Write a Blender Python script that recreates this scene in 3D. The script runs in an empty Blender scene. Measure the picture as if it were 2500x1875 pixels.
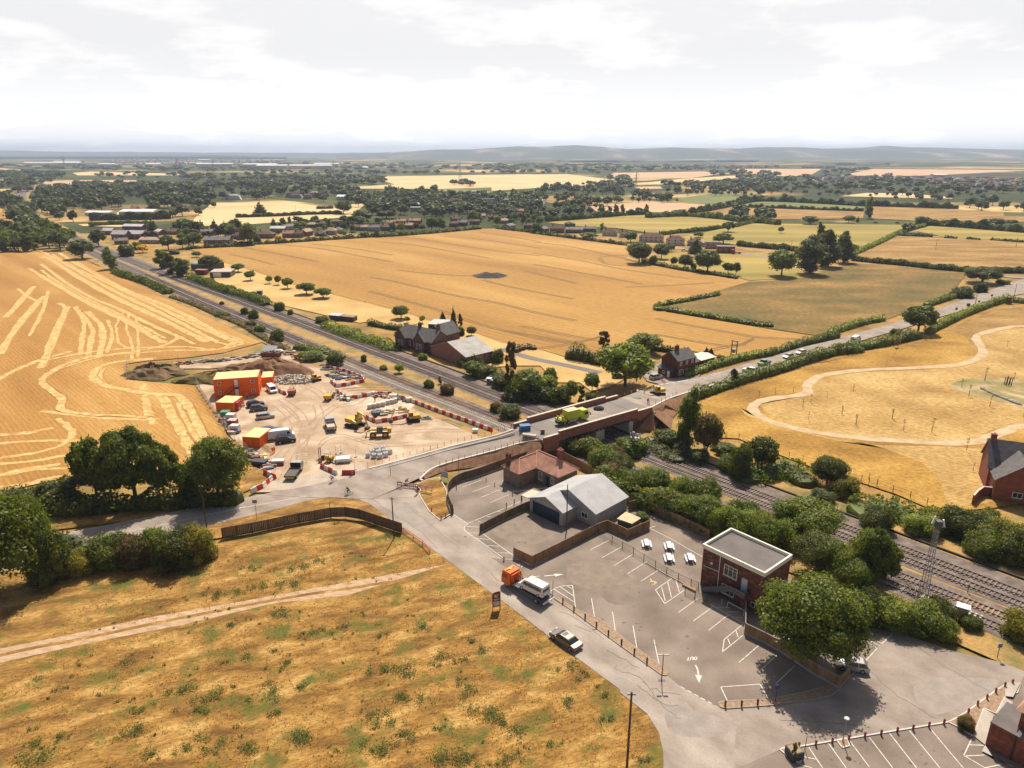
import bpy, math, random
import numpy as np
from mathutils import Vector, Matrix
R = math.radians
S = bpy.context.scene
COL = S.collection
# ---------------------------------------------------------------- camera
H = 66.0; F = 1736.0; TH = math.atan(566 / F); CT, ST = math.cos(TH), math.sin(TH)
cd = bpy.data.cameras.new("camera"); cam = bpy.data.objects.new("camera", cd); COL.objects.link(cam)
cd.sensor_width = 36; cd.lens = 36 * F / 2500; cd.clip_start = 1; cd.clip_end = 60000
cam.location = (0, 0, H); cam.rotation_euler = (math.pi / 2 - TH, 0, 0); S.camera = cam
# ---------------------------------------------------------------- light
SUN_EL, SUN_AZ = 54, 9          # degrees; azimuth from +Y towards +X
sl = bpy.data.lights.new("sun", 'SUN'); so = bpy.data.objects.new("sun", sl); COL.objects.link(so)
sl.energy = 5.0; sl.angle = R(0.53); sl.color = (1.0, .89, .74)
ld = Vector((-math.sin(R(SUN_AZ)) * math.cos(R(SUN_EL)), -math.cos(R(SUN_AZ)) * math.cos(R(SUN_EL)), -math.sin(R(SUN_EL))))
so.rotation_euler = ld.to_track_quat('-Z', 'Y').to_euler(); so.location = (0, 0, 300)
w = bpy.data.worlds.new("World"); S.world = w; w.use_nodes = True
nt = w.node_tree; nt.nodes.clear(); N = nt.nodes.new; LK = nt.links.new
out = N('ShaderNodeOutputWorld'); bg = N('ShaderNodeBackground'); bg.inputs[1].default_value = .06; LK(bg.outputs[0], out.inputs[0])
sky = N('ShaderNodeTexSky'); sky.sky_type = 'NISHITA'; sky.sun_disc = False
sky.sun_elevation = R(SUN_EL); sky.sun_rotation = R(SUN_AZ); sky.altitude = 100; sky.air_density = 1.0; sky.dust_density = 4.0
tc = N('ShaderNodeTexCoord'); sep = N('ShaderNodeSeparateXYZ'); LK(tc.outputs['Generated'], sep.inputs[0])
# clouds: noise on a plane far above (direction / height)
ad = N('ShaderNodeMath'); ad.operation = 'ADD'; ad.inputs[1].default_value = .16; LK(sep.outputs[2], ad.inputs[0])
dv = N('ShaderNodeVectorMath'); dv.operation = 'DIVIDE'; cmb = N('ShaderNodeCombineXYZ')
for i in range(3): LK(ad.outputs[0], cmb.inputs[i])
LK(tc.outputs['Generated'], dv.inputs[0]); LK(cmb.outputs[0], dv.inputs[1])
nz = N('ShaderNodeTexNoise'); nz.inputs['Scale'].default_value = 1.5; nz.inputs['Detail'].default_value = 9; nz.inputs['Roughness'].default_value = .6
LK(dv.outputs[0], nz.inputs['Vector'])
cr = N('ShaderNodeValToRGB'); cr.color_ramp.elements[0].position = .49; cr.color_ramp.elements[1].position = .6
cr.color_ramp.elements[0].color = (.0, .0, .0, 1); cr.color_ramp.elements[1].color = (1, 1, 1, 1); LK(nz.outputs[0], cr.inputs[0])
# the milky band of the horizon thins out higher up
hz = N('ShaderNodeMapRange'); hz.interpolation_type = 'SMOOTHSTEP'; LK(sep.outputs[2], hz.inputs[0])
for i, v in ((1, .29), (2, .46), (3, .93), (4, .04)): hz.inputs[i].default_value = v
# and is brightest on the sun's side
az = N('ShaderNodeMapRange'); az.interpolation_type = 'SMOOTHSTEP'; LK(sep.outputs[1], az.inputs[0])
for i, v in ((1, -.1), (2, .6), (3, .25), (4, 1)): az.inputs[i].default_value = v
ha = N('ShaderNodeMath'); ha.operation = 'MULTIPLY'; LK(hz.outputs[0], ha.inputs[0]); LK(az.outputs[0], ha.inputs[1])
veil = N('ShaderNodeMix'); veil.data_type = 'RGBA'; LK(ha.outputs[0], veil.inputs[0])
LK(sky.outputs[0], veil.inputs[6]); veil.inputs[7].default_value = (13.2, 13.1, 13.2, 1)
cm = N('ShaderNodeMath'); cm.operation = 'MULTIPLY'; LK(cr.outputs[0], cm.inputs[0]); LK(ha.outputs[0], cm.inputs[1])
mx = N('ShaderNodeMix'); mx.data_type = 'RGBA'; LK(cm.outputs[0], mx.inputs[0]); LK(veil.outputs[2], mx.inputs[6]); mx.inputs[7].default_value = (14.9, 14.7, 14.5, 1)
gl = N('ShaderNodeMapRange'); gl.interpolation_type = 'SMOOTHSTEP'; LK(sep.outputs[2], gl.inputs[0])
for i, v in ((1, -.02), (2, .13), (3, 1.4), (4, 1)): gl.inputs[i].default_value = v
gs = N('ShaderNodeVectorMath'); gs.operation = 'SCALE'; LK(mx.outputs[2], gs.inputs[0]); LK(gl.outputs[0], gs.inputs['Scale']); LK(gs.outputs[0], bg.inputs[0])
S.view_settings.view_transform = 'Standard'; S.view_settings.look = 'None'; S.view_settings.exposure = .27; S.view_settings.gamma = 1
S.render.engine = 'CYCLES'; S.cycles.volume_bounces = 0; S.cycles.max_bounces = 4; S.cycles.transparent_max_bounces = 4

# ---------------------------------------------------------------- helpers
rnd = random.Random(7); nr = np.random.RandomState(7)
CR = {1:(300,820,.24108),2:(700,820,.24108),3:(1150,820,.24108),4:(1600,720,.24108),5:(1000,1050,.24108),6:(1400,1100,.24108),7:(1650,1200,.24108),8:(1900,1475,.27125),9:(1200,1350,.24108),10:(1600,1475,.19286),11:(2100,1050,.30143),12:(2000,620,.24108),13:(0,1050,.2893),14:(500,1100,.2893),15:(900,660,.24108),16:(100,560,.2893),17:(400,600,.2893),18:(0,1475,.36166),19:(1600,950,.31646),20:(900,1550,.36166),21:(0,330,.31646),22:(600,330,.31646),23:(1200,330,.31646),24:(1800,330,.31646),31:(1500,1060,.13562),32:(900,900,.13562),33:(2200,1300,.14465),34:(400,620,.13562),35:(0,420,.13562),41:(220,500,.18083),42:(560,480,.18083),43:(920,480,.18083),44:(1300,500,.22604),45:(860,940,.11754),51:(1340,950,.12598),52:(1190,1340,.16807),53:(930,1120,.15748),54:(1500,880,.17323),55:(600,1060,.16807),56:(760,1080,.15748),57:(1560,800,.15748)}
def px(k, x, y):
	if k == 0: return x, y
	a, b, s = CR[k]; return a + x * s, b + y * s
def G(k, x, y, z=0.0):
	"""where a sight line of the survey photograph meets the height z"""
	u, v = px(k, x, y); a = (937.5 - v) / F
	t = (H - z) / max(1e-4, ST - a * CT)
	return Vector(((u - 1250) / F * t, (CT + a * ST) * t, z))
def hgt(k, yt, b):
	"""height of a point seen at row yt standing above ground point b"""
	v = px(k, 0, yt)[1]; a = (937.5 - v) / F
	return max(.3, H - b.y * (ST - a * CT) / (CT + a * ST))
def scl(b): return (b.y * CT + (H - b.z) * ST) / F        # metres per photo pixel at b
def PG(s, z=0.0):
	r = []
	for part in s.split(';'):
		k, rest = part.split(':')
		for p in rest.split(): x, y = p.split(','); r.append(G(int(k), float(x), float(y), z))
	return r
def catmull(P, n=6, closed=False):
	if len(P) < 3: return list(P)
	o = []; m = len(P); rng = range(m if closed else m - 1)
	for i in rng:
		if closed: a, b, c, d = P[i-1], P[i], P[(i+1) % m], P[(i+2) % m]
		else: a, b, c, d = P[max(0, i-1)], P[i], P[i+1], P[min(m-1, i+2)]
		for j in range(n):
			t = j / n
			o.append(.5 * ((2*b) + (c-a)*t + (2*a-5*b+4*c-d)*t*t + (3*b-a-3*c+d)*t**3))
	if not closed: o.append(P[-1].copy())
	return o
def setp(o, label=None, cat=None, group=None, kind=None, col=None):
	if label: o['label'] = label
	if cat: o['category'] = cat
	if group: o['group'] = group
	if kind: o['kind'] = kind
	if col: o.color = (*col, 1)
	return o
def thing(name, label, cat, loc=(0, 0, 0), rz=0.0, group=None):
	o = bpy.data.objects.new(name, None); COL.objects.link(o); o.location = loc; o.rotation_euler = (0, 0, rz)
	o.empty_display_size = .5
	return setp(o, label, cat, group)
def mob(name, me, parent=None):
	o = bpy.data.objects.new(name, me); COL.objects.link(o)
	if parent: o.parent = parent
	return o
def dup(root, loc, rz=0.0, label=None, group=None, scale=None):
	r = root.copy(); COL.objects.link(r); r.location = loc; r.rotation_euler = (0, 0, rz)
	if scale: r.scale = scale
	if label: r['label'] = label
	if group: r['group'] = group
	for ch in list(root.children):
		c = ch.copy(); COL.objects.link(c); c.parent = r
		for g in list(ch.children):
			d = g.copy(); COL.objects.link(d); d.parent = c
	return r
class MB:
	def __init__(s): s.v = []; s.f = []; s.m = []
	def poly(s, pts, m=0):
		i = len(s.v); s.v += [tuple(p) for p in pts]; s.f.append(tuple(range(i, i + len(pts)))); s.m.append(m); return s
	def box(s, c, d, m=0, rz=0.0, ry=0.0, rx=0.0, tap=1.0):
		M = Matrix.Rotation(rz, 3, 'Z') @ Matrix.Rotation(ry, 3, 'Y') @ Matrix.Rotation(rx, 3, 'X'); c = Vector(c); i = len(s.v)
		for z in (-.5, .5):
			t = tap if z > 0 else 1
			for x, y in ((-.5, -.5), (.5, -.5), (.5, .5), (-.5, .5)): s.v.append(tuple(c + M @ Vector((x*d[0]*t, y*d[1]*t, z*d[2]))))
		for q in ((0,3,2,1),(4,5,6,7),(0,1,5,4),(1,2,6,5),(2,3,7,6),(3,0,4,7)): s.f.append(tuple(i+j for j in q)); s.m.append(m)
		return s
	def prism(s, pts, z0, z1, m=0, mt=None):
		n = len(pts); i = len(s.v)
		s.v += [(p[0], p[1], z0) for p in pts] + [(p[0], p[1], z1) for p in pts]
		for j in range(n): s.f.append((i+j, i+(j+1) % n, i+n+(j+1) % n, i+n+j)); s.m.append(m)
		s.f.append(tuple(i+n+j for j in range(n))); s.m.append(m if mt is None else mt)
		s.f.append(tuple(i+j for j in reversed(range(n)))); s.m.append(m); return s
	def sideprism(s, prof, y0, y1, m=0, tap=None):
		"""profile in x,z extruded along y; tap(x,z)->inset"""
		n = len(prof); i = len(s.v); t = tap or (lambda x, z: 0)
		s.v += [(x, y0 + t(x, z), z) for x, z in prof] + [(x, y1 - t(x, z), z) for x, z in prof]
		for j in range(n): s.f.append((i+j, i+(j+1) % n, i+n+(j+1) % n, i+n+j)); s.m.append(m)
		s.f.append(tuple(i+j for j in reversed(range(n)))); s.m.append(m); s.f.append(tuple(i+n+j for j in range(n))); s.m.append(m); return s
	def tube(s, a, b, r0, r1=None, m=0, n=6, cap=True):
		a = Vector(a); b = Vector(b); r1 = r0 if r1 is None else r1; d = (b - a)
		if d.length < 1e-6: return s
		d.normalize(); u = d.orthogonal().normalized(); w = d.cross(u); i = len(s.v)
		for p, r in ((a, r0), (b, r1)):
			for j in range(n): t = 2*math.pi*j/n; s.v.append(tuple(p + (u*math.cos(t) + w*math.sin(t))*r))
		for j in range(n): s.f.append((i+j, i+(j+1) % n, i+n+(j+1) % n, i+n+j)); s.m.append(m)
		if cap: s.f.append(tuple(i+n+j for j in range(n))); s.m.append(m); s.f.append(tuple(i+j for j in reversed(range(n)))); s.m.append(m)
		return s
	def wall(s, a, b, th, z0, z1, m=0):
		"""upright slab from a to b (points with own z kept when z0 is None)"""
		a = Vector(a); b = Vector(b); d = (b - a); d.z = 0; d.normalize(); n = Vector((-d.y, d.x, 0)) * th / 2; i = len(s.v)
		za, zb = (z0, z0) if not isinstance(z0, tuple) else z0; ya, yb = (z1, z1) if not isinstance(z1, tuple) else z1
		for p, lo, hi in ((a, za, ya), (b, zb, yb)):
			for sg in (-1, 1):
				q = p + n*sg; s.v.append((q.x, q.y, lo)); s.v.append((q.x, q.y, hi))
		for q in ((0,4,5,1),(2,3,7,6),(1,5,7,3),(0,2,6,4),(0,1,3,2),(4,6,7,5)): s.f.append(tuple(i+j for j in q)); s.m.append(m)
		return s
	def ico(s, c, r, m=0, n=7, sq=1.0):
		c = Vector(c); i = len(s.v); k = 5
		rr = r if hasattr(r, '__len__') else (r, r, r*sq)
		for a in range(k+1):
			t = math.pi*a/k
			for b in range(n): p = 2*math.pi*b/n; s.v.append((c.x+rr[0]*math.sin(t)*math.cos(p), c.y+rr[1]*math.sin(t)*math.sin(p), c.z+rr[2]*math.cos(t)))
		for a in range(k):
			for b in range(n): s.f.append((i+a*n+b, i+(a+1)*n+b, i+(a+1)*n+(b+1) % n, i+a*n+(b+1) % n)); s.m.append(m)
		return s
	def mesh(s, name, mats, smooth=False):
		me = bpy.data.meshes.new(name); me.from_pydata(s.v, [], s.f)
		for m in (mats if isinstance(mats, (list, tuple)) else [mats]): me.materials.append(m)
		me.polygons.foreach_set('material_index', s.m)
		if smooth: me.polygons.foreach_set('use_smooth', [True]*len(s.f))
		me.update(); return me
	def build(s, name, mats, parent=None, smooth=False): return mob(name, s.mesh(name, mats, smooth), parent)
def mesh_np(name, V, Q, mats, mi=None):
	me = bpy.data.meshes.new(name); me.vertices.add(len(V)); me.vertices.foreach_set('co', V.astype(np.float32).ravel())
	me.loops.add(Q.size); me.loops.foreach_set('vertex_index', Q.astype(np.int32).ravel())
	me.polygons.add(len(Q)); me.polygons.foreach_set('loop_start', np.arange(len(Q), dtype=np.int32)*4)
	me.polygons.foreach_set('loop_total', np.full(len(Q), 4, dtype=np.int32))
	for m in mats: me.materials.append(m)
	if mi is not None: me.polygons.foreach_set('material_index', mi.astype(np.int32))
	me.update(calc_edges=True); return me
# ---------------------------------------------------------------- materials
MC = {}
def M(name, cols, scale=1.0, rough=.85, fine=0.0, fs=20.0, metal=0.0, spec=.3, detail=6, bump=0.0, stripe=None, vec=None, dist=0.0, coord='Object'):
	"""cols: list of (pos, rgb); noise-driven ramp, optional fine multiply noise and stripes (scale, dir, amount)"""
	if name in MC: return MC[name]
	m = bpy.data.materials.new(name); m.use_nodes = True; t = m.node_tree; t.nodes.clear(); n = t.nodes.new; l = t.links.new
	o = n('ShaderNodeOutputMaterial'); b = n('ShaderNodeBsdfPrincipled'); l(b.outputs[0], o.inputs[0])
	b.inputs['Roughness'].default_value = rough; b.inputs['Metallic'].default_value = metal; b.inputs['Specular IOR Level'].default_value = spec
	if not isinstance(cols, list): cols = [(0, tuple(c*.93 for c in cols)), (1, tuple(min(1, c*1.07) for c in cols))]
	tx = n('ShaderNodeTexCoord'); mp = n('ShaderNodeMapping'); l(tx.outputs[coord], mp.inputs[0])
	if vec: mp.vector_type = 'TEXTURE'; mp.inputs['Scale'].default_value = [1/q for q in vec[:3]]; mp.inputs['Rotation'].default_value = (0, 0, vec[3])
	z = n('ShaderNodeTexNoise'); z.inputs['Scale'].default_value = scale; z.inputs['Detail'].default_value = detail; z.inputs['Distortion'].default_value = dist; l(mp.outputs[0], z.inputs['Vector'])
	r = n('ShaderNodeValToRGB'); l(z.outputs[0], r.inputs[0]); e = r.color_ramp.elements
	while len(e) < len(cols): e.new(.5)
	for i, (p, c) in enumerate(cols): e[i].position = .3 + .4*p; e[i].color = (*c, 1)
	col = r.outputs[0]
	def mul(col, fac, lo, hi):
		mr = n('ShaderNodeMapRange'); mr.inputs[1].default_value = lo[0]; mr.inputs[2].default_value = lo[1]; mr.inputs[3].default_value = hi[0]; mr.inputs[4].default_value = hi[1]; l(fac, mr.inputs[0])
		x = n('ShaderNodeMix'); x.data_type = 'RGBA'; x.blend_type = 'MULTIPLY'; x.inputs[0].default_value = 1; l(col, x.inputs[6]); l(mr.outputs[0], x.inputs[7]); return x.outputs[2]
	if fine:
		z2 = n('ShaderNodeTexNoise'); z2.inputs['Scale'].default_value = fs; z2.inputs['Detail'].default_value = 5; z2.inputs['Roughness'].default_value = .7; l(mp.outputs[0], z2.inputs['Vector'])
		col = mul(col, z2.outputs[0], (.3, .7), (1-fine, 1+fine))
	if stripe:
		sc, dr, am = stripe[:3]; wv = n('ShaderNodeTexWave'); wv.bands_direction = dr; wv.inputs['Scale'].default_value = sc
		wv.inputs['Distortion'].default_value = stripe[3] if len(stripe) > 3 else 0; wv.inputs['Detail'].default_value = 2; wv.inputs['Detail Scale'].default_value = .3
		if len(stripe) > 4:
			m2 = n('ShaderNodeMapping'); m2.inputs['Rotation'].default_value = (0, 0, stripe[4]); l(tx.outputs[coord], m2.inputs[0]); l(m2.outputs[0], wv.inputs['Vector'])
		else: l(tx.outputs[coord], wv.inputs['Vector'])
		col = mul(col, wv.outputs[0], (0, 1), (1-am, 1+am))
	l(col, b.inputs['Base Color'])
	if bump:
		bm = n('ShaderNodeBump'); bm.inputs['Strength'].default_value = bump; bm.inputs['Distance'].default_value = .1
		l(z.outputs[0] if not fine else z2.outputs[0], bm.inputs['Height']); l(bm.outputs[0], b.inputs['Normal'])
	MC[name] = m; return m
def leafmat(name, trans=.38):
	m = bpy.data.materials.new(name); m.use_nodes = True; t = m.node_tree; t.nodes.clear(); n = t.nodes.new; l = t.links.new
	o = n('ShaderNodeOutputMaterial'); b = n('ShaderNodeBsdfPrincipled'); b.inputs['Roughness'].default_value = .55; b.inputs['Specular IOR Level'].default_value = .35
	oi = n('ShaderNodeObjectInfo'); ge = n('ShaderNodeNewGeometry'); mr = n('ShaderNodeMapRange'); mr.inputs[3].default_value = .5; mr.inputs[4].default_value = 1.6
	l(ge.outputs['Random Per Island'], mr.inputs[0])
	z = n('ShaderNodeTexNoise'); z.inputs['Scale'].default_value = .35; z.inputs['Detail'].default_value = 3; l(ge.outputs['Position'], z.inputs['Vector'])
	rp = n('ShaderNodeValToRGB'); rp.color_ramp.elements[0].position = .35; rp.color_ramp.elements[0].color = (.72, .8, .8, 1); rp.color_ramp.elements[1].position = .68; rp.color_ramp.elements[1].color = (1.35, 1.2, .95, 1); l(z.outputs[0], rp.inputs[0])
	x = n('ShaderNodeMix'); x.data_type = 'RGBA'; x.blend_type = 'MULTIPLY'; x.inputs[0].default_value = 1; l(oi.outputs['Color'], x.inputs[6]); l(mr.outputs[0], x.inputs[7])
	y = n('ShaderNodeMix'); y.data_type = 'RGBA'; y.blend_type = 'MULTIPLY'; y.inputs[0].default_value = 1; l(x.outputs[2], y.inputs[6]); l(rp.outputs[0], y.inputs[7])
	l(y.outputs[2], b.inputs['Base Color'])
	tr = n('ShaderNodeBsdfTranslucent'); tm = n('ShaderNodeMix'); tm.data_type = 'RGBA'; tm.blend_type = 'MULTIPLY'; tm.inputs[0].default_value = 1; l(y.outputs[2], tm.inputs[6]); tm.inputs[7].default_value = (1.5, 1.6, .5, 1); l(tm.outputs[2], tr.inputs[0])
	ms = n('ShaderNodeMixShader'); ms.inputs[0].default_value = trans; l(b.outputs[0], ms.inputs[1]); l(tr.outputs[0], ms.inputs[2]); l(ms.outputs[0], o.inputs[0]); return m
LEAF = leafmat('leaves')
def C(name, c, rough=.5, metal=0.0, spec=.5): return M(name, c, 3, rough, metal=metal, spec=spec)
BARK = M('bark', [(0, (.06, .045, .03)), (1, (.14, .11, .08))], 4)
WHITE = C('white_paint', (.78, .78, .76), .5); LINE = M('line_paint', [(0, (.36, .32, .28)), (.35, (.6, .57, .52)), (1, (.72, .7, .66))], 2.2, .8, .1, 9)
BLACK = C('black', (.02, .02, .022), .5); RUBBER = C('rubber', (.025, .025, .027), .8); GLASS = C('dark_glass', (.02, .025, .03), .08, spec=.8)
GREY = C('grey_metal', (.3, .3, .3), .45, .4); STEEL = C('galvanised', (.48, .48, .49), .45, .6); DGREY = C('dark_grey', (.07, .07, .075), .6)
YEL = C('plant_yellow', (.6, .35, .02), .5); ORANGE = M('site_orange', [(0, (.72, .13, .01)), (1, (.82, .17, .015))], .5, .55); ORTOP = M('faded_orange_roof', [(0, (.78, .52, .22)), (1, (.85, .64, .34))], 1, .7)
RED = C('barrier_red', (.55, .02, .02), .45); CREAM = C('barrier_white', (.72, .68, .58), .6)
CONC = M('concrete', [(0, (.4, .38, .34)), (1, (.56, .53, .48))], 1.5, .9, .15, 8)
BRICK = M('red_brick', [(0, (.14, .045, .03)), (.5, (.22, .07, .045)), (1, (.29, .11, .07))], 1.6, .9, .3, 9, bump=.3)
BRICKN = M('new_brick', [(0, (.25, .1, .065)), (1, (.34, .155, .105))], 1.2, .9, .2, 12, stripe=(4.2, 'Z', .1))
BUFF = M('buff_brick', [(0, (.17, .12, .08)), (1, (.27, .2, .14))], 1.2, .9, .25, 9, bump=.3)
SLATE = M('slate', [(0, (.09, .085, .085)), (1, (.15, .14, .14))], 1, .75, .2, 6)
WOOD = M('fence_wood', [(0, (.1, .07, .045)), (1, (.19, .135, .09))], 1.2, .85, .3, 7, vec=(1, 1, .15, 0), bump=.3)
WOODN = M('new_fence_wood', [(0, (.2, .12, .06)), (1, (.33, .2, .105))], 1.2, .85, .3, 7, vec=(1, 1, .15, 0), bump=.3)
POLE = M('pole_wood', [(0, (.07, .05, .035)), (1, (.14, .1, .07))], 2, .85)
# ---------------------------------------------------------------- ground
def sheet(name, pts, z, mat, kind='structure', label=None, cat=None, smooth=0):
	if smooth: pts = catmull(pts, smooth, True)
	o = MB().poly([(p.x, p.y, 0) for p in pts]).build(name, mat); o.location.z = z
	n = o.data.polygons[0].normal
	if n.z < 0: o.data.flip_normals()
	return setp(o, label, cat, kind=kind)
RZ = [0]
def ribbon(mb, pts, w, z, m=0, n=5, dz=0.0):
	RZ[0] = (RZ[0] + 1) % 12; z = z + RZ[0]*.0011
	P = catmull(pts, n) if n else pts; L = []
	for i, p in enumerate(P):
		d = (P[min(i+1, len(P)-1)] - P[max(i-1, 0)]); d.z = 0; d.normalize(); q = Vector((-d.y, d.x, 0))
		ww = w(i/(len(P)-1)) if callable(w) else w; L.append((p - q*ww/2, p + q*ww/2))
	for i, (a, b) in enumerate(zip(L, L[1:])): z0 = z + i*dz; z1 = z0 + dz; mb.poly([(a[0].x, a[0].y, z0), (b[0].x, b[0].y, z1), (b[1].x, b[1].y, z1), (a[1].x, a[1].y, z0)], m)
	return mb
# the one sheet to the horizon: a patchwork of far fields and woods
gm = bpy.data.materials.new('far_land'); gm.use_nodes = True; t = gm.node_tree; n = t.nodes.new; l = t.links.new
b = t.nodes['Principled BSDF']; b.inputs['Roughness'].default_value = 1; b.inputs['Specular IOR Level'].default_value = .1
tx = n('ShaderNodeTexCoord'); mp = n('ShaderNodeMapping'); mp.inputs['Scale'].default_value = (.0024, .0042, 1); mp.inputs['Rotation'].default_value = (0, 0, .3); l(tx.outputs['Object'], mp.inputs[0])
vo = n('ShaderNodeTexVoronoi'); vo.inputs['Scale'].default_value = 1; l(mp.outputs[0], vo.inputs[0])
r1 = n('ShaderNodeValToRGB'); r1.color_ramp.interpolation = 'CONSTANT'; e = r1.color_ramp.elements
for i, (p, c) in enumerate([(0, (.09, .1, .035)), (.22, (.5, .35, .15)), (.45, (.14, .14, .045)), (.56, (.42, .26, .11)), (.72, (.08, .1, .035)), (.82, (.26, .22, .07))]):
	if i > 1: e.new(p)
	e[i].position = p; e[i].color = (*c, 1)
sp = n('ShaderNodeSeparateColor'); l(vo.outputs['Color'], sp.inputs[0]); l(sp.outputs[0], r1.inputs[0])
z1 = n('ShaderNodeTexNoise'); z1.inputs['Scale'].default_value = .002; z1.inputs['Detail'].default_value = 9; z1.inputs['Roughness'].default_value = .62; l(tx.outputs['Object'], z1.inputs['Vector'])
r2 = n('ShaderNodeValToRGB'); r2.color_ramp.elements[0].position = .41; r2.color_ramp.elements[1].position = .5; l(z1.outputs[0], r2.inputs[0])
x = n('ShaderNodeMix'); x.data_type = 'RGBA'; l(r2.outputs[0], x.inputs[0]); l(r1.outputs[0], x.inputs[6]); x.inputs[7].default_value = (.045, .055, .022, 1)
z2 = n('ShaderNodeTexNoise'); z2.inputs['Scale'].default_value = .03; z2.inputs['Detail'].default_value = 6; l(tx.outputs['Object'], z2.inputs['Vector'])
y = n('ShaderNodeMix'); y.data_type = 'RGBA'; y.blend_type = 'MULTIPLY'; y.inputs[0].default_value = .8; l(x.outputs[2], y.inputs[6]); l(z2.outputs[0], y.inputs[7])
sc = n('ShaderNodeVectorMath'); sc.operation = 'SCALE'; sc.inputs['Scale'].default_value = 2.0; l(y.outputs[2], sc.inputs[0]); l(sc.outputs[0], b.inputs['Base Color'])
LAND = gm
o = MB().poly([(-16000, -1500, 0), (16000, -1500, 0), (16000, 22000, 0), (-16000, 22000, 0)]).build('ground', LAND); o.location.z = -.6; setp(o, kind='structure')
# materials of the fields
DRY = M('dry_grass', [(0, (.14, .07, .018)), (.3, (.225, .12, .029)), (.6, (.325, .178, .045)), (1, (.47, .3, .1))], .3, .95, .5, 2.4, detail=13, bump=.6, vec=(.5, 1.3, 1, .33), dist=.6)
# foreground grass: with green patches
def patchy(name, base, green, gs, lo, hi):
	m = base.copy(); m.name = name; t = m.node_tree; b = [q for q in t.nodes if q.type == 'BSDF_PRINCIPLED'][0]; src = b.inputs['Base Color'].links[0].from_socket
	z = t.nodes.new('ShaderNodeTexNoise'); z.inputs['Scale'].default_value = gs; z.inputs['Detail'].default_value = 8; z.inputs['Roughness'].default_value = .65
	tx = t.nodes.new('ShaderNodeTexCoord'); t.links.new(tx.outputs['Object'], z.inputs['Vector'])
	r = t.nodes.new('ShaderNodeValToRGB'); r.color_ramp.elements[0].position = lo; r.color_ramp.elements[1].position = hi; t.links.new(z.outputs[0], r.inputs[0])
	x = t.nodes.new('ShaderNodeMix'); x.data_type = 'RGBA'; t.links.new(r.outputs[0], x.inputs[0]); t.links.new(src, x.inputs[6]); x.inputs[7].default_value = (*green, 1)
	t.links.new(x.outputs[2], b.inputs['Base Color']); return m
DRYG = patchy('dry_grass_green', DRY, (.105, .115, .02), .2, .52, .66)
STUB = M('stubble', [(0, (.29, .14, .03)), (.5, (.39, .205, .05)), (1, (.53, .32, .1))], .03, .95, .25, 1.2, detail=9, stripe=(.28, 'X', .08, .6, -.77), vec=(.25, 2, 1, -.8))
WHEAT = M('wheat', [(0, (.3, .155, .036)), (.5, (.39, .215, .053)), (1, (.49, .295, .088))], .012, .95, .24, .6, detail=9, vec=(.4, 2, 1, -.8), stripe=(.09, 'X', .05, 1, -.77))
PALE = M('pale_mown', [(0, (.45, .28, .09)), (1, (.62, .43, .18))], .05, .95, .15, 1, detail=8)
MEAD = M('tall_meadow', [(0, (.22, .115, .02)), (.5, (.37, .205, .038)), (1, (.5, .31, .075))], .05, .95, .42, .9, detail=10, vec=(1, 1.5, 1, 0))
MOWN = M('mown_meadow', [(0, (.3, .18, .05)), (.5, (.42, .265, .088)), (1, (.52, .36, .14))], .06, .95, .38, .8, detail=10, stripe=(.35, 'Y', .08, 4, -.4))
ROUGH = M('rough_pasture', [(0, (.095, .085, .022)), (.35, (.15, .105, .025)), (.65, (.21, .13, .033)), (1, (.32, .19, .055))], .035, .95, .5, .55, detail=12, vec=(.8, 1.5, 1, .1))
RPINK = M('brown_pasture', [(0, (.2, .115, .03)), (.5, (.3, .175, .048)), (1, (.42, .26, .085))], .03, .95, .42, .4, detail=8, vec=(1, 2.5, 1, 0))
YGRN = M('yellow_green_field', [(0, (.19, .165, .035)), (.5, (.3, .23, .05)), (1, (.45, .31, .085))], .01, .95, .12, .5, detail=7, vec=(.5, 3, 1, -.05))
GRN = M('green_field', [(0, (.11, .14, .04)), (1, (.2, .21, .06))], .01, .95, .12, .3, detail=6)
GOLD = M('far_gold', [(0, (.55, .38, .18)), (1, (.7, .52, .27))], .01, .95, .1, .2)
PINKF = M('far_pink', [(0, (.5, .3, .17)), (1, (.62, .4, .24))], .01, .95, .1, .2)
NEARG = patchy('near_land', M('near_base', [(0, (.2, .11, .035)), (.5, (.34, .2, .06)), (1, (.45, .29, .1))], .06, .95, .3, 1.2, detail=10), (.13, .14, .035), .05, .5, .66)
sheet('ground', [Vector((-900, -150, 0)), Vector((900, -150, 0)), Vector((900, 420, 0)), Vector((300, 620, 0)), Vector((-900, 620, 0))], -.3, NEARG)
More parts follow.
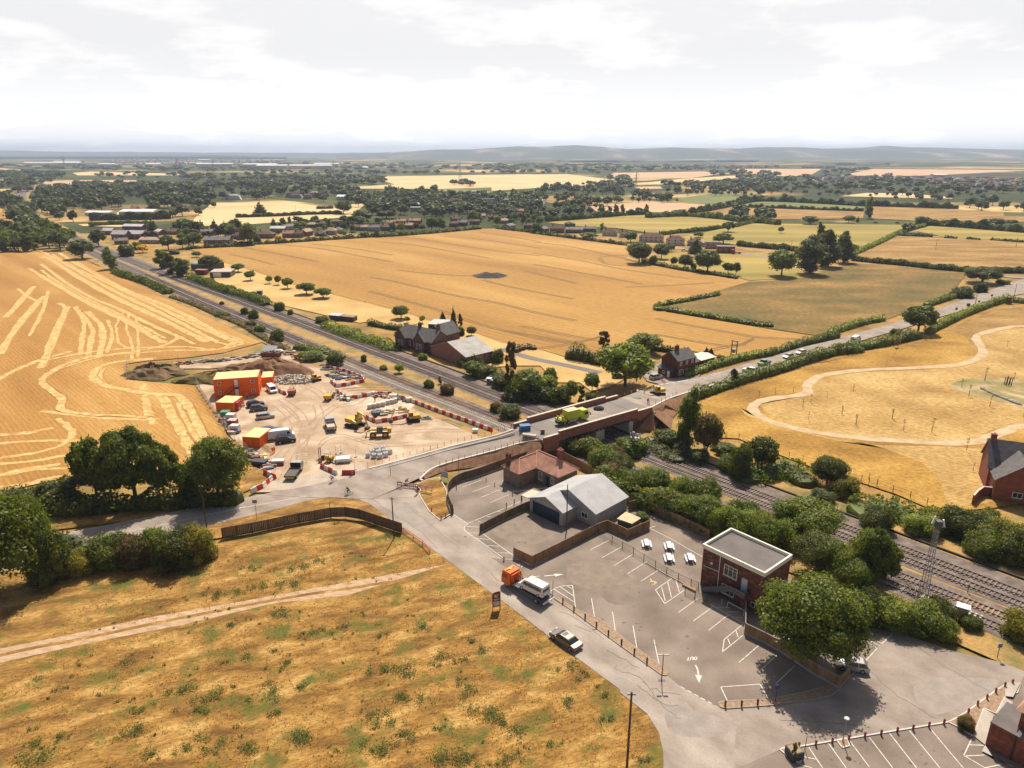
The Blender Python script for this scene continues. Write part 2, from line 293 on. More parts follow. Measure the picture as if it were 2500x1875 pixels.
FL = [  # name, material, outline, z
('field', WHEAT, "41:1310,600 2212,545;42:0,660 2212,522;43:0,545 700,495 1400,432 1620,430 2212,500;44:0,305 510,370 1010,437 1030,520 1000,600 1200,640 1750,730 2212,790;0:1830,688 1673,731 1605,748 1627,762 1853,799 1985,821 1865,862 1786,876 1745,866 1648,850 1548,849 1386,872;15:1700,790 1350,730 1100,640 690,530 410,440 0,330;17:1430,410 1080,320 760,210 470,130 220,30", -.02),
('field', STUB, "16:-400,200 170,190 620,360 1040,550 1480,720 1700,830 1870,950 1540,1040 1240,1080 880,1110 740,1130 720,1270 1080,1300 1300,1320;1:830,640 1000,860 1050,1000 1230,1150 750,1290;13:1600,330 500,400 0,530 -900,700", -.05),
('field', ROUGH, "0:1627,760 1605,747 1673,730 1830,689 1960,680;12:0,190 330,90 600,110 1500,190 1340,400 1100,500 640,680 100,790;0:1989,818 1853,798", -.06),
('field', RPINK, "24:880,940 1250,780 1500,790 1950,810 2300,830 2300,1050 1750,1040 1300,1000", -.08),
('field', YGRN, "24:0,680 1280,690 1250,770 1100,830 880,920 860,960 480,900 0,840", -.09),
('field', YGRN, "24:1380,740 1480,700 2300,750 2300,825 1950,805 1600,785", -.09),
('field', YGRN, "44:130,185 750,130 1100,100 1500,100 2050,160 2212,190 2050,240 1400,320 900,250 480,230", -.12),
('field', YGRN, "44:1600,350 2060,255 2300,225 2300,430 1900,440 1700,420", -.12),
('field', YGRN, "44:1310,590 1500,520 1700,520 2100,520 2212,520;0:1935,625 1960,678 1830,684;44:2212,780 1950,740 1500,680", -.1),
('field', GRN, "23:1430,490 1700,450 2090,450 2070,470 1700,530 1500,520", -.2),
('field', GRN, "24:0,538 190,505 980,550 970,580 600,570 0,545", -.2),
('field', RPINK, "24:0,557 980,590 970,640 320,650 0,600;23:1820,630 1540,600 1850,550", -.18),
('field', RPINK, "24:1050,545 2050,590 2060,625 2300,630 2300,660 1900,690 1020,640", -.18),
('field', PINKF, "23:740,550 1200,510 1660,540 1400,590 850,605", -.2),
('field', RPINK, "23:80,490 500,465 730,470 900,480 540,540 400,510", -.2),
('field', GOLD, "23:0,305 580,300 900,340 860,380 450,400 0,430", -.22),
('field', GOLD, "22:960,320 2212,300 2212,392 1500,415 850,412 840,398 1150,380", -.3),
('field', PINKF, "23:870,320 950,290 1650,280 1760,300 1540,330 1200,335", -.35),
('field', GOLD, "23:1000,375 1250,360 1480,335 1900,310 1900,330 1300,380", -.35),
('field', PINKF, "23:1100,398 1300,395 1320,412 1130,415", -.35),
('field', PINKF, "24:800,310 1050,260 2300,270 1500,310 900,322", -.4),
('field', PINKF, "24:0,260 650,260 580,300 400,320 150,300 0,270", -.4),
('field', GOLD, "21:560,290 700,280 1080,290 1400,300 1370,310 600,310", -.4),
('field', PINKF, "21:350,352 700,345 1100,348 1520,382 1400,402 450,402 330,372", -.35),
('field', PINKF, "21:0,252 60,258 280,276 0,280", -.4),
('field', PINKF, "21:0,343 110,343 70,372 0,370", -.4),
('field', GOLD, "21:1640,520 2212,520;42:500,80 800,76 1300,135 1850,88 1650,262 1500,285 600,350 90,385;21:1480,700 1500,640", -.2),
('field', GOLD, "21:600,688 1140,660 1130,712 640,700", -.2), ('field', GOLD, "21:700,590 1310,600 1310,625 700,622", -.2),
('field', STUB, "21:-300,540 0,555 60,610 110,690 0,695 -400,700", -.1),
('field', GOLD, "24:790,470 1000,445 1300,450 1670,478 1660,490 1200,480", -.3),
('field', GRN, "22:1280,430 1600,415 2212,450 2212,465 1600,490", -.3),
]
for i, (nm, mt, s, z) in enumerate(FL): sheet(nm, PG(s, z), z, mt)
# paddock, orchard and meadow close by
sheet('paddock', PG("17:470,132 760,212 1080,322 1430,412;15:0,332 410,442 690,532 1100,642 1350,732 1700,792;0:1386,874 1548,851 1600,880 1560,905;3:1400,520 1220,560 1100,470 860,470 700,300 480,300 100,320;15:1260,930 1150,930 820,690 600,590 280,600 0,520;17:1650,650 1300,570 1000,500 800,420 520,340 420,290"), -.015, PALE)
sheet('meadow', PG("4:420,1100 480,1060 900,900 1300,800 1700,680 2074,600;12:0,1110 200,1020 700,950 1060,860 1200,790 1500,640 1800,530 2074,510;0:2640,740 2700,1200 2420,1240 2290,1250;11:300,520 0,420;19:1480,700 1050,540 640,380 480,370 340,200"), -.03, MEAD)
# mown parts of the meadow
sheet('mown_grass', PG("4:1040,1110 1130,1060 1450,1030 1560,1000 1600,900 1700,850;12:400,1200 1100,1170 1500,1130 1690,1040 1690,1000 1640,860 1740,800 2074,750;0:2640,790 2640,1010;0:2441,1042 2375,1074;11:400,95 0,60;19:1500,365 1200,310 1000,250 850,170 800,110"), -.026, MOWN, smooth=4)
sheet('mown_grass', PG("19:700,200 1000,300 1400,400 1700,430 2212,440;0:2640,1110 2600,1200;11:800,620 690,560 650,400 500,260 200,150 0,100;19:1900,480 1500,400 1000,300 720,190 650,140"), -.023, MOWN)
sheet('mown_grass', PG("12:2074,530 1800,560 1500,680 1200,780 1350,790 1480,820 1560,980 1600,900 1570,830 1700,760 2074,720;0:2640,780 2640,730"), -.025, RPINK)
# foreground rough grass
sheet('rough_grass', PG("14:-1700,780 100,760 600,640 1060,570 1400,600 1680,665 1920,835 2060,930;9:330,655 600,865 850,1055 1000,1165 1300,1385;20:1700,395 1880,535 1960,665 1990,805 1990,950;0:1600,2300 -1800,2300"), -.012, DRYG)
sheet('rough_grass', PG("13:380,850 1150,760 1700,640 2000,580;14:0,470 300,408 330,350;1:1530,1440 1420,1360 1240,1290;13:1900,540 400,640 -900,850 -900,1060"), -.011, DRYG)
sheet('verge', PG("14:-100,640 560,502 860,423 1050,388 1230,393 1380,443 1560,573 1640,640 1400,580 1200,500 1000,560 600,640 100,740 -100,750"), -.011, DRY)
SOIL = M('bare_soil', [(0, (.19, .1, .055)), (1, (.32, .18, .1))], .6, .95, .25, 5, bump=.5)
# dirt track
TRK = M('dirt_track', [(0, (.34, .22, .13)), (.5, (.47, .32, .2)), (1, (.56, .41, .28))], .5, .95, .25, 4, detail=9, bump=.4, vec=(1, 2.5, 1, -.2))
a = PG("0:-600,1730;18:0,300 500,200 1000,90 1500,5;14:1200,1110 1700,1020 2040,960"); c = PG("0:-600,1775;18:0,395 600,262 1200,145;14:0,1395 600,1285;14:1200,1222 1700,1150;9:100,700")
sheet('dirt_track', a + c[::-1][:0] + [c[6], c[5], c[3], c[2], c[1], c[0]], -.006, TRK)
mb = MB(); ribbon(mb, PG("0:-600,1752;18:0,345 550,235 1100,118;14:600,1258 1200,1165 1700,1085"), .75, -.003); mb.build('track_grass_strip', DRY).__setitem__('kind', 'structure')
# straw swaths in the stubble
SW = M('straw', [(0, (.42, .24, .07)), (.45, (.57, .36, .13)), (1, (.72, .52, .24))], .5, .95, .3, 2)
SWD = M('wheel_marks', [(0, (.36, .18, .05)), (1, (.46, .25, .08))], .6, .95, .2, 3)
mb = MB(); sw = [
("16:0,240 60,240 300,390 600,560 900,700 1200,850 1400,950", 3.4), ("16:0,290 200,440 420,570 640,660 900,790 1150,900 1300,970", 2), ("16:0,390 100,450 400,620 700,760 900,880 1050,960", 3),
("16:160,200 350,320 700,500 1000,620 1300,760 1500,880 1700,960", 2.4), ("16:250,240 600,440 900,590 1200,700 1450,840 1650,930 1560,970 1200,850 900,700", 1.2), ("16:1180,900 1080,960 950,1000 700,1040 400,1080 180,1150 60,1220 0,1270", 2),
("16:1750,950 1500,1010 1200,990 800,1000 450,1030 0,1110", 1.6), ("16:1640,940 1500,1010 1100,1020 600,1060 300,1130 100,1200 10,1280 100,1370 180,1430 170,1520 400,1560 640,1570 900,1590", 2),
("16:960,1090 700,1110 520,1150 430,1220 480,1290 650,1340 900,1380 1100,1390 1190,1430 1300,1600 1400,1800 1480,2000", 2.6), ("16:520,1170 480,1250 560,1320 800,1370 1000,1400 1100,1560 1180,1700 1290,1900", 2.6),
("16:860,1300 880,1450 900,1600", 1.6), ("16:220,650 160,780 90,960 0,1170", 3), ("16:150,620 210,680 130,860 50,1000", 2), ("16:330,700 430,830 420,950 400,1080", 2), ("16:390,690 500,800 520,900 490,1080", 2.4),
("16:700,700 640,800 660,960 760,1000", 1), ("16:740,720 720,830 770,980 770,1100", 1), ("16:800,740 820,900 820,1080", 1), ("16:0,1530 300,1570 700,1600 1000,1600", 1.6), ("16:-200,500 0,620 60,520 10,700 -100,900", 1.5),
("13:-100,120 300,90 600,90 900,100", 1.6), ("13:-100,290 200,270 420,235 620,200", 1.6), ("13:-100,500 200,460 400,415 640,370", 2.2), ("13:0,230 300,190 560,100 600,0 480,-100", 1.6), ("13:-200,380 100,370 300,330 600,320", 1.2),
("1:430,620 500,780 600,1000 680,1150 700,1230", 2), ("1:540,680 600,820 700,960 800,1090", 2.4), ("1:200,480 240,660 280,800 300,900", 1.6),
("16:0,180 150,260 400,400 700,560 1000,700 1300,850 1500,960", 2.4), ("16:100,210 300,330 600,470 900,610 1200,760 1500,900 1650,960", 1.5), ("16:0,340 200,480 500,640 800,790 1050,920", 1.6), ("16:330,340 700,520 1100,700 1500,860 1750,960", 1.5), ("16:-300,740 -150,580 -60,480", 3), ("16:-350,1050 -200,820 -50,640 30,560", 3),
("16:-400,1280 -200,1180 0,1100 250,1030", 2.4), ("13:-400,70 0,40 250,20 450,-20", 2), ("13:-500,420 -100,400 200,330 500,290", 1.8), ("16:290,650 360,780 350,920 330,1060", 1.8), ("16:560,760 600,880 560,1040", 1.4), ("16:-100,330 20,400 140,470 300,560", 2)]
for s, wd in sw:
	P = catmull(PG(s), 8); q = [p + Vector((nr.normal()*.13, nr.normal()*.13, 0)) for p in P]
	ribbon(mb, q, lambda t, wd=wd: wd*(.9 + .14*math.sin(t*9+wd) + .1*math.sin(t*61) + .06*math.sin(t*173)), -.046, 0, 0, .0013)
	if wd > 1.9: ribbon(mb, [p + Vector((1.4, .7, 0)) for p in q], .4, -.044, 1, 0, .0013)
mb.build('straw', [SW, SWD]); o = bpy.data.objects['straw']; setp(o, 'pale loose straw lying in curving rows on the cut field', 'straw', kind='stuff')
# tramlines of the wheat
TL = M('tramline', [(0, (.15, .085, .028)), (1, (.24, .14, .045))], .6, .95)
mb = MB(); tl = ["15:0,70 250,110 800,240 1300,330 1700,430 2100,510", "15:0,210 300,290 700,400 1100,540 1500,640 1900,720 2100,720", "15:300,0 700,40 1100,60", "15:1150,95 1400,160 1800,240 2074,290", "15:1600,10 2100,130", "42:0,780 300,840 600,920", "42:200,690 700,780 1200,880", "42:600,640 1200,700 1700,790 2200,880", "42:1100,640 1600,690 2212,790", "43:0,610 400,640 900,720 1500,830", "43:500,560 1000,640 1600,730 2212,800", "43:900,530 1500,590 2212,700", "43:1400,480 1800,540 2212,610",
"44:0,400 400,450 900,560 1300,650", "44:0,520 500,600 1000,700 1700,800", "44:0,640 500,730 1200,860", "44:720,570 850,550 1000,545", "44:720,575 800,640 1000,660", "44:1960,840 1500,870 1000,890", "4:0,240 300,300 800,390 1050,430 1500,450", "4:0,400 400,470 700,515 850,510 1000,440", "4:560,560 750,520 900,500", "3:300,-60 700,10 1060,60 1320,5", "3:560,140 900,100 1060,60", "3:500,-100 900,-20 1300,50"]
for s in tl:
	P = catmull(PG(s, -.02), 5); dd = (P[-1]-P[0]).normalized(); q = Vector((-dd.y, dd.x, 0))
	for sg in (-.9, .9): ribbon(mb, [p + q*sg for p in P], .95, -.012, 0, 0)
setp(mb.build('tramlines', TL), kind='structure')
# burnt patch
BURN = M('burnt', [(0, (.03, .028, .03)), (1, (.1, .08, .07))], .3, .95, .3, 2, bump=.5)
c = G(15, 1225, 60); P = [c + Vector((math.cos(a)*9.5*(1+.15*math.sin(3*a)), math.sin(a)*9*(1+.2*math.cos(2*a)), 0)) for a in np.linspace(0, 6.28, 24)[:-1]]
mb = MB(); top = [(p.x*.45+c.x*.55, p.y*.45+c.y*.55, 1.6+.3*math.sin(i)) for i, p in enumerate(P)]
for i in range(len(P)): j = (i+1) % len(P); mb.poly([(P[i].x, P[i].y, -.02), (P[j].x, P[j].y, -.02), top[j], top[i]])
mb.poly(top); setp(mb.build('ash_heap', BURN), 'dark burnt heap in the middle of the golden wheat field', 'ash heap')
# ---------------------------------------------------------------- roads
ASPH = M('asphalt_road', [(0, (.22, .18, .15)), (.5, (.3, .25, .21)), (1, (.38, .32, .275))], .25, .9, .12, 4, detail=9, vec=(.8, 1.2, 1, -.6))
ASPD = M('asphalt_car_park', [(0, (.165, .13, .105)), (.5, (.23, .185, .152)), (1, (.3, .245, .2))], .16, .9, .16, 5, detail=10)
ASPS = M('asphalt_lane', [(0, (.23, .19, .155)), (.45, (.32, .268, .225)), (1, (.42, .36, .31))], .2, .9, .13, 3, detail=10, vec=(.8, 1.3, 1, -.95))
DECK = M('new_asphalt', [(0, (.19, .165, .15)), (1, (.245, .22, .2))], .2, .85, .08, 5)
ST_ = [((0,-300,1392),(0,-300,1470),.02),((0,144,1305),(0,144,1362),.02),((13,1650,655),(0,480,1291),.02),((14,300,405),(14,600,495),.02),((14,600,345),(14,860,425),.02),((14,980,240),(14,1050,390),.02),((14,1390,150),(14,1400,420),.03),
((2,1000,1300),(5,130,470),.3),((2,1300,1220),(5,300,360),.8),((2,1700,1110),(5,850,210),1.9),((2,2074,1020),(5,1150,125),3.0),((3,430,950),(3,730,1050),4.2),((3,1000,790),(3,1300,890),4.3),((3,1475,640),(3,1795,745),4.2),((54,330,440),(54,600,620),3.0),((54,400,395),(54,830,515),1.9),((4,330,865),(4,600,905),.6),((4,760,745),(4,860,825),.03),((4,1500,525),(4,1500,600),.02),
((12,0,905),(12,0,970),.02),((12,400,795),(12,450,870),.02),((12,800,688),(12,850,755),.02),((12,1200,558),(12,1200,645),.02),((12,1600,410),(12,1550,540),.02),((12,1800,340),(12,1850,440),.02),((12,2074,250),(12,2074,400),.02),((0,2560,655),(0,2600,700),.02)]
LE = [G(*a, z) for a, b, z in ST_]; RE = [G(*b, z) for a, b, z in ST_]
mb = MB()
for i in range(len(LE)-1):
	mb.poly([RE[i], RE[i+1], LE[i+1], LE[i]])
setp(mb.build('road', ASPH), kind='structure')
# embankment slopes under the ramps
mb = MB()
for i in range(6, 17):
	for E_, sg in ((LE, 1), (RE, -1)):
		if i == 6: continue
		d = (E_[i+1]-E_[i]); d.z = 0; d.normalize(); q = Vector((-d.y, d.x, 0))*sg
		if 11 <= i <= 12: continue
		def toe(p): return Vector((p.x, p.y, -.02)) + q*(max(.2, p.z)*1.35 + .4)
		mb.poly([E_[i] - Vector((0, 0, .02)), E_[i+1] - Vector((0, 0, .02)), toe(E_[i+1]), toe(E_[i])])
	if i in (10, 13):
		pass
setp(mb.build('embankment', SOIL), kind='structure')
# kerbs of the ramp
KB = M('kerb', [(0, (.5, .47, .43)), (1, (.68, .65, .6))], 1, .85, .1, 6)
mb = MB()
for E_, lo, hi, sg in ((LE, 6, 11, -1), (RE, 7, 11, 1), (LE, 14, 16, -1), (RE, 13, 16, 1)):
	P = catmull(E_[lo:hi+1], 5)
	if E_ is RE and lo == 7: P = catmull(PG("5:135,510 112,500", .05) + RE[7:12], 5)
	for a, b in zip(P, P[1:]):
		mb.wall(a + Vector((0, 0, 0)), b, .45, (a.z - .2, b.z - .2), (a.z + .14, b.z + .14))
		d = (b-a); d.z = 0; d.normalize(); q = Vector((-d.y, d.x, 0))*sg*1.5
		if E_ is LE and lo == 6: mb.wall(a + q, b + q, .18, (a.z - .2, b.z - .2), (a.z + .1, b.z + .1))
setp(mb.build('kerb', KB), kind='structure')
# lane and car park
sheet('car_park', PG("14:1050,395 1250,395 1380,445 1560,575 1680,665 1920,835 2060,935;9:330,650 600,860 850,1050 1000,1160 1300,1380;20:1700,390 1880,530 1960,660 1990,800 1990,950;0:1640,2300 3100,2300 3100,1750;8:2212,600 2000,520 1600,430 1300,330 1050,240 810,140;11:100,1560 0,1560;7:1500,1300 1200,900 400,500;6:1500,850 730,510 540,480;5:1930,420 1520,190 1380,130 1000,290 700,370 480,430 400,520 380,620 430,850 360,900 310,910 200,820 100,650 60,560;14:1600,260 1400,250 1200,320"), .006, ASPD)
sheet('lane', PG("14:980,300 1250,392 1380,442 1560,572 1680,662 1920,832 2060,932;9:330,652 600,862 850,1052 1000,1162 1300,1382;20:1700,392 1880,532 1960,662 1990,802 1990,950;0:1640,2300 1960,2300 1790,1860 1800,1760;10:790,1290 730,1275 320,1045;9:1780,1245 1720,1235 1310,945 1060,765 830,595 620,465 580,380 300,250 0,50;5:940,1310 680,1100 600,1045 555,1000 560,965 590,950 440,855 360,900 310,915 200,820 100,655;14:1750,330 1500,200 1200,220"), .012, ASPS)
sheet('open_tarmac', PG("10:800,1290 900,1328 1500,1280 2074,1205;8:300,865 480,825 640,675 930,350 1060,240 1300,330 1600,430 2000,520 2212,600;0:3100,1720 3100,1780 2500,1650;8:2180,715 2060,715 1530,1060 190,1280 10,1310;0:1790,1880 1760,1800"), .009, ASPH)
# tar seams and cracks on the lane
TAR = M('tar_seam', (.15, .125, .115), 2)
mb = MB()
for s in ["9:330,660 520,800 700,960 900,1090", "9:700,590 950,720 1150,880", "9:830,730 1000,800", "9:1170,990 1350,1080 1500,1170", "9:1250,1150 1330,1210 1500,1250 1620,1380 1900,1430", "9:1480,1350 1700,1500 1900,1560", "9:0,200 200,380 330,480", "14:1340,500 1700,600 1960,830", "14:1750,640 1990,560", "5:0,790 200,950 500,1200", "8:1050,250 1500,560 1900,780", "8:770,560 1100,830 1420,1030", "8:0,1040 300,1050 700,1090", "14:1300,300 1500,480 1750,620", "20:1870,320 1990,480 2100,560"]:
	ribbon(mb, [p + Vector((nr.normal()*.15, nr.normal()*.15, 0)) for p in catmull(PG(s), 5)], .07, .018, 0, 0)
setp(mb.build('tar_seams', TAR), kind='structure')
PATCH = M('road_patch', [(0, (.27, .23, .2)), (1, (.36, .31, .28))], .5, .9, .1, 4); DST = M('dusty_road', [(0, (.38, .31, .24)), (1, (.52, .44, .36))], .3, .95, .15, 3)
for s, m_ in (("14:1600,470 1750,440 1820,540 1960,600 1850,650 1720,620", PATCH), ("9:1220,1310 1310,1255 1500,1380 1480,1520 1380,1440", PATCH), ("10:120,1350 330,1200 500,1350 850,1450 900,1650 250,1659", PATCH), ("8:1250,690 1700,660 2000,700 1700,900 1400,1000 1260,900", PATCH), ("14:400,300 900,200 1300,130 1350,190 950,280 640,335", DST)):
	sheet('road_patch', PG(s), .0155 if m_ is PATCH else .026, m_, smooth=3)
# repairs, oil stains and covers
OIL = M('oil_stain', [(0, (.09, .075, .065)), (1, (.17, .135, .115))], 2, .7); mb = MB(); rs0 = random.Random(5)
def blot(mb, c, rx, ry, z): mb.poly([(c.x + rx*math.cos(a)*rs0.uniform(.6, 1.1), c.y + ry*math.sin(a)*rs0.uniform(.6, 1.1), z) for a in [i*.524 for i in range(12)]])
for i in range(70):
	c = G(9, rs0.uniform(800, 2000), rs0.uniform(150, 1000)) if i % 2 else G(8, rs0.uniform(350, 1700), rs0.uniform(1240, 1500)) if i % 3 == 0 else G(5, rs0.uniform(450, 1500), rs0.uniform(560, 1250))
	s = rs0.uniform(.08, .35); blot(mb, c, s, s*.8, .0142 + i*.00002)
setp(mb.build('oil_stains', OIL), kind='structure')
c = G(9, 1110, 215); sheet('road_patch', [c + Vector((6*math.cos(a)*rs0.uniform(.92, 1.05), 4.6*math.sin(a)*rs0.uniform(.92, 1.05), 0)) for a in [i*.3 for i in range(21)]], .0125, M('worn_patch', [(0, (.2, .16, .125)), (1, (.27, .22, .175))], .6, .9, .15, 4))
sheet('road_patch', PG("9:1100,350 1350,330 1480,420 1400,520 1180,500"), .0128, M('dark_patch', [(0, (.18, .145, .12)), (1, (.25, .2, .165))], .5, .9, .15, 4), smooth=3); sheet('road_patch', PG("5:800,1000 1150,900 1400,1050 1300,1150 1000,1120"), .0128, M('worn_patch', (.2, .16, .13)), smooth=3)
# markings
mb = MB()
def ln(s, w=.12, z=.022, n=0): ribbon(mb, PG(s), w, z, 0, n)
for s in ["13:500,882 1150,758 1650,657 2000,590", "13:700,930 1480,778", "13:1480,775 1900,690 2074,645", "14:0,540 560,440 860,385"]: ln(s, .13, .026)
for s in ["5:445,855 590,950", "5:590,945 980,785 1140,715", "5:590,950 555,975 553,1010 600,1050 680,1100 945,1295", "5:720,1035 1050,1270 1210,1370", "5:570,975 710,985", "5:600,1042 700,1044", "5:680,1100 810,1110", "5:790,1170 910,1178", "5:895,1243 1020,1248", "5:970,1308 1110,1313", "5:690,925 720,930", "5:785,875 820,882", "5:890,822 930,826",
"5:537,577 725,508", "5:630,630 815,560", "5:723,683 907,607", "5:815,735 1005,655", "6:768,785 1000,900 1150,990 1305,1075", "6:768,785 830,765",
"6:168,1008 360,910", "6:287,1087 490,975", "6:412,1165 600,1052", "6:550,1248 745,1123", "6:683,1325 880,1200", "6:830,1412 1020,1278", "6:830,1410 925,1552", "6:925,1552 1125,1412", "6:893,1382 930,1525", "6:955,1330 993,1490", "6:1030,1285 1072,1435", "6:1065,1640 1265,1495", "10:480,215 735,30", "10:675,333 925,135", "10:690,0 1120,245", "10:790,40 950,45", "10:905,100 1060,100", "10:1010,172 1110,172", "10:1120,245 870,450", "10:870,450 850,605", "10:850,605 1110,395", "10:915,430 945,510", "10:1020,335 1050,420", "10:1058,740 1320,515", "10:1293,880 1540,640", "10:1520,1015 1765,780",
"10:828,1050 1325,1015", "10:828,1050 915,1235", "10:1325,1015 1425,1195", "9:600,385 640,360 700,338 760,330 820,328", "9:820,328 850,550", "9:635,368 835,497", "9:690,340 828,435", "9:765,334 815,366", "9:1012,460 1050,690", "9:1225,595 1260,835", "9:1432,735 1475,985", "9:1645,880 1700,1145",
"8:275,1290 398,1475", "8:455,1258 610,1475", "8:640,1228 825,1475", "8:820,1200 1030,1475", "8:1003,1165 1245,1475", "8:1180,1138 1455,1475", "8:1358,1110 1665,1475", "8:1740,1215 1670,1362", "8:1670,1362 1860,1475", "8:1725,1268 1850,1272", "8:1690,1368 1855,1360", "8:1860,1475 2010,1445", "8:230,1375 340,1398", "8:195,1445 300,1475", "8:640,660 890,400", "8:890,400 820,355", "8:830,305 935,355", "8:935,355 1052,240", "8:835,338 915,375", "8:830,350 845,335"]: ln(s)
for i in range(5):
	a = Vector((320, 1045)); d = (Vector((730, 1270)) - a)/4.75; p = a + d*i; q = p + d*.62; ln(f"10:{p.x},{p.y} {q.x},{q.y}", .14)
def arrow(s, w=.22, hw=.9, hl=1.5):
	P = catmull(PG(s), 4); d = (P[-1]-P[-2]).normalized(); q = Vector((-d.y, d.x, 0)); e = P[-1]
	ribbon(mb, P, w, .022, 0, 0); mb.poly([tuple(e + q*hw/2 + Vector((0, 0, .024))), tuple(e - q*hw/2 + Vector((0, 0, .024))), tuple(e + d*hl + Vector((0, 0, .024)))])
arrow("10:505,770 535,830 545,900"); arrow("9:535,235 640,225"); arrow("9:490,235 440,240", .1, .3, .5)
def word(c, right, up, txt, w=.16):
	GL = {'O': [[(0, .15), (.15, 0), (.45, 0), (.6, .15), (.6, .85), (.45, 1), (.15, 1), (0, .85), (0, .15)]], 'U': [[(0, 1), (0, .15), (.15, 0), (.45, 0), (.6, .15), (.6, 1)]], 'T': [[(.3, 0), (.3, 1)], [(0, 1), (.6, 1)]], 'I': [[(.3, 0), (.3, 1)]], 'N': [[(0, 0), (0, 1), (.6, 0), (.6, 1)]]}
	for i, ch in enumerate(txt):
		for st in GL[ch]: ribbon(mb, [c + right*(i*.9 + x) + up*y for x, y in st], w, .0225, 0, 0)
p0, p1, p2 = G(10, 528, 668), G(10, 405, 675), G(10, 520, 705); word(p0, (p1-p0)/2.4, (p2-p0), 'OUT', .14)
p0, p1, p2 = G(9, 325, 125), G(9, 285, 108), G(9, 312, 150); word(p0, (p1-p0)/1.2, (p2-p0), 'IN', .14)
setp(mb.build('road_markings', LINE), kind='structure')
YL = C('yellow_line', (.75, .55, .25), .8); mb = MB(); c = G(6, 800, 1340)
ribbon(mb, [c + Vector((.45*math.cos(a), .45*math.sin(a), 0)) for a in np.linspace(-1.9, 2.6, 12)], .12, .024, 0, 0); ribbon(mb, [c + Vector((-.1, .9, 0)), c + Vector((.05, .3, 0)), c + Vector((.5, .3, 0)), c + Vector((.75, -.1, 0))], .13, .026, 0, 0); mb.ico(c + Vector((-.1, 1.1, .02)), (.13, .13, .01))
setp(mb.build('road_markings', YL), kind='structure')
# kerbed islands
GRAV = M('gravel', [(0, (.26, .17, .11)), (1, (.42, .3, .2))], 3, .95, .35, 14, bump=.6)
def island(s, mat=GRAV, sm=0, h=.13, kerb=KB):
	P = PG(s); P = catmull(P, sm, True) if sm else P
	if sum(a.x*b.y - b.x*a.y for a, b in zip(P, P[1:] + P[:1])) < 0: P = P[::-1]
	MB().prism(P, 0, h*.8).build('kerb_island', mat)['kind'] = 'structure'
	mb = MB()
	for a, b in zip(P, P[1:] + P[:1]): mb.wall(a, b, .16, 0, h)
	setp(mb.build('kerb', kerb), kind='structure')
KBD = M('dark_kerb', [(0, (.3, .24, .18)), (1, (.42, .34, .26))], 2, .9)
island("9:625,455 660,450 850,570 1120,690 1400,920 1720,1150 1785,1215 1770,1245 1720,1235 1310,945 1060,765 830,595", kerb=KBD)
island("10:795,1265 830,1240 900,1232 1400,1215;8:220,800 480,730 550,765 480,825 300,865 0,900;10:1500,1280 900,1325 820,1305", kerb=KBD)
island("5:110,600 60,560 180,500 300,480 380,620 370,720 420,850 310,915 200,825 100,660", DRY)
island("8:1530,1065 1590,1035 1700,970 1960,780 2060,720 2180,720 2150,800 2040,840 1960,990 1850,940 1755,1190 1620,1110")
island("8:12,1310 60,1300 190,1290 230,1375 190,1435 60,1350"); island("8:525,1230 620,1210 640,1280 575,1295")
mb = MB(); P = PG("8:1530,1065 190,1285 30,1300")
for a, b in zip(P, P[1:]): mb.wall(a, b, .18, 0, .12)
P = PG("5:395,520 372,620 380,700 440,855")
setp(mb.build('kerb', KB), kind='structure')
# yard of the building site
DIRT = M('site_stone', [(0, (.31, .21, .13)), (.45, (.44, .325, .22)), (1, (.6, .48, .35))], .11, .95, .2, 2.2, detail=10, bump=.3, dist=1.0)
sheet('site_yard', PG("1:740,500 830,640 1000,860 1080,1010 1240,1160 1330,1270 1420,1360 1530,1440 1300,1585;14:600,348 980,243 1300,180;2:1000,1295 1300,1225 1700,1115 2074,1025;3:400,950 200,945;2:2074,950 1500,765 1000,575 900,545 780,470 350,240;1:1900,205 1700,180 1580,130 1350,190 700,250 560,280 580,330 900,330 1250,300 1000,420 870,480"), .004, DIRT)
mb = MB()
for s in ["2:560,540 800,520 1050,530", "2:620,560 830,545 1100,555", "2:600,500 800,480 1000,510"]: ribbon(mb, PG(s), .8, .012, 0, 4)
setp(mb.build('wheel_ruts', SOIL), kind='structure')
TYRE = M('tyre_marks', [(0, (.3, .2, .14)), (1, (.44, .32, .23))], .4, .95, .2, 2); mb = MB()
for s in ["2:150,1290 160,1100 260,900 420,760 560,680", "2:60,1000 200,980 330,820 300,700", "2:300,1250 360,1080 560,1010 900,1100 1300,1090", "2:700,1060 1000,1000 1400,960 1800,960", "2:1000,900 1300,870 1600,850 1750,900", "1:1500,1500 1700,1180 1850,1000 1800,800 1600,640", "1:1400,1380 1650,1150 1750,900 1560,700", "2:430,680 300,560 150,500", "2:500,720 700,680 800,600"]:
	P = catmull(PG(s), 6); dd = (P[-1]-P[0]).normalized(); q = Vector((-dd.y, dd.x, 0))
	for sg in (-1, 1): ribbon(mb, [p + q*sg for p in P], .4, .014, 0, 0, .0004)
setp(mb.build('tyre_marks', TYRE), kind='structure')
sheet('site_yard', PG("2:600,640 800,620 900,560 1150,620 1300,700 1200,780 900,740 650,700 500,650"), .012, M('pale_stone', [(0, (.45, .35, .25)), (1, (.66, .56, .44))], .3, .95, .15, 3))
